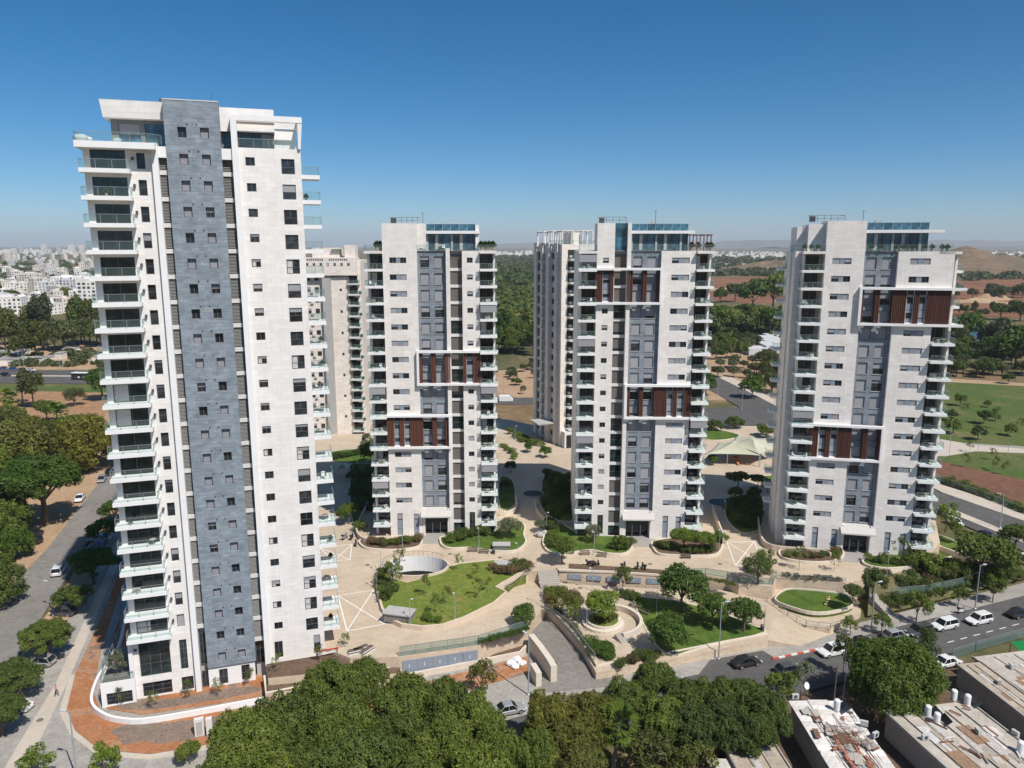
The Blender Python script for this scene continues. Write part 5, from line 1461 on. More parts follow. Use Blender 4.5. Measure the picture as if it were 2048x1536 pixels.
def palm(base, s, i, label, group=None):
    o = empty('fan_palm', base, i * 1.7)
    o.scale = (s, s, s)
    inst(PALM[i % 2][0], 'trunk', o); inst(PALM[i % 2][1], 'fronds', o)
    return tag(o, label, 'palm', group)
c = G(1238, 1452, 2.6)
palm(Vector((c.x - 0.6, c.y, -3.3)), 1.05, 0, 'bright green fan palm among the street trees')
for i, (px, py) in enumerate([(12, 832), (46, 808), (30, 838), (118, 872), (-20, 820), (128, 880)]):
    palm(G(px, py, -3.3), 1.25, i, 'fan palm on the orange lot beyond the side street', 'fan palms on the orange lot')
# ================================================================== trees further off, one by one
fr_ = random.Random(42)
def scatter(n, x0, x1, y0, y1, r, kinds, leafs, label, group, zg=-3.5, seed=0, avoid=None):
    rr = random.Random(seed)
    for k in range(n):
        px = rr.uniform(x0, x1); py = rr.uniform(y0, y1)
        b = G(px, py, zg)
        tree(b, rr.uniform(*r), rr.choice(kinds), rr.choice(leafs), label, group, sz=rr.uniform(0.85, 1.15))
# left: eucalyptus belt in front of the town
rr = random.Random(5)
for k in range(26):
    px = -60 + k * 11.5 + rr.uniform(-6, 6)
    b = G(px, rr.uniform(688, 702) if px > 95 or k % 2 else rr.uniform(700, 722), -3.5)
    tree(b, rr.uniform(7.0, 9.5), rr.choice(('tall', 'far')), rr.choice(('euc', 'dark', 'euc', 'brown')), 'tall dusty green tree in the belt before the white town', 'tree belt before the white town', sz=rr.uniform(0.95, 1.25))
scatter(12, -30, 200, 560, 640, (6, 9), ['far'], ['dark', 'mid'], 'dark tree among the white town blocks', 'trees in the white town', seed=7)
# gap between the middle towers
scatter(26, 985, 1090, 672, 722, (4, 7.5), ['far', 'far', 'tall'], ['deep', 'mid', 'dark'], 'green tree in the grove behind the middle towers', 'grove behind the middle towers', seed=9)
scatter(14, 985, 1085, 735, 790, (1.2, 2.6), ['far', 'loose'], ['olive', 'mid', 'euc'], 'scrubby bush on the dry ground behind the towers', 'scrub behind the middle towers', seed=12)
# between the last two towers
for (px, py, r, k, lf, lab) in [(1470, 604, 10, 'far', 'dark', 'smaller tree in the row before the ploughed field'), (1440, 606, 8, 'far', 'deep', 'low tree in the row before the ploughed field'),
       (1505, 622, 15, 'far', 'deep', 'big dark tree beside the lighter one before the ploughed field'), (1545, 618, 17, 'far', 'mid', 'biggest lighter tree before the ploughed field')]:
    tree(G(px, py, -3.5), r, k, lf, lab)
for i, px in enumerate((1415, 1440, 1462, 1490, 1515, 1540, 1570, 1590)):
    tree(G(px, 664 + (i % 3) * 6, -3.5), 8.5, 'pine', 'deep' if i % 2 else 'mid', 'flat-topped pine in the row by the builder\'s yard', 'pines by the yard', sz=1.3)
for (px, py) in ((1466, 668), (1522, 668), (1532, 672)):
    tree(G(px, py, -3.5), 2.4, 'tall', 'dark', 'dark narrow cypress beside the pines', 'cypresses by the pines', sz=2.2)
scatter(16, 1410, 1520, 690, 720, (3, 5), ['far'], ['mid', 'euc', 'deep'], 'bushy tree below the pines', 'bushy trees below the pines', seed=14)
scatter(12, 1420, 1520, 722, 760, (2.2, 3.2), ['olive', 'far'], ['euc', 'olive'], 'olive tree on the sandy slope between the towers', 'olive trees on the sandy slope', seed=15)
scatter(22, 1500, 1590, 722, 800, (3, 5.0), ['far', 'olive'], ['euc', 'mid', 'deep'], 'dusty tree at the edge of the sandy slope', 'dusty trees by the slope', seed=16)
tree(G(1412, 792, -3.5), 4.6, 'far', 'deep', 'dark tree on the sandy slope behind the red-pergola tower')
for (px, py, r) in ((1468, 862, 3.0), (1430, 866, 2.6), (1532, 880, 3.0)):
    tree(G(px, py, -1.0), r, 'far', 'dark', 'round bush beside the road behind the sail canopy', 'bushes behind the sail canopy', sz=0.8)
# right side: park
for (px, py, r, k, lf, lab) in [(1992, 712, 11, 'far', 'euc', 'wide old tree in front of the pond'), (2040, 698, 8, 'far', 'dark', 'dark tree on the pond bank at the frame edge'), (1930, 688, 11, 'far', 'deep', 'large dark tree left of the pond'),
       (1900, 690, 9, 'far', 'dark', 'dark tree behind the last tower by the pond'), (2030, 738, 11, 'far', 'deep', 'broad dark tree on the near bank of the park'), (2000, 640, 8, 'far', 'dark', 'round tree beyond the pond'), (2040, 642, 9, 'far', 'dark', 'low dark tree beyond the pond')]:
    tree(G(px, py, -3.5), r, k, lf, lab, sz=0.9)
scatter(22, 1885, 2060, 700, 732, (4.0, 6.5), ['far'], ['deep', 'euc', 'dark'], 'tree in the park grove before the pond', 'park grove before the pond', seed=18)
scatter(24, 1885, 2060, 736, 756, (2.6, 4.2), ['olive', 'far'], ['euc', 'olive', 'dark'], 'olive tree in the rows along the park lawn', 'olive rows along the park lawn', seed=19)
for (px, py) in [(1900, 842), (1928, 832), (1967, 848), (1975, 815), (1990, 842), (2022, 872), (1920, 812), (1955, 880), (2016, 768), (2040, 862), (1990, 858), (1906, 868)]:
    tree(G(px, py, -3.35), fr_.uniform(1.3, 2.6), 'far' if fr_.random() < 0.6 else 'thin', 'dark' if fr_.random() < 0.5 else 'mid', 'young tree planted on the open park lawn', 'young trees on the park lawn', sz=1.0)
for (px, py) in [(1930, 935), (1985, 920), (1990, 942), (1940, 905), (2010, 950)]:
    tree(G(px, py, -3.3), fr_.uniform(0.8, 1.4), 'thin', 'yellow', 'sapling between the park path and the red soil field', 'saplings by the red soil field')
scatter(16, 1890, 2060, 588, 600, (5, 9), ['far'], ['euc', 'dark'], 'bush on the mound between the brown fields', 'bushes between the brown fields', seed=20)
scatter(10, 1890, 2060, 618, 636, (3, 5), ['tall', 'far'], ['dark', 'euc'], 'tree along the far edge of the park', 'trees on the far park edge', seed=21)
# hedge along the back road
bed_mass([(1880, 962), (1960, 990), (2060, 1030), (2150, 1065)], -3.3, 44, (0.9, 1.5), 'mid', 'green hedge along the fence of the back road', 31, edge=0.5)

# far woods as one mass each: too many to count
def woods(name, label, x0, x1, y0, y1, n, r, leaf, seed):
    g = np.random.default_rng(seed)
    Cs, As, Bs = [], [], []
    for k in range(n):
        b = G(g.uniform(x0, x1), g.uniform(y0, y1), -3.5)
        rad = g.uniform(*r)
        m = 60
        d = unit(g.normal(size=(m, 3))); d[:, 2] = np.abs(d[:, 2])
        P = np.array([b.x, b.y, -3.0]) + d * rad * np.array([1.3, 1.3, 0.95]) * g.uniform(0.7, 1.05, (m, 1))
        nr = unit(d + g.normal(size=(m, 3)) * 0.6)
        t = unit(np.cross(nr, g.normal(size=(m, 3)))); bb = np.cross(nr, t)
        s = rad * 0.42 * g.uniform(0.6, 1.3, (m, 1))
        Cs.append(P); As.append(t * s); Bs.append(bb * s)
    me = quads_mesh(name, np.vstack(Cs), np.vstack(As), np.vstack(Bs), LEAF[leaf])
    return tag(inst(me, name), label, 'wood', kind='stuff')
woods('far_wood', 'broad green wood behind the grove of the middle towers', 930, 1150, 575, 668, 420, (5, 8.5), 'mid', 11)
woods('far_wood', 'yellowish tree clumps within the broad green wood', 935, 1150, 590, 655, 120, (4.5, 7.5), 'yellow', 21)
woods('far_wood', 'green wood on the plain behind the older cream tower', 480, 920, 545, 700, 420, (5, 9), 'mid', 31)
woods('far_wood', 'green wood on the plain behind the red-pergola tower', 1160, 1390, 560, 700, 220, (5, 9), 'euc', 32)
woods('far_wood', 'darker wood beyond the broad green wood', 900, 1180, 536, 580, 380, (7, 12), 'dark', 12)
woods('far_wood', 'hazy tree clumps between the ploughed field and the far town', 1390, 1640, 534, 553, 110, (8, 13), 'euc', 13)
woods('far_wood', 'scrub and tree clumps at the foot of the brown hill', 1860, 2150, 538, 562, 110, (6, 11), 'euc', 14)
woods('far_wood', 'low trees and bushes of the yard beyond the main road', -60, 260, 708, 735, 70, (1.8, 3.2), 'euc', 15)
woods('far_wood', 'dark undergrowth beneath the pines by the yard', 1390, 1620, 640, 690, 120, (3, 5), 'dark', 16)
woods('far_wood', 'hazy green wood beyond the middle towers towards the far town', 900, 1200, 512, 540, 420, (7, 13), 'euc', 1)
woods('far_wood', 'dark tree line beyond the brown field and the hill', 1380, 1700, 516, 529, 160, (8, 14), 'euc', 2)
woods('far_wood', 'distant dark wooded plain right of the brown hill', 1850, 2200, 512, 530, 260, (8, 16), 'dark', 3)
woods('far_wood', 'distant trees dotted through the white town', -100, 300, 503, 560, 240, (5, 9), 'dark', 4)

# ------------------------------------------------------------------ hills
HILL = ground_mat('hill_scrub', [(0.3, (0.15, 0.10, 0.06)), (0.5, (0.20, 0.14, 0.09)), (0.68, (0.09, 0.085, 0.045))], 0.012, 0.08, finestr=0.3)
MOUNT = ground_mat('mountain_scrub', [(0.3, (0.12, 0.11, 0.09)), (0.7, (0.18, 0.155, 0.12))], 0.0006, 0.004, finestr=0.2)
def hill(name, cx, cy, rx, ry, h, mat, seed, n=40, rough=0.25):
    b = MB()
    V, F = [], []
    for i in range(n + 1):
        for j in range(n + 1):
            u, v = 2 * i / n - 1, 2 * j / n - 1
            d = math.sqrt(u * u + v * v)
            k = max(0.0, 1 - d) ** 1.3 * (1 + rough * 2 * mnoise.fractal(Vector((u * 2 + seed, v * 2, seed)), 0.8, 2.1, 4))
            V.append((cx + u * rx, cy + v * ry, -4.0 + h * max(0, k) * 1.3))
    for i in range(n):
        for j in range(n):
            a = i * (n + 1) + j
            F.append((a, a + n + 1, a + n + 2, a + 1))
    b.add(V, F)
    return struct(b.build(name, mat, smooth=True))
c = G(1925, 556, -3.5)
hill('hill', c.x * 1.25, c.y * 1.25, 330, 300, 40, HILL, 3.1)
c = G(1995, 600, -3.5); hill('spoil_mound', c.x, c.y + 10, 26, 22, 7, SANDLOT, 5.3, 16)
c = G(1950, 604, -3.5); hill('spoil_mound', c.x, c.y, 40, 18, 4, SANDLOT, 9.3, 16)
c = G(1560, 548, -3.5); hill('hill', c.x + 60, c.y + 150, 260, 130, 20, HILL, 7.7)
mr = random.Random(9)
def range_(name, y, x0, x1, h0, h1, seed, steps=120, depth=2500):
    b = MB()
    V, F = [], []
    for i in range(steps + 1):
        x = x0 + (x1 - x0) * i / steps
        t = i / steps
        hh = h0 + (h1 - h0) * t
        hh *= 0.75 + 0.5 * mnoise.fractal(Vector((t * 9 + seed, seed, 0)), 0.9, 2.0, 5)
        for k, f in enumerate((0.0, 0.45, 1.0, 0.5, 0.0)):
            jit = mnoise.noise(Vector((t * 30, k * 3.3, seed))) * 0.1
            V.append((x, y + depth * k / 4, -10 + max(5, hh) * (f + (jit if 0 < f < 1 else 0))))
    for i in range(steps):
        for k in range(4):
            a = i * 5 + k
            F.append((a, a + 5, a + 6, a + 1))
    b.add(V, F)
    return struct(b.build(name, MOUNT, smooth=True))
range_('far_hills', 15500, 1500, 17000, 150, 260, 2.2)
range_('far_hills', 18500, -3500, 5000, 90, 190, 4.7)
range_('far_hills', 11000, 4200, 13000, 50, 90, 6.1)

# ------------------------------------------------------------------ white town on the left, block by block
TOWN = [plain('town_white', (0.78, 0.745, 0.70), 0.8, var=0.06, scale=0.15, rnd=0.08), plain('town_cream', (0.71, 0.65, 0.58), 0.8, var=0.07, scale=0.15, rnd=0.08), plain('town_grey', (0.55, 0.55, 0.55), 0.8, var=0.07, scale=0.15, rnd=0.08)]
TOWNWIN = plain('town_window', (0.06, 0.065, 0.075), 0.4, 0.4, var=0.2)
REDROOF = plain('town_tile_roof', (0.32, 0.14, 0.09), 0.8, var=0.12, scale=0.2)
_tw = [0]
def block(base, w, d, h, rz, m, label, group, pitched=False, cat='building'):
    _tw[0] += 1
    r = random.Random(_tw[0])
    o = empty('town_building', base, rz)
    b = MB().box(-w / 2, w / 2, -d / 2, d / 2, 0, h)
    b.build('wall', TOWN[m], o)
    rf = MB()
    if pitched:
        rf.add([(-w / 2 - .3, -d / 2 - .3, h), (w / 2 + .3, -d / 2 - .3, h), (w / 2 + .3, d / 2 + .3, h), (-w / 2 - .3, d / 2 + .3, h), (-w / 2 + d * .3, 0, h + d * .28), (w / 2 - d * .3, 0, h + d * .28)],
               [(0, 1, 5, 4), (1, 2, 5), (2, 3, 4, 5), (3, 0, 4), (0, 3, 2, 1)])
        rf.build('roof', REDROOF, o)
    else:
        rf.box(-w / 2 - .15, w / 2 + .15, -d / 2 - .15, -d / 2 + .15, h, h + .8).box(-w / 2 - .15, w / 2 + .15, d / 2 - .15, d / 2 + .15, h, h + .8).box(-w / 2 - .15, -w / 2 + .15, -d / 2 + .15, d / 2 - .15, h, h + .8).box(w / 2 - .15, w / 2 + .15, -d / 2 + .15, d / 2 - .15, h, h + .8)
        rf.box(-w * .2, w * .15, -d * .2, d * .25, h, h + 2.4)
        for k in range(3): 
            x = r.uniform(-w * .45, w * .4); rf.box(x, x + 1.2, -d * .4, -d * .4 + 1.0, h, h + 1.3)
        rf.build('roof', TOWN[m], o)
    wn_ = MB()
    fl = max(1, int(h / 3.1))
    for f in range(fl):
        z = 0.9 + f * 3.1
        nx = max(2, int(w / 3.4))
        for k in range(nx):
            x = -w / 2 + w * (k + .5) / nx
            big = r.random() < 0.4
            wn_.box(x - (1.1 if big else .6), x + (1.1 if big else .6), -d / 2 - .03, -d / 2 + .2, z, z + (1.9 if big else 1.3))
        ny = max(1, int(d / 4))
        for k in range(ny):
            y = -d / 2 + d * (k + .5) / ny
            for sx in (-1, 1):
                wn_.box(sx * w / 2 - .1, sx * w / 2 + .03 * sx + (.1 if sx < 0 else 0), y - .6, y + .6, z, z + 1.3)
    q = wn_.build('windows', TOWNWIN, o); q['kind'] = 'stuff'
    return tag(o, label, cat, group)
tr_ = random.Random(77)
lab_by = {0: ('low white town house with a flat roof', 'low white town houses'), 1: ('cream apartment block with a flat roof in the town', 'cream town blocks'), 2: ('grey block among the white town houses', 'grey town blocks')}
placed = []
def far_enough(p, r):
    for (q, s) in placed:
        if (p.x - q.x) ** 2 + (p.y - q.y) ** 2 < (r + s) ** 2: return False
    placed.append((p, r)); return True
tries = 0; cnt = 0
while cnt < 230 and tries < 6000:
    tries += 1
    px = tr_.uniform(-70, 240); py = 506 + 124 * tr_.random() ** 1.5
    p = G(px, py, -3.5)
    w = tr_.uniform(10, 20); d = tr_.uniform(9, 14)
    if not far_enough(p, w * 0.62): continue
    m = tr_.choice((0, 0, 0, 1, 1, 2))
    h = tr_.choice((6.3, 6.3, 9.4, 9.4, 12.5)) if m == 0 else tr_.choice((9.4, 12.5, 15.6, 18.7))
    if py < 530: h *= 1.5
    block(p, w, d, h, tr_.choice((0.2, -0.35, 0.5, 1.2)) + tr_.uniform(-.1, .1), m, lab_by[m][0], lab_by[m][1], pitched=(h < 7 and tr_.random() < 0.15))
    cnt += 1
for (px, py, w, d, h, m, lab) in [(20, 632, 26, 12, 16, 0, 'white long block at the near edge of the town'), (185, 640, 14, 12, 33, 0, 'narrow white tower block beside the tallest tower'), (65, 575, 34, 12, 20, 1, 'long cream block behind the town trees'),
        (140, 590, 36, 13, 22, 0, 'white block with many balconies in the town'), (90, 508, 34, 24, 62, 0, 'white skyline tower under the crane'), (120, 509, 26, 24, 50, 2, 'grey skyline tower beside the white one'), (145, 508, 40, 24, 60, 0, 'broad pale skyline tower'), (165, 509, 30, 22, 58, 1, 'cream skyline tower behind the tallest tower'),
        (45, 507, 30, 24, 44, 2, 'grey skyline tower left of the crane'), (30, 510, 26, 20, 40, 1, 'low cream skyline block at the crane')]:
    block(G(px, py, -3.5), w, d, h, 0.15, m, lab, None)
crane = MB()
cb = G(26, 508, -3.5)
crane.bar((0, 0, 0), (0, 0, 62), 1.6); crane.bar((-14, 0, 60), (46, 0, 74), 1.2); crane.bar((0, 0, 62), (0, 0, 74), 1.2)
o = crane.build('tower_crane', plain('crane_paint', (0.5, 0.42, 0.35), 0.6), None, cb); tag(o, 'construction crane over the town skyline', 'crane')

# hazy settlements on the plain: far too small to count
def town_mass(name, label, x0, x1, y0, y1, n, seed, m=0, hmax=16):
    r = random.Random(seed)
    b = MB()
    for k in range(n):
        p = G(r.uniform(x0, x1), r.uniform(y0, y1), -3.5)
        w, d, h = r.uniform(10, 26), r.uniform(10, 20), r.uniform(5, hmax)
        b.box(p.x - w / 2, p.x + w / 2, p.y - d / 2, p.y + d / 2, -3.5, -3.5 + h)
    return tag(b.build(name, TOWN[m]), label, 'town', kind='stuff')
town_mass('far_town', 'hazy white town on the plain between the last two towers', 1390, 1620, 505, 518, 160, 1)
town_mass('far_town', 'white village in the haze between the middle towers', 960, 1120, 504, 514, 90, 2)
town_mass('far_town', 'pale settlement on the plain right of the brown hill', 1880, 2150, 503, 520, 90, 3)
town_mass('far_town', 'distant outskirts of the white town on the left', -200, 420, 501, 509, 260, 4, hmax=30)
town_mass('farm_sheds', 'scattered pale sheds among the grove behind the middle towers', 985, 1110, 560, 720, 9, 5, m=1, hmax=5)
town_mass('farm_sheds', 'pale sheds and stone piles beside the pines', 1505, 1590, 676, 716, 9, 6, m=2, hmax=3)
# ================================================================== garden walls, planters, lawns
LIMEW = plain('smooth_lime_wall', (0.62, 0.51, 0.395), 0.85, var=0.08, scale=0.8, fine=6)
PALEW = plain('pale_garden_wall', (0.66, 0.58, 0.48), 0.85, var=0.07, scale=0.8, fine=6)

def planter(pts, z, h, top, label, smooth_n=4, w=0.32, group=None, open_=False):
    """raised bed: rim wall and filling; pixels give the outer edge at ground level"""
    P = GP(pts, z)
    P = smooth_path(P, True, smooth_n)
    o = empty('planter', (0, 0, 0))
    MB().prism([p + Vector((0, 0, h - 0.08)) for p in P], zb=z - 0.3).build('filling', top, o)
    MB().ribbon([p - Vector((0, 0, 0.2)) for p in P], w, h + 0.2, closed=True).build('rim', PALEW, o)
    return tag(o, label, 'planter', group)

planter([(719, 1086), (728, 1097), (752, 1102), (793, 1103), (832, 1098), (843, 1090), (838, 1082), (790, 1080), (735, 1078)], 0, 0.5, SOILB, 'curved stone planter left of the first tower entrance')
planter([(881, 1086), (888, 1096), (906, 1100), (935, 1099), (963, 1102), (986, 1105), (1019, 1106), (1039, 1101), (1052, 1087), (1048, 1072), (1050, 1056), (1036, 1046), (1005, 1055), (975, 1070), (890, 1076)], 0, 0.5, GRASS, 'long curved lawn bed with an olive tree right of the first entrance')
planter([(1082, 1048), (1090, 1058), (1088, 1075), (1086, 1090), (1098, 1106), (1125, 1110), (1162, 1106), (1185, 1104), (1213, 1110), (1246, 1111), (1262, 1102), (1264, 1088), (1250, 1078), (1160, 1070), (1110, 1042)], 0, 0.5, GRASS, 'curved lawn bed with benches before the red-pergola tower')
planter([(1305, 1088), (1308, 1101), (1319, 1111), (1351, 1114), (1390, 1115), (1422, 1114), (1440, 1106), (1446, 1082), (1430, 1072), (1340, 1080)], 0, 0.5, SOILB, 'curved planter with bright fruit trees right of the middle entrance')
planter([(1558, 1108), (1570, 1120), (1600, 1126), (1640, 1128), (1672, 1124), (1686, 1114), (1680, 1104), (1620, 1100), (1575, 1098)], 0, 0.5, SOILB, 'curved planter left of the dark-banded tower entrance')
planter([(1728, 1122), (1735, 1134), (1770, 1140), (1810, 1138), (1840, 1128), (1835, 1115), (1780, 1112)], 0, 0.5, GRASS, 'curved lawn bed right of the dark-banded tower entrance')
# lawn island with the oval light well of the garage
isl = [(754, 1160), (753, 1172), (756, 1192), (765, 1224), (777, 1243), (804, 1256), (845, 1261), (886, 1257), (927, 1243), (988, 1213), (1013, 1191), (992, 1181), (1008, 1171), (1051, 1146), (1056, 1138), (1046, 1131), (988, 1126), (916, 1134), (899, 1140), (880, 1152), (845, 1164), (815, 1172), (785, 1164), (765, 1148)]
P = GP(isl, 0.0)
o = tag(empty('lawn_island'), 'raised oval lawn island with thin trees and a low stone rim', 'planter')
MB().prism([p + Vector((0, 0, 0.62)) for p in P], zb=-3.9).build('lawn', GRASSY, o)
MB().ribbon([p - Vector((0, 0, 0.9)) for p in P[:13]], 0.35, 1.65).build('rim', LIMEW, o)
MB().ribbon([p - Vector((0, 0, 0.1)) for p in P[12:19]], 0.3, 0.8).build('rim', LIMEW, o)
# light well
wa, wb = G(763, 1136, 0.9), G(897, 1130, 0.9)
wc = Vector(((wa.x + wb.x) / 2, (G(830, 1112, 0.9).y + G(830, 1152, 0.9).y) / 2, 0))
wrx, wry = (wb.x - wa.x) / 2, (G(830, 1112, 0.9).y - G(830, 1152, 0.9).y) / 2
ring = [Vector((wc.x + wrx * math.cos(2 * math.pi * k / 40), wc.y + wry * math.sin(2 * math.pi * k / 40), 0)) for k in range(40)]
o = tag(empty('light_well'), 'white oval light well of the underground garage behind the lawn island', 'light well')
MB().ribbon(ring, 0.3, 1.0, closed=True).build('wall', LIMEW, o)
mb = MB(); inner = [wc + (p - wc) * 0.955 for p in ring]
mb.add([(p.x, p.y, 0.98) for p in inner] + [(p.x, p.y, -1.9) for p in inner], [((k + 1) % 40, k, 40 + k, 40 + (k + 1) % 40) for k in range(40)])
mb.build('lining', WHITE, o)
SHADEFILL = plain('painted_gloom', (0.03, 0.03, 0.03), 0.9)  # near-black colour standing in for the shade inside openings
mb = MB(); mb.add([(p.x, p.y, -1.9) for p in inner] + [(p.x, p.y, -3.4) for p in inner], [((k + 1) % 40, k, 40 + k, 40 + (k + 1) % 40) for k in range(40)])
mb.build('gloom_band', SHADEFILL, o)  # closed wall band; the garage's darkness is put into its colour
MB().prism([Vector((p.x, p.y, -3.32)) for p in inner], 0.1).build('floor', plain('garage_floor', (0.13, 0.13, 0.125), 0.9), o)
mb = MB()
for k in range(4, 26): mb.bar(ring[k] + Vector((0, 0, 1.0)), ring[k] + Vector((0, 0, 1.9)), 0.05)
mb.ribbon([p + Vector((0, 0, 1.85)) for p in ring[4:26]], 0.05, 0.05)
mb.build('railing', METAL, o)
# cut the well out of the plaza (keyhole outline)
pl = bpy.data.objects['plaza']
P0 = GP(plaza_px, 0.0)
hole = [wc + (p - wc) * 0.99 for p in ring]
ins = min(range(len(P0)), key=lambda i: (P0[i] - hole[20]).length)
area = sum(P0[i].x * P0[(i + 1) % len(P0)].y - P0[(i + 1) % len(P0)].x * P0[i].y for i in range(len(P0)))
bmx = bmesh.new()
ov = [bmx.verts.new((p.x, p.y, 0)) for p in P0]; hv = [bmx.verts.new((p.x, p.y, 0)) for p in hole]
ed = [bmx.edges.new((ov[i], ov[(i + 1) % len(ov)])) for i in range(len(ov))] + [bmx.edges.new((hv[i], hv[(i + 1) % 40])) for i in range(40)]
bmesh.ops.triangle_fill(bmx, use_beauty=True, edges=ed)
for f in list(bmx.faces):
    c = f.calc_center_median()
    if ((c.x - wc.x) / wrx) ** 2 + ((c.y - wc.y) / wry) ** 2 < 0.97: bmx.faces.remove(f)
    elif f.normal.z < 0: f.normal_flip()
n0 = len(ov)
lowv = [bmx.verts.new((p.x, p.y, -4.0)) for p in P0]
for i in range(n0):
    j = (i + 1) % n0
    f = bmx.faces.new((ov[i], lowv[i], lowv[j], ov[j]) if area > 0 else (ov[j], lowv[j], lowv[i], ov[i])); f.material_index = 1
pm_ = bpy.data.meshes.new('plaza'); bmx.to_mesh(pm_); bmx.free()
pm_.materials.append(PAVE); pm_.materials.append(WALLSTONE)
pl.data = pm_

def vent_box(px, py, z, w, d, h, rz, label):
    o = empty('concrete_vent', G(px, py, z), rz)
    MB().box(-w / 2 + .2, w / 2 - .2, -d / 2 + .2, d / 2 - .2, -0.3, h - 0.18).build('louvred_base', LOUVER, o)
    MB().box(-w / 2, w / 2, -d / 2, d / 2, h - 0.18, h).build('cap_slab', CONC, o)
    return tag(o, label, 'vent')
vent_box(1003, 1096, 0.4, 3.4, 1.8, 0.9, 0.0, 'flat grey concrete vent on the lawn beside the benches')
vent_box(1007, 1134, 0.6, 3.4, 1.8, 0.9, -0.05, 'flat concrete vent among the reddish shrubs of the lawn island')
vent_box(799, 1236, 0.6, 4.6, 2.6, 1.2, -0.25, 'large sloping concrete vent on the near rim of the lawn island')

# garden lawns
def lawn(pts, z, mat, label, rim=0.25, smooth_n=3):
    P = smooth_path(GP(pts, z), True, smooth_n)
    o = tag(empty('lawn_bed'), label, 'lawn')
    MB().prism(P, zb=-3.9).build('lawn', mat, o)
    if rim: MB().ribbon([p - Vector((0, 0, 0.3)) for p in P], 0.22, 0.3 + rim * 0.2, closed=True).build('rim', PALEW, o)
    return o
lawn([(1268, 1196), (1300, 1196), (1345, 1200), (1395, 1212), (1450, 1228), (1505, 1250), (1530, 1264), (1450, 1284), (1385, 1300), (1350, 1310), (1318, 1296), (1295, 1262), (1278, 1228)], ZG + 0.1, GRASS, 'large shaded lawn of the lower garden with dark trees')
for (pts, lab, gm__) in (([(664, 903), (746, 898), (747, 925), (700, 925), (664, 922)], 'shaded lawn strip behind the small sail', GRASS), ([(704, 930), (742, 930), (745, 998), (722, 1040), (706, 1044), (700, 990)], 'dark shaded lawn beside the first slat-banded tower', GRASS),
        ([(1000, 955), (1025, 960), (1031, 990), (1028, 1012), (1000, 1016)], 'shaded lawn patch inside the curved wall right of the first tower', GRASS), ([(1090, 955), (1148, 955), (1150, 1036), (1106, 1036), (1082, 1012), (1084, 975)], 'shaded garden lawn left of the red-pergola tower', GRASS),
        ([(1458, 1000), (1520, 985), (1524, 1050), (1490, 1066), (1462, 1050), (1450, 1025)], 'shaded garden lawn left of the dark-banded tower', GRASS), ([(1520, 955), (1550, 952), (1556, 966), (1530, 975)], 'small sunlit lawn patch behind the flat-topped trees', GRASS),
        ([(655, 858), (690, 852), (712, 858), (690, 866), (655, 868)], 'thin lawn strip at the foot of the older cream tower', GRASS), ([(1405, 858), (1450, 862), (1480, 872), (1440, 880), (1405, 876)], 'lawn patch behind the shade sails by the road', GRASS)):
    lawn(pts, 0.12, gm__, lab)
# platform with ramp round the small walled lawn
struct(MB().prism(GP([(1532, 1203), (1556, 1172), (1700, 1178), (1722, 1222), (1660, 1258), (1612, 1252), (1575, 1232)], -2.3), zb=-3.9, mside=1).build('ramp_platform', [PAVE, WALLSTONE]))
lawn([(1550, 1200), (1572, 1180), (1610, 1180), (1650, 1184), (1694, 1192), (1704, 1212), (1665, 1224), (1625, 1226), (1585, 1216)], -1.55, GRASS, 'small bright lawn inside a curved stone wall by the pavement', rim=1.2, smooth_n=3)
for (px, py) in ((1656, 1200), (1652, 1210)):
    o = empty('garden_stone', G(px, py, -1.55))
    MB().ball((0, 0, 0.15), 0.35, sq=(1.2, 0.9, 0.55)).build('stone', plain('yellow_stone', (0.55, 0.40, 0.20), 0.8) if 'yellow_stone' not in MAT else MAT['yellow_stone'], o, smooth=True)
    MB().ball((0.1, 0, 0.5), 0.2, sq=(1, 1, 1)).build('stone_top', MAT['yellow_stone'], o, smooth=True)
    tag(o, 'pair of yellow stones lying on the small walled lawn', 'stone', 'yellow stones on the walled lawn')
# planted slope down to the street on the right
tp = GP([(1738, 1160), (1800, 1150), (1852, 1122), (1890, 1085), (2000, 1075), (2120, 1090)], -0.05)
md = GP([(1738, 1190), (1800, 1184), (1870, 1172), (1930, 1155), (2020, 1135), (2140, 1112)], -1.6)
bt = GP([(1735, 1232), (1800, 1220), (1880, 1200), (1960, 1178), (2060, 1155), (2180, 1125)], -3.0)
for p in tp[3:]: p.z = -2.6
mb = MB(); n = len(tp)
mb.add(tp + md + bt, [(i, n + i, n + i + 1, i + 1) for i in range(n - 1)] + [(n + i, 2 * n + i, 2 * n + i + 1, n + i + 1) for i in range(n - 1)])
struct(mb.build('planted_slope', SCRUB))

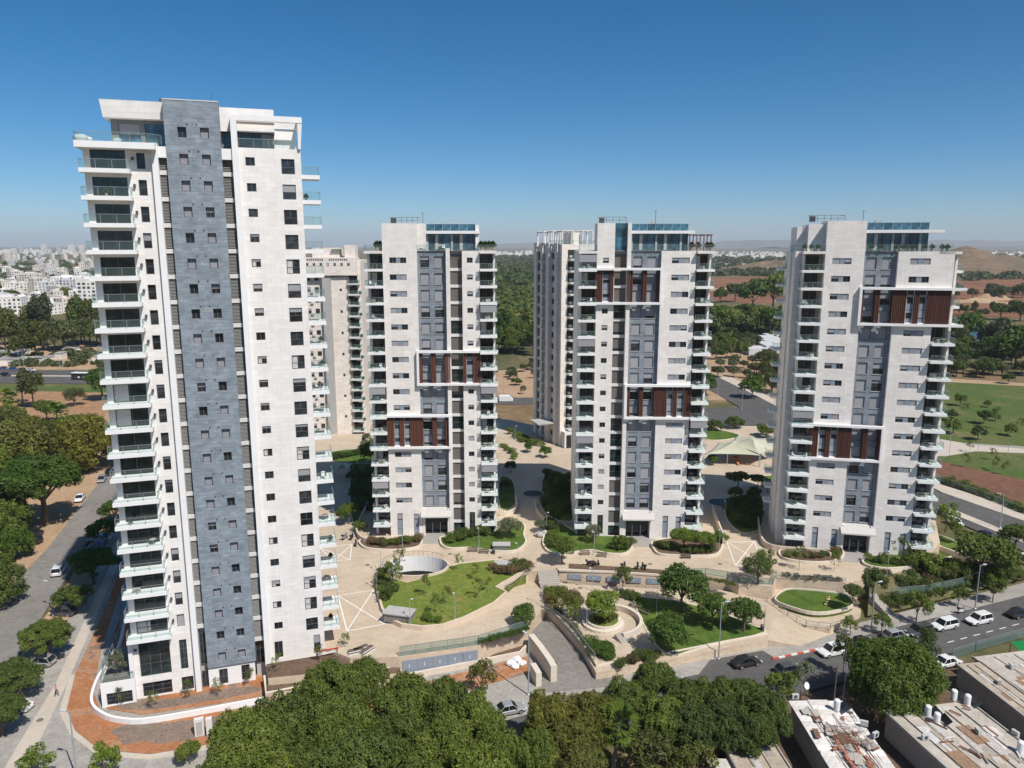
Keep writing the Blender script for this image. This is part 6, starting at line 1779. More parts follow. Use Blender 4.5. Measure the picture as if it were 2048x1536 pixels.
# walls
px_wall('street_wall', [(1195, 1330), (1250, 1320), (1350, 1302), (1450, 1282), (1535, 1266)], -3.3, 1.5, 0.35, PALEW, 'pale low stone wall between the lower garden and the pavement')
px_wall('ramp_wall', [(1088, 1212), (1112, 1228), (1140, 1256), (1163, 1283), (1180, 1306), (1194, 1328)], -3.6, 2.1, 0.35, LIMEW, 'curved tall wall along the garage ramp', smooth_n=3)
px_wall('ramp_wall', [(1062, 1268), (1080, 1290), (1100, 1318), (1108, 1332)], -3.6, 2.9, 0.9, PALEW, 'thick pale wall with doorways beside the garage ramp')
px_wall('gate_pillar', [(1066, 1326), (1078, 1346)], -3.4, 2.3, 0.8, PALEW, 'free-standing pale wall block before the garage ramp')
px_wall('curved_wall', [(262, 1150), (250, 1230), (236, 1293), (199, 1347), (184, 1385), (185, 1407), (204, 1424), (233, 1434), (284, 1437), (369, 1424), (460, 1407), (527, 1394)], -3.4, 1.0, 0.35, WHITE, 'curved white boundary wall round the foot of the tallest tower', smooth_n=3)
px_wall('boundary_wall', [(529, 1350), (532, 1385), (700, 1352), (800, 1328)], -3.4, 1.9, 0.35, PALEW, 'pale stepped boundary wall below the planter terraces')
px_wall('low_wall', [(815, 1347), (900, 1331), (1040, 1303), (1052, 1290)], -3.3, 1.0, 0.35, PALEW, 'low pale wall in front of the service doors')
px_wall('garden_wall', [(737, 1000), (715, 1045), (713, 1058), (722, 1072), (745, 1078), (790, 1076), (838, 1073)], 0.0, 1.1, 0.3, LIMEW, 'curved garden wall at the left foot of the first slat-banded tower', smooth_n=3)
px_wall('garden_wall', [(1031, 990), (1033, 1012), (1015, 1022), (1000, 1022)], 0.0, 1.1, 0.3, PALEW, 'curved garden wall on the right side of the first slat-banded tower', smooth_n=3)
px_wall('garden_wall', [(1425, 1010), (1436, 1040), (1447, 1068), (1447, 1078)], 0.0, 1.5, 0.3, LIMEW, 'straight garden wall between the passage and the red-pergola tower')
px_wall('garden_wall', [(1516, 1030), (1520, 1060), (1530, 1082), (1560, 1092), (1640, 1098), (1662, 1106)], 0.0, 1.2, 0.3, LIMEW, 'curved garden wall at the left foot of the dark-banded tower', smooth_n=3)
px_wall('garden_wall', [(1070, 1000), (1075, 1020), (1100, 1040), (1150, 1042)], 0.0, 1.0, 0.3, LIMEW, 'curved garden wall in the shade left of the red-pergola tower', smooth_n=3)
px_wall('plaza_parapet', [(1118, 1138), (1225, 1142), (1330, 1149)], 0.0, 0.35, 0.3, PALEW, 'straight low parapet on the plaza edge above the lower garden')
sheet('service_bed', [(1138, 1128), (1330, 1141), (1330, 1148), (1138, 1137)], SOILB, 0.0, lift=0.12)
px_wall('road_wall', [(1850, 1075), (1882, 1092), (1935, 1112), (1960, 1122)], -2.6, 1.4, 0.3, PALEW, 'pale sloping wall beside the lawn behind the dark-banded tower')
lawn([(1850, 1082), (1878, 1070), (1925, 1092), (1905, 1112), (1870, 1112)], -2.3, GRASS, 'small lawn strip behind the dark-banded tower by the back road')
# blue-grey service doors and louvres in the retaining walls
def wall_panels(a, b, z0, z1, n, fill, label, cat, out=0.06):
    A, B = G(*a, 0), G(*b, 0)
    d = (B - A).normalized(); nn = Vector((d.y, -d.x, 0))
    if nn.y > 0: nn = -nn
    L = (B - A).length
    ang = math.atan2(d.y, d.x)
    for k in range(n):
        o = empty('service_door', A + d * (L * (k + (1 - fill) / 2) / n) + nn * out + Vector((0, 0, z0)), ang)
        w = L / n * fill
        MB().box(0, w, -0.03, 0.05, 0, z1 - z0).build('door_leaf', PANELB, o)
        MB().box(w * 0.45, w * 0.49, -0.06, -0.03, (z1 - z0) * 0.38, (z1 - z0) * 0.66).build('handle', PLASTIC, o)
        tag(o, label, cat, label.split(' in ')[0] + 's')
wall_panels((803, 1313), (955, 1290.5), -2.6, -0.7, 5, 0.97, 'blue-grey service door in the retaining wall below the loop drive', 'door')
wall_panels((1130, 1141.6), (1328, 1152.7), -1.5, -0.55, 5, 0.72, 'grey louvre panel in the retaining wall of the plaza', 'louvre')

# stairs
def stairs(a, za, zb, ang, L, w, n, label):
    A = G(*a, za)
    o = empty('stairs', Vector((A.x, A.y, zb)), R(ang))
    H = za - zb
    for k in range(n):
        MB().box(L * k / n, L * (k + 1) / n + 0.02, -w / 2, w / 2, -0.3, H * (n - k) / n - 0.01).build('step', STEPST, o)
    return tag(o, label, 'stairs')
STEPST = plain('step_stone', (0.40, 0.36, 0.32), 0.85, var=0.1)
stairs((1094, 1140), 0.0, ZG, -80, 3.4, 3.6, 9, 'pale stairs from the plaza down to the lower garden')
stairs((1243, 1264), -1.2, ZG, -60, 1.7, 2.6, 5, 'short stone steps beside the round planter')
stairs((1744, 1188), -0.8, -3.1, -65, 4.6, 1.6, 12, 'stairs between the walled lawn and the planted slope')
# round planter and curved seats
c = G(1206, 1248, ZG)
o = tag(empty('round_planter', c), 'round two-step stone planter under the spreading bright tree', 'planter')
MB().lathe([(3.3, 0), (3.3, 0.45), (2.7, 0.45)], 28, caps=False).build('seat_ring', PALEW, o)
MB().lathe([(2.7, 0), (2.7, 0.85), (2.35, 0.85), (2.35, 0.7), (0.01, 0.75)], 28, caps=False).build('planter_wall', PALEW, o)
MB().lathe([(2.34, 0.72), (0.01, 0.8)], 20, caps=False).build('soil', GRASSY, o)
arc = [c + Vector((6.0 * math.cos(t), 5.2 * math.sin(t), 0)) for t in [(-1.15 + 2.4 * k / 16) for k in range(17)]]
tag(MB().ribbon(arc, 0.5, 1.0).build('curved_seat', PALEW), 'curved stone seat wall around the round planter', 'wall')

# fences and railings
def fence(pts, z, h, label, screen=True, step=2.2, group=None, name='mesh_fence', dz=None, cat='fence'):
    P = GP(pts, z)
    if dz:
        for p, q in zip(P, dz): p.z = q
    o = empty(name, (0, 0, 0))
    b, g = MB(), MB()
    up = Vector((0, 0, h))
    for p, q in zip(P[:-1], P[1:]):
        n = max(1, int((q - p).length / step))
        for k in range(n + 1):
            a = p.lerp(q, k / n); b.bar(a, a + up, 0.06)
        b.bar(p + up, q + up, 0.06)
        if screen: g.add([p + up * 0.03, q + up * 0.03, q + up * 0.98, p + up * 0.98], [(0, 1, 2, 3)])
        else: b.bar(p + up * 0.5, q + up * 0.5, 0.04)
    b.build('posts_and_rail', METAL, o)
    if screen: g.build('mesh_panel', SCREEN, o)
    return tag(o, label, cat, group)
fence([(800, 1313), (957, 1290), (1056, 1258)], 0.0, 1.5, 'tall mesh fence on the retaining wall along the loop drive')
fence([(1093, 1219), (1142, 1259), (1190, 1322)], -1.6, 1.1, 'mesh fence on top of the curved ramp wall')
fence([(1330, 1152), (1410, 1149), (1455, 1156), (1478, 1167), (1545, 1170), (1553, 1153)], 0.0, 1.2, 'mesh fence along the plaza edge by the dark bushy tree')
fence([(1555, 1156), (1620, 1161), (1690, 1166)], 0.0, 0.9, 'thin railing on the plaza edge above the walled lawn', False, name='railing')
fence([(1534, 1206), (1575, 1234), (1612, 1253), (1660, 1259), (1705, 1245)], -2.3, 1.0, 'thin metal railing curving round the walled lawn ramp', False, 1.4, name='railing')
fence([(1782, 1190), (1850, 1185), (1930, 1168), (1975, 1150)], -1.6, 1.3, 'green mesh fence along the middle of the planted slope')
fence([(1008, 1190), (1030, 1176), (1055, 1160), (1072, 1148)], -1.2, 1.0, 'sloping metal railing beside the lawn island and the stairs', False, 1.3, name='railing', dz=[-1.0, -0.8, -0.4, 0.0])
fence([(1880, 965), (1960, 993), (2060, 1033), (2150, 1066)], -3.2, 1.6, 'green mesh fence in front of the red soil field', step=4)
fence([(262, 1160), (240, 1270), (205, 1340)], -2.4, 1.1, 'metal fence on the white wall left of the tallest tower', step=2.0)
fence([(1905, 1318), (1950, 1303), (2048, 1275)], -3.2, 1.6, 'mesh fence between the street and the flat-roofed sheds', step=2.5)

# ------------------------------------------------------------------ shade sails and playground
SAIL = plain('pale_green_sail', (0.45, 0.45, 0.34), 0.85, var=0.05, scale=0.3)
def sail(corners, peak, label, sag=0.5, n=12):
    """stretched fabric: ring of low corners round a raised peak"""
    o = empty('shade_sail', (0, 0, 0))
    C = [Vector(p) for p in corners]; pk = Vector(peak)
    V = [pk]; F = []
    m = len(C)
    ringn = 8
    loops = []
    for j in range(1, ringn + 1):
        t = j / ringn
        row = []
        for i in range(m):
            for k in range(n):
                a = C[i].lerp(C[(i + 1) % m], k / n)
                bow = 4 * (k / n) * (1 - k / n)
                mid = sum(C, Vector()) / m
                a = a.lerp(Vector((mid.x, mid.y, a.z)), 0.10 * bow)
                p = pk.lerp(a, t); p.z -= sag * math.sin(math.pi * t) * 1.2
                row.append(p)
        loops.append(row)
    N = m * n
    for row in loops: V += row
    for i in range(N): F.append((0, 1 + i, 1 + (i + 1) % N))
    for j in range(ringn - 1):
        for i in range(N):
            a = 1 + j * N
            F.append((a + i, a + N + i, a + N + (i + 1) % N, a + (i + 1) % N))
    sh = MB().add(V, F).build('fabric', SAIL, o, smooth=True)
    md_ = sh.modifiers.new('thick', 'SOLIDIFY'); md_.thickness = 0.03
    for p in C:
        MB().tube((p.x, p.y, -0.1), (p.x, p.y, p.z), 0.09, n=7).build('post', POLE, o)
    return tag(o, label, 'canopy')
def at(px, py, z): return G(px, py, z)
g1 = [at(1408, 909, 3.4), at(1455, 908, 3.2), at(1521, 911, 3.2), at(1470, 884, 3.6), at(1437, 886, 3.6)]
sail(g1, at(1470, 881, 6.2), 'pale green pointed shade sail over the playground, nearer the towers')
g2 = [at(1455, 887, 4.2), at(1519, 908, 3.4), at(1556, 896, 3.6), at(1540, 876, 4.2), at(1470, 874, 4.2)]
sail(g2, at(1505, 875, 6.4), 'pale green pointed shade sail overlapping behind the first one')
PLAYR = plain('playground_red', (0.45, 0.07, 0.05), 0.5); PLAYO = plain('playground_orange', (0.45, 0.17, 0.06), 0.6)
o = empty('playground_tower', G(1470, 924, 0.0))
MB().box(-0.9, 0.9, -0.9, 0.9, 1.3, 1.45).build('deck', PLAYO, o)
for x in (-.85, .85):
    for y in (-.85, .85): MB().tube((x, y, 0), (x, y, 2.9), 0.06).build('post', PLAYR, o)
MB().add([(-1.1, -1.1, 2.9), (1.1, -1.1, 2.9), (1.1, 1.1, 2.9), (-1.1, 1.1, 2.9), (0, 0, 3.7)], [(0, 1, 4), (1, 2, 4), (2, 3, 4), (3, 0, 4), (0, 3, 2, 1)]).build('roof', PLAYR, o)
MB().add([(-0.3, -0.9, 1.4), (0.3, -0.9, 1.4), (0.3, -3.4, 0.25), (-0.3, -3.4, 0.25), (-0.3, -0.9, 1.3), (0.3, -0.9, 1.3), (0.3, -3.4, 0.15), (-0.3, -3.4, 0.15)], [(0, 3, 2, 1), (4, 5, 6, 7), (0, 4, 7, 3), (1, 2, 6, 5)]).build('slide', PLAYO, o)
tag(o, 'red playground tower with a slide under the shade sail', 'playground')
o = empty('climbing_frame', G(1495, 930, 0.0))
for k in range(4): MB().tube((-1.5 + k, -0.6, 0), (-1.5 + k, 0.6, 1.9), 0.05).build('bar', PLAYR if k % 2 else PLAYO, o)
MB().tube((-1.6, 0.6, 1.9), (1.6, 0.6, 1.9), 0.06).build('top_bar', PLAYR, o)
tag(o, 'orange and red climbing bars beside the playground tower', 'playground')
g3 = [at(662, 936, 3.0), at(700, 936, 3.0), at(706, 926, 3.2), at(660, 926, 3.2)]
sail(g3, at(684, 928, 4.6), 'small shaded sail canopy in the gap beside the tallest tower')
# ponds / round basins in the shade
for (px, py, rx, lab) in ((1066, 990, 2.6, 'round water basin in the shade left of the red-pergola tower'), (1440, 1008, 2.8, 'round water basin in the shade right of the red-pergola tower')):
    o = empty('water_basin', G(px, py, 0.0))
    MB().lathe([(rx, 0), (rx, 0.4), (rx - 0.3, 0.4), (rx - 0.3, 0.3)], 26, caps=False).build('rim', CONC, o)
    MB().lathe([(rx - 0.3, 0.3), (0.01, 0.3)], 26, caps=False).build('water', BASINW, o)
    tag(o, lab, 'basin')
# boulders
for i, (px, py, r) in enumerate([(1078, 1066, 0.75), (1086, 1062, 0.7), (1080, 1074, 0.8), (1090, 1070, 0.75), (1074, 1072, 0.6), (1084, 1058, 0.55)]):
    rr = random.Random(i)
    b = MB().ball((0, 0, r * 0.6), r, n=9, k=6, sq=(1, 0.85, 0.75))
    b.v = [(x + rr.uniform(-.08, .08) * r, y + rr.uniform(-.08, .08) * r, z + rr.uniform(-.08, .08) * r) for (x, y, z) in b.v]
    o = b.build('boulder', CONC, None, G(px, py, 0.0), smooth=True)
    tag(o, 'rounded pale grey boulder in the heap on the plaza path', 'boulder', 'boulders on the plaza path')

# ------------------------------------------------------------------ benches, bins, lamps, pillars
TIMBER = plain('bench_timber', (0.13, 0.10, 0.08), 0.7, var=0.2)
BIN = plain('bin_dark', (0.05, 0.05, 0.05), 0.6)
def bench(px, py, z, rz, label, group=None):
    o = empty('bench', G(px, py, z), rz)
    for k in range(3): MB().box(-0.95, 0.95, -0.22 + 0.15 * k, -0.10 + 0.15 * k, 0.42, 0.47).build('seat_slat', TIMBER, o)
    for k in range(2): MB().box(-0.95, 0.95, 0.26, 0.30, 0.56 + 0.17 * k, 0.68 + 0.17 * k).build('back_slat', TIMBER, o)
    for x in (-0.75, 0.75): MB().box(x - 0.03, x + 0.03, -0.2, 0.28, 0, 0.42).build('leg', DKMETAL, o)
    return tag(o, label, 'bench', group)
for i, (px, py, rz) in enumerate([(945, 1104, 0.0), (968, 1107, -0.12)]): bench(px, py, 0, rz, 'dark slatted bench at the lawn bed with the olive tree', 'benches by the olive tree')
for i, (px, py, rz) in enumerate([(1170, 1110, 0.1), (1204, 1114, -0.15)]): bench(px, py, 0, rz, 'dark slatted bench at the lawn bed before the red-pergola tower', 'benches before the red-pergola tower')
bench(1372, 1117, 0, 0.0, 'dark slatted bench at the planter with the fruit trees')
for i, (px, py, rz) in enumerate([(1268, 1215, -0.8), (1287, 1228, -0.8)]): bench(px, py, ZG, rz, 'slatted bench on the curved path behind the round planter', 'benches behind the round planter')
def bin_(px, py, z, label):
    o = empty('litter_bin', G(px, py, z))
    MB().lathe([(0.26, 0), (0.3, 0.85)], 10).build('drum', BIN, o); MB().lathe([(0.32, 0.85), (0.2, 1.0)], 10).build('lid', DKMETAL, o)
    tag(o, label, 'bin')
bin_(987, 1108, 0, 'dark litter bin beside the bench on the plaza'); bin_(1524, 1261, ZG, 'dark litter bin at the lawn corner by the entrance path')
LAMPW = plain('lamp_head', (0.55, 0.56, 0.57), 0.5)
def lamp(base, h, label, group=None, tall=False, rz=0.0, arms=1):
    o = empty('street_lamp', base, rz)
    r = 0.11 if tall else 0.06
    MB().tube((0, 0, -0.1), (0, 0, h), r, r * 0.6, 8).build('pole', POLE, o)
    MB().lathe([(r * 2.2, 0), (r * 2.2, 0.12), (r * 1.2, 0.25)], 8).build('foot', POLE, o)
    for k in range(arms):
        s = 1 if k == 0 else -1
        L = 1.3 if tall else 0.55
        MB().bar((0, 0, h - 0.08), (s * L * 0.5, 0, h + 0.04), 0.06).build('arm', POLE, o)
        MB().box(min(s * L * 0.45, s * L), max(s * L * 0.45, s * L), -0.14, 0.14, h + 0.0, h + 0.10).build('lamp_head', LAMPW, o)
    return tag(o, label, 'lamp', group)
for (px, py, z, h, lab, rz) in [(1057, 1390, ZW, 8.8, 'tall street lamp on the pavement by the garage ramp', 2.2), (1437, 1318, ZW, 9.0, 'tall street lamp standing at the street wall of the lawn', 0.2), (1742, 1262, ZW, 8.2, 'tall street lamp by the stairs and the parked cars', 0.3),
        (1950, 1218, ZW, 7.8, 'tall street lamp below the planted slope behind the white car', 0.3), (155, 1560, ZW, 8.6, 'tall street lamp on the corner pavement by the orange soil', 2.9), (2000, 1056, -3.1, 7.6, 'tall street lamp by the hedge of the back road', 2.6), (106, 1222, ZW, 5.2, 'street lamp among the verge trees of the side street', 2.8)]:
    lamp(G(px, py, z), h, lab, None, True, rz)
for (px, py, z) in [(910, 1240, 0.6), (820, 1250, 0.6), (1084, 1214, -1.7), (1173, 1262, ZG), (1184, 1182, ZG), (1528, 1258, ZG), (1313, 1230, ZG), (1036, 1131, 0.0), (1188, 1106, 0.4), (958, 1100, 0.4), (805, 1098, 0.4), (1093, 1064, 0.0), (1438, 1104, 0.2), (1449, 1042, 0.0), (1774, 1150, 0.0), (762, 1146, 0.3), (1031, 880, 0.0), (753, 1176, 0.3)]:
    lamp(G(px, py, z), 4.2, 'slim garden lamp post with a flat head', 'garden lamp posts', rz=(px * 1.7) % 6.28)
for (px, py) in [(2015, 912), (1898, 912), (1955, 907), (1900, 880), (2055, 890)]:
    lamp(G(px, py, -3.2), 6.5, 'dark thin lamp post along the park path', 'park path lamp posts')
for (px, py) in [(40, 740), (48, 732), (120, 741), (126, 735), (-10, 738), (1435, 790), (1484, 820), (1545, 856), (1555, 820), (1007, 795)]:
    lamp(G(px, py, -3.2), 9.0, 'thin lamp post along the roads behind the towers', 'road lamp posts behind the towers', True)
for (px, py, lab) in ((1683, 1425, 'grey utility pole left of the large round tree'), (1664, 1430, 'brown wooden utility pole beside the grey one')):
    o = empty('utility_pole', G(px, py, -3.3))
    MB().tube((0, 0, -0.2), (0.15, 0, 7.2), 0.11, 0.08, 7).build('pole', POLE if px > 1670 else BARK, o); MB().bar((-0.5, 0, 6.8), (0.7, 0, 6.8), 0.09).build('cross_arm', BARK, o)
    tag(o, lab, 'pole')
# white utility pillars on the soil
for (px, py, w, h, lab) in ((400, 1470, 1.1, 2.3, 'white utility cabinet with a grey door on the orange soil'), (420, 1472, 0.7, 2.5, 'rounded white stone slab beside the utility cabinet')):
    o = empty('utility_cabinet', G(px, py, ZW), 0.35)
    MB().box(-w / 2, w / 2, -0.3, 0.3, -0.1, h).build('body', OFFWHITE, o)
    if w > 1: MB().box(-w * 0.32, w * 0.32, -0.33, -0.3, 0.2, h - 0.35).build('door', CONC, o)
    tag(o, lab, 'cabinet')
# rubble bags and building material
for i, (px, py, s) in enumerate([(1022, 1330, 0.9), (1034, 1322, 0.8), (1030, 1336, 0.7), (1044, 1330, 0.8)]):
    rr = random.Random(i + 3)
    b = MB().ball((0, 0, s * 0.4), s * 0.95, n=11, k=7, sq=(1, 0.75, 0.55))
    b.v = [(x * rr.uniform(.7, 1.2), y * rr.uniform(.7, 1.2), z * rr.uniform(.6, 1.25)) for (x, y, z) in b.v]
    tag(b.build('rubble_bag', PLASTIC, None, G(px, py, ZW)), 'white rubble bag on the orange soil by the ramp', 'bag', 'rubble bags by the ramp')
BARR = plain('barrier_red', (0.55, 0.08, 0.06), 0.5)
for (px, py, z, rz, lab) in ((240, 1398, -3.1, 0.3, 'red and white construction barrier at the terrace corner'), (655, 1312, -0.4, 0.35, 'red and white pipe barrier lying in front of the right wing')):
    o = empty('barrier', G(px, py, z), rz)
    for k in range(2): MB().box(-1.6, 1.6, -0.04, 0.04, 0.4 + 0.45 * k, 0.62 + 0.45 * k).build('board', BARR if k else PLASTIC, o)
    for x in (-1.4, 1.4): MB().box(x - 0.05, x + 0.05, -0.3, 0.3, 0, 1.15).build('stand', BARR, o)
    tag(o, lab, 'barrier')
for i, (px, py, z) in enumerate([(712, 1305, 0.0), (722, 1300, 0.0), (735, 1303, 0.0)]):
    o = empty('board_stack', G(px, py, z), 0.4 + 0.3 * i)
    for k in range(4): MB().box(-1.1, 1.1, -0.5 + 0.1 * k, 0.4, 0.12 * k, 0.12 * k + 0.1).build('board', TIMBER if k % 2 else OFFWHITE, o)
    tag(o, 'stack of building boards at the plaza corner beside the tallest tower', 'boards', 'building boards at the plaza corner')

# sign plate and red hose bracket on the end of the ramp wall
e = G(1107, 1334, -1.8)
o = tag(empty('wall_sign', (e.x + 0.15, e.y - 0.42, -2.0), 0.35), 'dark upright sign plate on the end of the thick ramp wall', 'sign')
MB().box(-0.3, 0.3, -0.04, 0.0, 0.0, 1.2).build('plate', DKMETAL, o)
MB().box(-0.16, 0.16, -0.05, -0.04, 0.45, 0.75).build('symbol', CONC, o)
o = tag(empty('hose_bracket', (e.x + 0.05, e.y - 0.44, -3.0), 0.35), 'red hose loop hanging below the dark sign plate', 'hose')
hp_ = [Vector((0.13 * math.cos(t), -0.03, 0.35 + 0.32 * math.sin(t))) for t in [2 * math.pi * k / 10 for k in range(11)]]
mb = MB()
for p_, q_ in zip(hp_[:-1], hp_[1:]): mb.tube(p_, q_, 0.035, n=5)
mb.build('hose', BARR, o)
# ================================================================== vehicles
CARP = {}
def car_paint(name, c, metal=0.0):
    m, nt, out = _new('car_paint_' + name)
    b = _principled(nt, out, 0.35, 0.5, metal)
    b.inputs['Base Color'].default_value = (*c, 1)
    b.inputs['Coat Weight'].default_value = 0.6
    b.inputs['Coat Roughness'].default_value = 0.08
    CARP[name] = m
for nme, c, mt in (('white', (0.72, 0.72, 0.71), 0), ('black', (0.018, 0.018, 0.02), 0), ('silver', (0.42, 0.43, 0.44), 0.4), ('grey', (0.07, 0.075, 0.08), 0.2), ('blue', (0.04, 0.10, 0.25), 0), ('red', (0.28, 0.03, 0.03), 0)):
    car_paint(nme, c, mt)
CARGLASS = glass_pane('car_glass', (0.015, 0.017, 0.02), 0.05, 0.1)
TYRE = plain('tyre_rubber', (0.02, 0.02, 0.02), 0.85, 0.1)
RIM = plain('wheel_rim', (0.45, 0.46, 0.47), 0.35, 0.5, 0.7)
HEADL = plain('headlight_glass', (0.65, 0.67, 0.68), 0.15, 0.6)
TAILL = plain('taillight_glass', (0.35, 0.02, 0.02), 0.2, 0.5)

def loft(stations, ring_fn, m=0):
    b = MB()
    n = None
    V = []
    for s in stations:
        rg = ring_fn(*s); n = len(rg); V += rg
    F = []
    for i in range(len(stations) - 1):
        for k in range(n):
            F.append((i * n + k, i * n + (k + 1) % n, (i + 1) * n + (k + 1) % n, (i + 1) * n + k))
    F.append(tuple(range(n - 1, -1, -1))); F.append(tuple(range((len(stations) - 1) * n, len(stations) * n)))
    b.add(V, F, m)
    return b

def car_meshes(style):
    L, W, H = {'suv': (4.5, 0.92, 1.66), 'sedan': (4.55, 0.90, 1.45), 'hatch': (4.1, 0.88, 1.5)}[style]
    belt = 0.98 if style == 'suv' else 0.88
    def ring(x, zb, zt, w):
        c = 0.12
        return [(x, -w + c, zb), (x, w - c, zb), (x, w, zb + c), (x, w, zt - 0.16), (x, w - 0.10, zt), (x, -w + 0.10, zt), (x, -w, zt - 0.16), (x, -w, zb + c)]
    h = L / 2
    hood = belt - 0.06
    st = [(-h, 0.42, belt - 0.22, W * 0.80), (-h + 0.12, 0.28, belt - 0.02, W * 0.93), (-h + 0.7, 0.22, belt + 0.02, W), (0, 0.2, belt, W), (h - 1.25, 0.22, hood, W), (h - 0.35, 0.25, hood - 0.14, W * 0.96), (h - 0.08, 0.3, hood - 0.28, W * 0.86), (h, 0.42, hood - 0.38, W * 0.76)]
    body = loft(st, ring)
    # cabin: glass band with painted roof
    if style == 'sedan': xs = (-h + 0.75, -h + 1.45, 0.35, 1.05)
    elif style == 'suv': xs = (-h + 0.1, -h + 0.42, 0.45, 1.1)
    else: xs = (-h + 0.12, -h + 0.6, 0.35, 1.05)
    z0, z1 = belt - 0.03, H - 0.06
    wb, wt = W * 0.93, W * 0.76
    cab = MB()
    cab.add([(xs[0], -wb, z0), (xs[3], -wb, z0), (xs[3], wb, z0), (xs[0], wb, z0), (xs[1], -wt, z1), (xs[2], -wt, z1), (xs[2], wt, z1), (xs[1], wt, z1)],
            [(0, 1, 5, 4), (1, 2, 6, 5), (2, 3, 7, 6), (3, 0, 4, 7), (4, 5, 6, 7)])
    roof = MB()
    e = 0.03
    roof.add([(xs[1] - e, -wt - e, z1), (xs[2] + e, -wt - e, z1), (xs[2] + e, wt + e, z1), (xs[1] - e, wt + e, z1), (xs[1] + 0.12, -wt + 0.1, z1 + 0.07), (xs[2] - 0.15, -wt + 0.1, z1 + 0.07), (xs[2] - 0.15, wt - 0.1, z1 + 0.07), (xs[1] + 0.12, wt - 0.1, z1 + 0.07)],
             [(0, 1, 5, 4), (1, 2, 6, 5), (2, 3, 7, 6), (3, 0, 4, 7), (4, 5, 6, 7), (3, 2, 1, 0)])
    for s in (-1, 1):
        for (p, q) in (((xs[0], s * wb, z0), (xs[1], s * wt, z1)), ((xs[3], s * wb, z0), (xs[2], s * wt, z1)), ((-0.25, s * wb * 1.0, z0), (-0.25, s * wt, z1))):
            roof.bar(p, q, 0.07)
        roof.box(0.72, 0.9, min(s * (wb + .02), s * (wb + .2)), max(s * (wb + .02), s * (wb + .2)), belt, belt + 0.13)
    wheel = MB().lathe([(0.24, -0.1), (0.33, -0.09), (0.33, 0.09), (0.24, 0.1)], 14)
    wheel.v = [(x, z, y) for (x, y, z) in wheel.v]
    rim = MB().lathe([(0.23, -0.112), (0.23, 0.112)], 10)
    rim.v = [(x, z, y) for (x, y, z) in rim.v]
    hl = MB().box(h - 0.28, h - 0.02, -0.2, 0.2, hood - 0.36, hood - 0.24)
    tl = MB().box(-h - 0.005, -h + 0.1, -0.14, 0.14, belt - 0.3, belt - 0.14)
    return dict(L=L, W=W, h=h, body=body, cab=cab.mesh('window_glass', CARGLASS), roof=roof, wheel=wheel.mesh('wheel', TYRE), rim=rim.mesh('rim', RIM), hl=hl.mesh('headlight', HEADL), tl=tl.mesh('taillight', TAILL))
CARS = {s: car_meshes(s) for s in ('suv', 'sedan', 'hatch')}
def car(base, rz, style, paint, label, group=None):
    c = CARS[style]
    o = empty('parked_car', base, rz)
    inst(cached(('carbody', style, paint), lambda: c['body'].mesh('body', CARP[paint], smooth=False)), 'body', o)
    inst(c['cab'], 'window_glass', o)
    inst(cached(('carroof', style, paint), lambda: c['roof'].mesh('roof', CARP[paint])), 'roof', o)
    for sx in (-1, 1):
        for sy in (-1, 1):
            w = inst(c['wheel'], 'wheel', o, (sx * c['L'] * 0.3, sy * (c['W'] - 0.08), 0.33)); inst(c['rim'], 'rim', w)
    for sy in (-1, 1):
        inst(c['hl'], 'headlight', o, (0, sy * (c['W'] - 0.3), 0)); inst(c['tl'], 'taillight', o, (0, sy * (c['W'] - 0.3), 0))
    return tag(o, label, 'car', group)
sd = G(2000, 1225, ZS) - G(1650, 1302, ZS)
A1 = math.atan2(sd.y, sd.x)
zc_ = ZS + 0.17
for (px, py, flip, st, pt, lab) in [(1957, 1245, 1, 'suv', 'white', 'white SUV parked at the kerb behind another white SUV'), (1888, 1256, 1, 'suv', 'white', 'white SUV parked behind the dark grey one'), (1838, 1268, 1, 'suv', 'grey', 'dark grey SUV parked between the silver car and the white SUV'),
        (1790, 1276, 0, 'hatch', 'silver', 'silver hatchback parked behind the round tree'), (1724, 1291, 0, 'sedan', 'black', 'black saloon parked next to the silver hatchback'), (1664, 1308, 1, 'suv', 'white', 'white car by the red and white kerb behind a small tree'),
        (1492, 1330, 0, 'sedan', 'black', 'black saloon in the parking bay below the lawn wall'), (1578, 1345, 0, 'hatch', 'grey', 'dark hatchback half hidden by the tree at the red and white kerb'), (1893, 1330, 0, 'sedan', 'white', 'white saloon on the near side of the street by the sheds'),
        (2038, 1232, 0, 'sedan', 'black', 'black saloon at the frame edge ahead of the white SUVs'), (1018, 1425, 0, 'sedan', 'silver', 'silver saloon at the kerb between the tree clumps'), (1056, 1492, 0, 'suv', 'black', 'black SUV in the tree shade below the silver saloon'), (1052, 1530, 0, 'hatch', 'black', 'black hatchback under the trees beside the black SUV'), (1345, 1372, 0, 'hatch', 'silver', 'silver hatchback half hidden behind the feathery trees')]:
    car(G(px, py, zc_), A1 + math.pi * flip, st, pt, lab)
ld = G(232, 935, ZS) - G(0, 1265, ZS)
A2 = math.atan2(ld.y, ld.x)
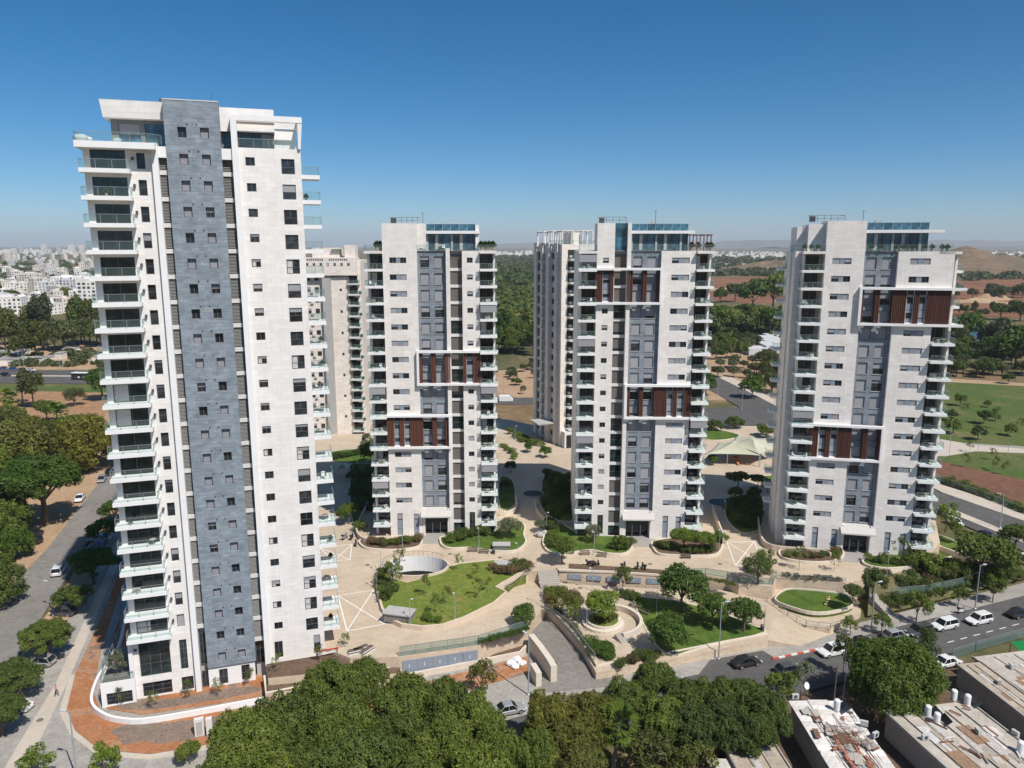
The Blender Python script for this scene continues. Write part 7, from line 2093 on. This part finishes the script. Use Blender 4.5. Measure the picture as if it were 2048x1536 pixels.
for (px, py, da, st, pt, lab) in [(118, 1146, 0.0, 'suv', 'white', 'white car parked by the verge trees of the side street'), (160, 1000, math.pi, 'sedan', 'white', 'white saloon parked under the broad dark tree'), (204, 962, math.pi, 'hatch', 'silver', 'silver car with a dark roof near the bend of the side street'),
        (219, 948, math.pi, 'sedan', 'black', 'black car parked behind the silver car at the bend'), (64, 1070, 1.2, 'sedan', 'black', 'dark car parked on the sandy verge under a tree'), (62, 1086, 1.2, 'suv', 'black', 'second dark car on the sandy verge beside the first'),
        (200, 1082, 1.3, 'sedan', 'silver', 'silver car in the deep shade of the tallest tower'), (196, 1098, 1.3, 'hatch', 'blue', 'blue car in the shade beside the silver one'), (150, 1186, 1.2, 'hatch', 'blue', 'blue car half hidden by the verge trees'), (128, 1230, 1.2, 'hatch', 'grey', 'dark grey car half hidden under the verge trees'), (142, 1205, 1.2, 'sedan', 'white', 'white car between the grey and the blue one under the verge trees'), (82, 1330, 1.2, 'hatch', 'silver', 'silver car hidden behind the lower verge tree'), (30, 1420, 1.2, 'sedan', 'white', 'white car under the trees at the street corner')]:
    car(G(px, py, ZS + 0.12), A2 + da, st, pt, lab)
A3 = math.atan2((G(200, 757, -3.2) - G(0, 755, -3.2)).y, (G(200, 757, -3.2) - G(0, 755, -3.2)).x)
for (px, py, st, pt, lab) in [(8, 739, 'sedan', 'blue', 'blue car parked along the main road yard'), (28, 740, 'hatch', 'blue', 'second blue car along the main road yard'), (45, 741, 'sedan', 'grey', 'grey car on the main road beside the blue cars'), (62, 742, 'sedan', 'white', 'white car on the main road beside the grey car'), (12, 752, 'suv', 'black', 'black car on the near lane of the main road'), (145, 746, 'hatch', 'silver', 'silver car on the far lane above the bus')]:
    car(G(px, py, -3.15), A3, st, pt, lab)
A4 = math.atan2((G(2060, 1090, -3.2) - G(1890, 1015, -3.2)).y, (G(2060, 1090, -3.2) - G(1890, 1015, -3.2)).x)
for (px, py, st, pt, lab) in [(2004, 1090, 'suv', 'blue', 'dark blue car on the back road behind the dense tree'), (1975, 1078, 'hatch', 'black', 'black car in the tree shade on the back road'), (1908, 1048, 'hatch', 'white', 'white car on the back road behind the bright tree'), (2052, 1122, 'sedan', 'white', 'white car at the frame edge of the back road')]:
    car(G(px, py, -3.15), A4, st, pt, lab)

# bus on the main road
o = empty('city_bus', G(172, 759, -3.15), A3)
BUSD = plain('bus_dark', (0.03, 0.035, 0.045), 0.4, 0.5)
MB().box(-6, 6, -1.25, 1.25, 0.35, 2.1).build('body', BUSD, o)
MB().box(-6, 6, -1.25, 1.25, 2.1, 3.0).build('window_band', CARGLASS, o)
MB().box(-6.02, 6.02, -1.27, 1.27, 3.0, 3.25).build('roof', PLASTIC, o)
for x in (-3.8, 3.6):
    for y in (-1.1, 1.1): inst(CARS['suv']['wheel'], 'wheel', o, (x, y, 0.45), sc=1.35)
MB().box(-3.0, -2.0, -1.28, -1.25, 0.9, 1.6).box(-0.5, 2.5, -1.28, -1.25, 0.95, 1.5).build('side_sign', PLASTIC, o)
tag(o, 'dark city bus with a white roof on the main road', 'bus')
# white van behind the first slat-banded tower
o = empty('delivery_van', G(1012, 803, -3.15), 0.05)
def vring(x, zb, zt, w): return [(x, -w, zb), (x, w, zb), (x, w, zt - 0.25), (x, w - 0.2, zt), (x, -w + 0.2, zt), (x, -w, zt - 0.25)]
loft([(-2.7, 0.3, 2.5, 0.95), (-2.6, 0.25, 2.6, 1.0), (1.2, 0.25, 2.6, 1.0), (2.0, 0.25, 1.7, 1.0), (2.7, 0.3, 1.2, 0.95)], vring).build('body', CARP['white'], o)
MB().add([(1.25, -0.85, 2.45), (1.25, 0.85, 2.45), (2.0, 0.9, 1.72), (2.0, -0.9, 1.72)], [(0, 3, 2, 1)]).build('windscreen', CARGLASS, o)
for x in (-1.7, 1.7):
    for y in (-0.9, 0.9): inst(CARS['suv']['wheel'], 'wheel', o, (x, y, 0.33))
tag(o, 'white delivery van on the back street between the middle towers', 'van')

# scooters
def scooter(base, rz, label, group, pt='black'):
    o = empty('motor_scooter', base, rz)
    for x in (-0.62, 0.62): inst(CARS['hatch']['wheel'], 'wheel', o, (x, 0, 0.26), sc=(0.78, 0.7, 0.78))
    loft([(-0.85, 0.45, 0.75, 0.10), (-0.6, 0.38, 0.85, 0.17), (-0.1, 0.35, 0.8, 0.16), (0.05, 0.3, 0.42, 0.15), (0.35, 0.3, 0.42, 0.15), (0.45, 0.35, 0.9, 0.17), (0.6, 0.6, 1.0, 0.08)], lambda x, a, b, w: [(x, -w, a), (x, w, a), (x, w, b), (x, -w, b)]).build('body', CARP[pt], o)
    MB().box(-0.75, 0.02, -0.14, 0.14, 0.8, 0.92).build('saddle', BIN, o)
    MB().bar((0.62, 0, 0.3), (0.42, 0, 1.1), 0.07).bar((0.42, -0.32, 1.08), (0.42, 0.32, 1.08), 0.05).build('handlebar', DKMETAL, o)
    MB().box(-1.05, -0.7, -0.2, 0.2, 0.9, 1.2).build('top_case', BIN, o)
    return tag(o, label, 'scooter', group)
for i, (px, py, pt) in enumerate([(690, 1078, 'silver'), (704, 1078, 'black'), (712, 1091, 'black')]):
    scooter(G(px, py, 0), 1.2 + 0.3 * i, 'parked motor scooter beside the curved garden wall', 'scooters by the garden wall', pt)
for i, (px, py) in enumerate([(1182, 1131), (1192, 1132), (1247, 1136), (1275, 1137), (1287, 1138)]):
    scooter(G(px, py, 0), 0.2 + 0.4 * i, 'black scooter parked on the plaza edge above the retaining wall', 'scooters on the plaza edge')
scooter(G(1923, 1226, ZW), 0.4, 'white scooter on the pavement behind the white SUVs', None, 'white')

# a person walking on the pavement
SKIN = plain('skin', (0.45, 0.27, 0.19), 0.6); SHIRT = plain('pink_shirt', (0.55, 0.28, 0.28), 0.8); TROUSER = plain('dark_trousers', (0.05, 0.05, 0.07), 0.8); HAIR = plain('dark_hair', (0.03, 0.02, 0.015), 0.7)
def person(base, rz, label):
    me = bpy.data.meshes.new('person')
    J = [(0, 0, .95), (0, 0, 1.15), (0, 0, 1.42), (0, .02, 1.52), (0, .03, 1.60), (0, .03, 1.74), (.10, 0, .9), (.11, .16, .5), (.11, .10, .06), (.11, .26, .03), (-.10, 0, .9), (-.11, -.08, .5), (-.11, -.28, .1), (-.11, -.14, .03), (.19, 0, 1.40), (.24, -.10, 1.13), (.23, .06, .90), (.23, .10, .80), (-.19, 0, 1.40), (-.24, .08, 1.13), (-.23, .24, .94), (-.23, .30, .86)]
    E = [(0, 1), (1, 2), (2, 3), (3, 4), (4, 5), (0, 6), (6, 7), (7, 8), (8, 9), (0, 10), (10, 11), (11, 12), (12, 13), (2, 14), (14, 15), (15, 16), (16, 17), (2, 18), (18, 19), (19, 20), (20, 21)]
    rad = [.15, .14, .16, .06, .095, .085, .095, .065, .045, .04, .095, .065, .045, .04, .07, .05, .038, .035, .07, .05, .038, .035]
    me.from_pydata(J, E, [])
    o = inst(me, 'person', None, base, rz)
    md_ = o.modifiers.new('skin', 'SKIN'); 
    for v, r_ in zip(me.skin_vertices[0].data, rad): v.radius = (r_, r_ * 0.8)
    me.skin_vertices[0].data[0].use_root = True
    s2 = o.modifiers.new('sub', 'SUBSURF'); s2.levels = 1; s2.render_levels = 2
    dg = bpy.context.evaluated_depsgraph_get()
    m2 = bpy.data.meshes.new_from_object(o.evaluated_get(dg))
    o.modifiers.clear(); o.data = m2
    m2.materials.clear()
    for q in (SKIN, SHIRT, TROUSER, HAIR): m2.materials.append(q)
    for f in m2.polygons:
        c = f.center
        f.material_index = 2 if c.z < 0.96 and abs(c.x) < 0.19 else (1 if 0.96 <= c.z < 1.5 and not (abs(c.x) > 0.2 and c.z < 1.2) else (3 if c.z > 1.70 or (c.z > 1.58 and c.y < 0.0) else 0))
        f.use_smooth = True
    return tag(o, label, 'person')
person(G(114, 1392, ZW + 0.01), -0.5, 'person in a pink shirt and dark trousers walking on the pavement')
# ================================================================== older cream towers behind, sheds in front
CREAM2 = clad('rear_cream_stone', (0.80, 0.72, 0.64), bw=1.4, bh=0.6, blot=0.08, streak=0.1)
GREENAW = plain('green_awning', (0.02, 0.12, 0.09), 0.7, var=0.2)
def rear_tower(loc, rz, label): return tag(empty('apartment_tower', loc, rz), label, 'building')
# first: between the tallest tower and the first slat-banded one
b0 = G(700, 866, 0.0)
Tr = rear_tower((b0.x, b0.y, 0), R(3), 'older cream apartment tower with green awnings between two white towers')
k_ = b0.y / 215.0
MB().box(-12.5, 5.0, 0.0, 16, -3, 52.5).build('wall', CREAM2, Tr)
for f in range(15):
    inst(cached('rib1', lambda: MB().box(-3.2, 1.2, -0.06, 0.0, 0, 0.07).mesh('floor_line', OFFWHITE)), 'floor_line', Tr, (0, 0, 3.0 + 3.2 * f))
MB().box(-3.6, 1.0, -0.9, 0.0, 0, 47.6).build('front_bay', CREAM2, Tr)
MB().box(-6.2, -3.6, -1.3, 0.0, 0, 51.0).build('grey_strip', CONC, Tr)
MB().box(-11.5, 4.2, -1.8, 4.0, 48.2, 53.4).build('cornice_block', CREAM2, Tr)
for k in range(7):
    o = window(Tr, -10.5 + 2.0 * k, -1.86, 51.0, 0.7, 0.8, 'plain')
for k in range(18): inst(cached('dent', lambda: MB().box(0, 0.35, -0.1, 0, 0, 0.45).mesh('cornice_slot', DARKFRAME)), 'cornice_slot', Tr, (-10.8 + 0.62 * k + (1.5 if k > 8 else 0), -1.8, 52.6))
MB().box(-9.0, -1.0, 0.5, 8, 53.4, 56.2).build('roof_room', CREAM2, Tr)
MB().box(0.5, 3.6, 0.0, 6, 53.4, 57.0).build('roof_room', CREAM2, Tr)
MB().box(-3.2, 0.2, -0.5, 3.0, 55.8, 56.0).build('roof_awning', plain('pale_green_awning', (0.45, 0.55, 0.40), 0.8), Tr)
for f in range(15):
    z = 1.0 + 3.2 * f
    balcony(Tr, 1.2, 4.8, -1.7, 0.0, z, 0.35, posts=1, mat=OFFWHITE)
    inst(cached('gaw', lambda: MB().add([(0.2, 0.0, 2.5), (1.7, 0.0, 2.5), (1.7, -1.1, 1.9), (0.2, -1.1, 1.9)], [(0, 1, 2, 3), (3, 2, 1, 0)]).box(2.4, 3.3, -1.65, -1.6, 0.1, 0.95).mesh('awning', GREENAW)), 'awning', Tr, (1.2 + (0.8 if f % 2 else 0), 0, z))
    window(Tr, 1.6, -0.08, z + 0.1, 2.4, 2.1, 'slide')
    window(Tr, -1.1, -0.98, z + 1.0, 0.6, 0.7, 'plain') if f % 2 else None
    window(Tr, -11.5, -0.1, z + 0.8, 1.6, 1.3, 'slide', 0.5)
    window(Tr, -8.6, -0.1, z + 0.8, 1.2, 1.3, 'slide')
    inst(cached('acr', lambda: MB().box(0, 0.8, -0.4, 0, 0, 0.6).mesh('air_conditioner', AC)), 'air_conditioner', Tr, (-9.9, 0.0, z + 0.3))
# second: behind the red-pergola tower
b0 = G(1119, 892, 0.0)
Tq = rear_tower((b0.x, b0.y, 0), R(21), 'older cream apartment tower with a shaded side and roof pergolas behind a white tower')
MB().box(0, 13.0, 0.0, 18.5, -3, 57.2).build('wall', CREAM2, Tq)
for (y0, y1, x) in ((1.6, 3.4, -0.7), (6.2, 8.4, -1.2), (11.6, 13.2, -0.8), (16.4, 18.4, -0.6)):
    MB().box(x, 0.0, y0, y1, -1, 57.6).build('side_pier', CREAM2, Tq)
for f in range(17):
    z = 2.0 + 3.2 * f
    for y in (4.2, 9.4, 14.4):
        inst(cached('sidewin', lambda: MB().box(-0.06, 0.02, 0, 1.9, 0, 1.5).mesh('side_window', PANE)), 'side_window', Tq, (0, y, z))
    w = inst(cached('lb', lambda: MB().box(-0.05, 0.0, 0, 1.0, 0, 2.4).mesh('side_window', PANE)), 'side_window', Tq, (0, 15.3, z - 0.6))
    balcony(Tq, -1.5, 0.0, 8.6, 11.4, z - 0.9, 0.3, posts=1, mat=OFFWHITE, right=False)
MB().box(-0.2, 1.6, -0.5, 0.0, 0, 57.2).build('corner_pier', CREAM2, Tq)
for f in range(16):
    z = 5.2 + 3.2 * f
    balcony(Tq, 1.7, 5.6, -2.4, 0.0, z, 0.35, posts=1, mat=OFFWHITE)
    inst(cached('loggia_q', lambda: MB().box(1.7, 5.6, -0.04, 0.0, 0.05, 2.5).mesh('loggia_gloom_panel', SHADEFILL)), 'loggia_gloom_panel', Tq, (0, 0, z))  # flat panel on the wall, coloured dark as the loggia's shade
    window(Tq, 2.6, -0.08, z + 0.1, 2.2, 2.2, 'slide')
    window(Tq, 8.0, -0.08, z + 0.7, 1.4, 1.3, 'slide', 0.4)
    inst(cached('acr', None), 'air_conditioner', Tq, (2.2, 0.0, z + 0.4))
MB().box(0.2, 2.8, -3.0, 0.0, -1, 4.6).build('entrance_block', OFFWHITE, Tq)
MB().box(0.7, 2.3, -3.05, -2.95, 0.0, 3.8).build('entrance_opening', PANE, Tq)
for (x0, x1, y0, y1) in ((0.2, 3.4, 0.2, 3.4), (6.5, 9.6, 0.5, 4.0), (0.2, 2.6, 6.6, 10.2), (0.2, 2.6, 13.0, 17.5)):
    m = MB()
    for x in (x0, x1):
        for y in (y0, y1): m.bar((x, y, 57.2), (x, y, 60.6), 0.35)
    for x in (x0, (x0 + x1) / 2, x1): m.bar((x, y0 - .2, 60.7), (x, y1 + .2, 60.7), 0.3)
    for y in (y0, y1): m.bar((x0 - .2, y, 60.9), (x1 + .2, y, 60.9), 0.3)
    m.build('roof_pergola', OFFWHITE, Tq)
MB().box(3.6, 6.3, 1.5, 7, 57.2, 60.4).build('roof_room', CREAM2, Tq)
glass_fence(Tq, [(0.1, 9.0, 57.2), (0.1, 0.0, 57.2), (12.0, 0.0, 57.2)])
MB().box(-6.0, -0.8, 2.0, 8.0, 6.2, 6.6).build('side_canopy', CONC, Tq)

# ------------------------------------------------------------------ sheds with old roofs
OLDWHITE = plain('weathered_white_sheet', (0.60, 0.575, 0.54), 0.9, var=0.22, scale=0.5, fine=2.2, rnd=0.16)
OLDGREY = plain('weathered_concrete_roof', (0.47, 0.42, 0.36), 0.95, var=0.32, scale=0.45, fine=2.5)
OLDTAN = plain('weathered_tan_roof', (0.43, 0.36, 0.28), 0.95, var=0.28, scale=0.4, fine=3)
SHEDW = plain('shed_wall', (0.36, 0.33, 0.29), 0.95, var=0.18, scale=0.5, fine=3)
TERRA = plain('terracotta_block', (0.38, 0.16, 0.10), 0.9, var=0.15)
RUST = plain('rusty_pipe', (0.20, 0.11, 0.07), 0.8, var=0.25)
def frame2(p0, p1, z):
    """local frame on a roof: origin p0, x towards p1"""
    A, B = G(*p0, z), G(*p1, z)
    d = (B - A); L = d.length
    return A, math.atan2(d.y, d.x), L
# shed with white corrugated sheets
ZR = 0.2
A, ang, L = frame2((1577, 1404), (1682, 1576), ZR)      # left eave, running away from the street
Wd = (G(1645, 1366, ZR) - A).length * 0.98
SH = tag(empty('shed', (A.x, A.y, -3.4), ang), 'long shed with a white corrugated sheet roof and rows of terracotta blocks', 'shed')
hz = ZR + 3.4
MB().box(0.3, L + 6, 0.3, Wd - 0.3, -0.2, hz - 0.15).build('wall', SHEDW, SH)
def corr(w, l, waves):
    b = MB(); n = waves * 4
    V = []
    for i in range(n + 1):
        x = w * i / n; z = 0.045 * math.cos(2 * math.pi * i / 4)
        V += [(x, 0, z), (x, l, z)]
    b.add(V, [(2 * i, 2 * i + 2, 2 * i + 3, 2 * i + 1) for i in range(n)])
    return b.mesh('roof_sheet', OLDWHITE)
rr = random.Random(8)
nx, ny = int((L + 6) / 1.05), max(3, round(Wd / 2.3))
cm_ = corr(1.09, Wd / ny + 0.12, 5)
for i in range(nx):
    for j in range(ny):
        o = inst(cm_, 'roof_sheet', SH, (i * 1.05 + rr.uniform(-.03, .03), j * Wd / ny, hz + 0.05 + 0.02 * ((i + j) % 2) + 0.10 * (1 - abs(2 * (j + .5) / ny - 1)) * 2))
        o.rotation_euler = (rr.uniform(-.012, .012), rr.uniform(-.012, .012), rr.uniform(-.01, .01))
for k in range(16):
    o = MB().box(0, rr.uniform(0.8, 2.2), 0, rr.uniform(0.5, 1.6), 0, 0.04).build('loose_sheet', (CONC, SHEDW, RUST, OLDGREY)[k % 4], SH, (rr.uniform(0.5, L - 1), rr.uniform(0.4, Wd - 1.6), hz + 0.31 + 0.01 * k)); o.rotation_euler = (0, 0, rr.uniform(-.5, .5))
for k in range(30):
    o = MB().tube((0, 0, 0), (rr.uniform(1.0, 3.5), 0, 0), 0.035, n=5).build('loose_bar', (RUST, DKMETAL, TERRA)[k % 3], SH, (rr.uniform(0.5, L - 1), rr.uniform(0.4, Wd - 0.4), hz + 0.36 + 0.005 * k)); o.rotation_euler = (0, 0, rr.choice((0.05, rr.uniform(-.2, .2), 1.45 if o.location.y < Wd - 3.7 else 0.02)))
for k in range(16):
    x, y = rr.uniform(1, L), rr.uniform(0.5, Wd - 0.5)
    b = MB().box(-0.3, 0.3, -0.13, 0.13, 0, 0.2)
    b.build('weight_block', CONC if k % 2 else TERRA, SH, (x, y, hz + 0.3)).rotation_euler = (0, 0, rr.uniform(0, 3))
for k in range(22):
    inst(cached('tblock', lambda: MB().box(-0.35, 0.35, -0.2, 0.2, 0, 0.22).mesh('terracotta_block', TERRA)), 'terracotta_block', SH, (L * 0.55 + 1.0 * (k // 2) * 0.9, Wd * (0.35 if k % 2 else 0.62) + rr.uniform(-.3, .3), hz + 0.3), rz=rr.uniform(-.3, .3))
for (y, x0, x1) in ((0.25, 0.1, 0.9), (0.4, 0.3, 1.0), (0.6, 0.2, 1.0), (0.75, 0.45, 1.0)):
    MB().tube((L * x0, Wd * y, hz + 0.42), (L * x1, Wd * (y + 0.04), hz + 0.42), 0.05, n=5).build('roof_pipe', RUST, SH)
m = MB()
for k in range(26):
    x, y = L * 0.36 + rr.uniform(0, 3.6), Wd * 0.3 + rr.uniform(0, 3.8)
    a = rr.choice((0.2, 1.75, rr.uniform(0, 3))); l_ = rr.uniform(0.8, 2.2)
    m.tube((x - math.cos(a) * l_, y - math.sin(a) * l_, hz + 0.55), (x + math.cos(a) * l_, y + math.sin(a) * l_, hz + 0.55 + rr.uniform(0, .3)), 0.025, n=4)
q = m.build('rebar_tangle', RUST, SH); q['kind'] = 'stuff'
# grey flat-roofed shed row
def flat_shed(a, b, c, z, mat, label, extra=0.0):
    A, ang, L = frame2(a, b, z)
    C = G(*c, z)
    d = Vector((math.cos(ang), math.sin(ang), 0)); nn = Vector((-d.y, d.x, 0))
    W_ = (C - A).dot(nn)
    o = tag(empty('shed', (A.x, A.y, -3.4), ang), label, 'shed')
    h = z + 3.4
    y0, y1 = (0, W_) if W_ > 0 else (W_, 0)
    MB().box(0, L + extra, y0, y1, -0.2, h - 0.2).build('wall', SHEDW, o)
    MB().box(-0.3, L + extra + 0.3, y0 - 0.3, y1 + 0.3, h - 0.2, h).build('roof', mat, o)
    for yy in (y0 - 0.3, y1 + 0.1): MB().box(-0.3, L + extra + 0.3, yy, yy + 0.2, h, h + 0.18).build('parapet', SHEDW, o)
    return o, L, y0, y1, h
S2, L2, y0, y1, h2 = flat_shed((1773, 1424), (1905, 1545), (1897, 1374), 0.0, OLDGREY, 'long shed with a weathered grey roof, tanks and pipes', 8)
for k in range(5): MB().tube((0.5, y0 + (y1 - y0) * (0.12 + 0.17 * k), h2 + 0.08), (L2 + 6, y0 + (y1 - y0) * (0.14 + 0.17 * k), h2 + 0.08), 0.06, n=5).build('roof_pipe', RUST if k % 2 else DKMETAL, S2)
PATCHM = (OLDWHITE, OLDTAN, SHEDW, plain('rust_sheet', (0.30, 0.19, 0.12), 0.9, var=0.25), plain('dirty_white_sheet', (0.50, 0.46, 0.41), 0.9, var=0.25, fine=4))
for k in range(26):
    x = rr.uniform(0, L2); y = rr.uniform(y0 + 0.3, y1 - 2.3)
    o = MB().box(0, rr.uniform(0.6, 3.4), 0, rr.uniform(0.4, 2.0), 0, 0.03 + 0.005 * k).build('roof_patch', PATCHM[k % 5], S2, (x, y, h2 - 0.004))
    o.rotation_euler = (0, 0, rr.uniform(-0.08, 0.08))
for k in range(14):
    x = rr.uniform(0, L2); y = rr.uniform(y0 + 0.3, y1 - 0.6)
    o = MB().box(0, rr.uniform(0.8, 2.6), 0, 0.16, 0.02, 0.14).build('loose_plank', (TERRA, SHEDW, RUST, OLDWHITE)[k % 4], S2, (x, y, h2 + 0.12)); o.rotation_euler = (0, 0, rr.uniform(-0.5, 1.8))
S3, L3, y30, y31, h3 = flat_shed((1917, 1330), (2075, 1452), (1942, 1312), -0.2, OLDTAN, 'long narrow flat-roofed shed with tan roof beside the large round tree', 6)
S4, L4, y40, y41, h4 = flat_shed((1950, 1316), (2120, 1430), (2060, 1300), -0.3, OLDGREY, 'wide flat grey roof beyond the narrow tan shed', 6)
S5, L5, y50, y51, h5 = flat_shed((1452, 1492), (1500, 1580), (1541, 1480), -0.2, OLDTAN, 'small shed with a tan flat roof below the feathery trees', 5)
S6, L6, y60, y61, h6 = flat_shed((1418, 1520), (1440, 1590), (1478, 1514), -0.6, OLDWHITE, 'low white-roofed lean-to beside the small tan shed', 4)
for (o_, L_, a_, b_, h_, n_) in ((S3, L3, y30, y31, h3, 8), (S4, L4, y40, y41, h4, 12), (S5, L5, y50, y51, h5, 8)):
    for k in range(n_):
        o = MB().box(0, rr.uniform(0.6, 2.6), 0, rr.uniform(0.3, 1.3), 0, 0.03 + 0.005 * k).build('roof_patch', PATCHM[k % 5], o_, (rr.uniform(0, L_), rr.uniform(a_ + 0.2, max(a_ + 0.3, b_ - 1.4)), h_ - 0.004)); o.rotation_euler = (0, 0, rr.uniform(-0.1, 0.1))
for o_, L_, a_, b_, h_ in ((S3, L3, y30, y31, h3), (S4, L4, y40, y41, h4), (S5, L5, y50, y51, h5)):
    for k in range(2): MB().tube((0.3, a_ + (b_ - a_) * (.3 + .35 * k), h_ + 0.06), (L_, a_ + (b_ - a_) * (.35 + .3 * k), h_ + 0.06), 0.04, n=5).build('roof_pipe', DKMETAL, o_)
# on the roofs: tanks, air conditioners, dish
def tank(px, py, z, label='white upright water tank standing on a shed roof', group='water tanks on the shed roofs'):
    o = empty('water_tank', G(px, py, z))
    MB().lathe([(0.36, 0), (0.38, 0.1), (0.38, 1.3), (0.3, 1.42), (0.05, 1.48)], 14).build('cylinder', PLASTIC, o, smooth=False)
    MB().tube((0.3, 0, 0.02), (1.0, 0.3, 0.05), 0.03, n=5).build('pipe', DKMETAL, o)
    # tilted solar collector beside the tank
    MB().add([(0.5, -0.9, 0.12), (0.5, 0.9, 0.12), (-0.6 + 2.0, 0.9, 0.85), (-0.6 + 2.0, -0.9, 0.85)], [(0, 3, 2, 1)]).build('solar_panel', PANE, o)
    tag(o, label, 'water tank', group)
for (px, py, z) in [(1855, 1432, 0.0), (1873, 1447, 0.0), (1934, 1410, 0.0), (1907, 1400, 0.0), (2040, 1505, 0.0)]: tank(px, py, z)
tank(1673, 1420, 0.55, 'white upright water tank on the corrugated roof')
for (px, py, z) in [(1728, 1452, 0.5), (1750, 1475, 0.5), (1590, 1398, 0.5), (1998, 1368, -0.2), (2022, 1337, -0.3), (1955, 1468, 0.0), (2030, 1472, 0.0), (1850, 1480, 0.0)]:
    o = empty('air_conditioner', G(px, py, z), rr.uniform(0, 3))
    MB().box(-0.42, 0.42, -0.17, 0.17, 0.08, 0.7).build('casing', AC, o); MB().lathe([(0.24, 0), (0.24, 0.02)], 12).build('fan_grille', DKMETAL, o, (0, 0, 0)).rotation_euler = (R(90), 0, 0)
    o.children[1].location = (0, -0.172, 0.4)
    MB().box(-0.4, 0.4, -0.12, 0.12, -0.02, 0.08).build('foot', DKMETAL, o)
    tag(o, 'boxy air conditioner unit standing on a shed roof', 'air conditioner', 'air conditioners on the shed roofs')
def dish(px, py, z, s, label):
    o = empty('satellite_dish', G(px, py, z), 0.6)
    MB().lathe([(0.02, 0), (0.3, 0.05), (0.55, 0.18)], 16, caps=False).build('bowl', PLASTIC, o, (0, 0, 0.9)).rotation_euler = (R(65), 0, 0)
    MB().tube((0, 0.1, -0.5), (0, 0.1, 0.9), 0.03, n=6).build('mast', DKMETAL, o)
    o.scale = (s, s, s); tag(o, label, 'dish')
dish(1611, 1382, 0.4, 0.85, 'white satellite dish at the end of the corrugated roof')
dish(1642, 1505, 0.5, 0.7, 'satellite dish near the eave of the corrugated roof')
# yard ground round the sheds and the green tarpaulin
struct(MB().prism(GP([(1430, 1420), (1600, 1370), (1720, 1385), (1905, 1330), (2200, 1260), (2400, 1700), (1300, 1700)], -3.45), zb=-3.9).build('yard', SOILB))
o = tag(empty('tarpaulin_frame', G(2062, 1335, -3.4)), 'green tarpaulin roof at the frame edge behind the flat sheds', 'tarpaulin')
GT = plain('green_tarpaulin', (0.01, 0.22, 0.06), 0.6, var=0.15)
MB().add([(-2, -2, 2.6), (3, -2, 2.9), (3, 2, 3.3), (-2, 2, 3.0), (0.5, 0, 3.4)], [(0, 1, 4), (1, 2, 4), (2, 3, 4), (3, 0, 4)]).build('sheet', GT, o)
for (x, y) in ((-2, -2), (3, -2), (3, 2), (-2, 2)): MB().tube((x, y, 0), (x, y, 2.7), 0.05, n=5).build('post', DKMETAL, o)

# ------------------------------------------------------------------ yard by the main road: stone dealers' sheds
yr = random.Random(12)
for k in range(16):
    px, py = yr.uniform(0, 205), yr.uniform(704, 732)
    b = G(px, py, -3.4)
    o = empty('yard_shed', b, yr.uniform(-.3, .3))
    w, d, h = yr.uniform(4, 9), yr.uniform(3, 5), yr.uniform(2.2, 3.2)
    MB().box(-w / 2, w / 2, -d / 2, d / 2, 0, h).build('wall', TOWN[k % 2], o)
    MB().add([(-w / 2 - .3, -d / 2 - .3, h), (w / 2 + .3, -d / 2 - .3, h), (w / 2 + .3, d / 2 + .3, h + .5), (-w / 2 - .3, d / 2 + .3, h + .5)], [(0, 1, 2, 3), (3, 2, 1, 0)]).build('roof', OLDWHITE, o)
    tag(o, 'small pale shed in the yard beyond the main road', 'shed', 'yard sheds by the main road')

# ------------------------------------------------------------------ the air itself
HZ = bpy.data.materials.new('haze_air'); HZ.use_nodes = True
nt = HZ.node_tree; nt.nodes.clear()
out = nt.nodes.new('ShaderNodeOutputMaterial'); pv = nt.nodes.new('ShaderNodeVolumePrincipled')
pv.inputs['Color'].default_value = (0.87, 0.93, 1.0, 1)
pv.inputs['Density'].default_value = 0.00006
pv.inputs['Anisotropy'].default_value = 0.0
nt.links.new(pv.outputs[0], out.inputs['Volume'])
hb = MB().box(-27000, 27000, -27000, 27000, -12.0, 330.0).build('haze', HZ)
tag(hb, 'pale blue haze over the whole plain', 'haze', kind='stuff')
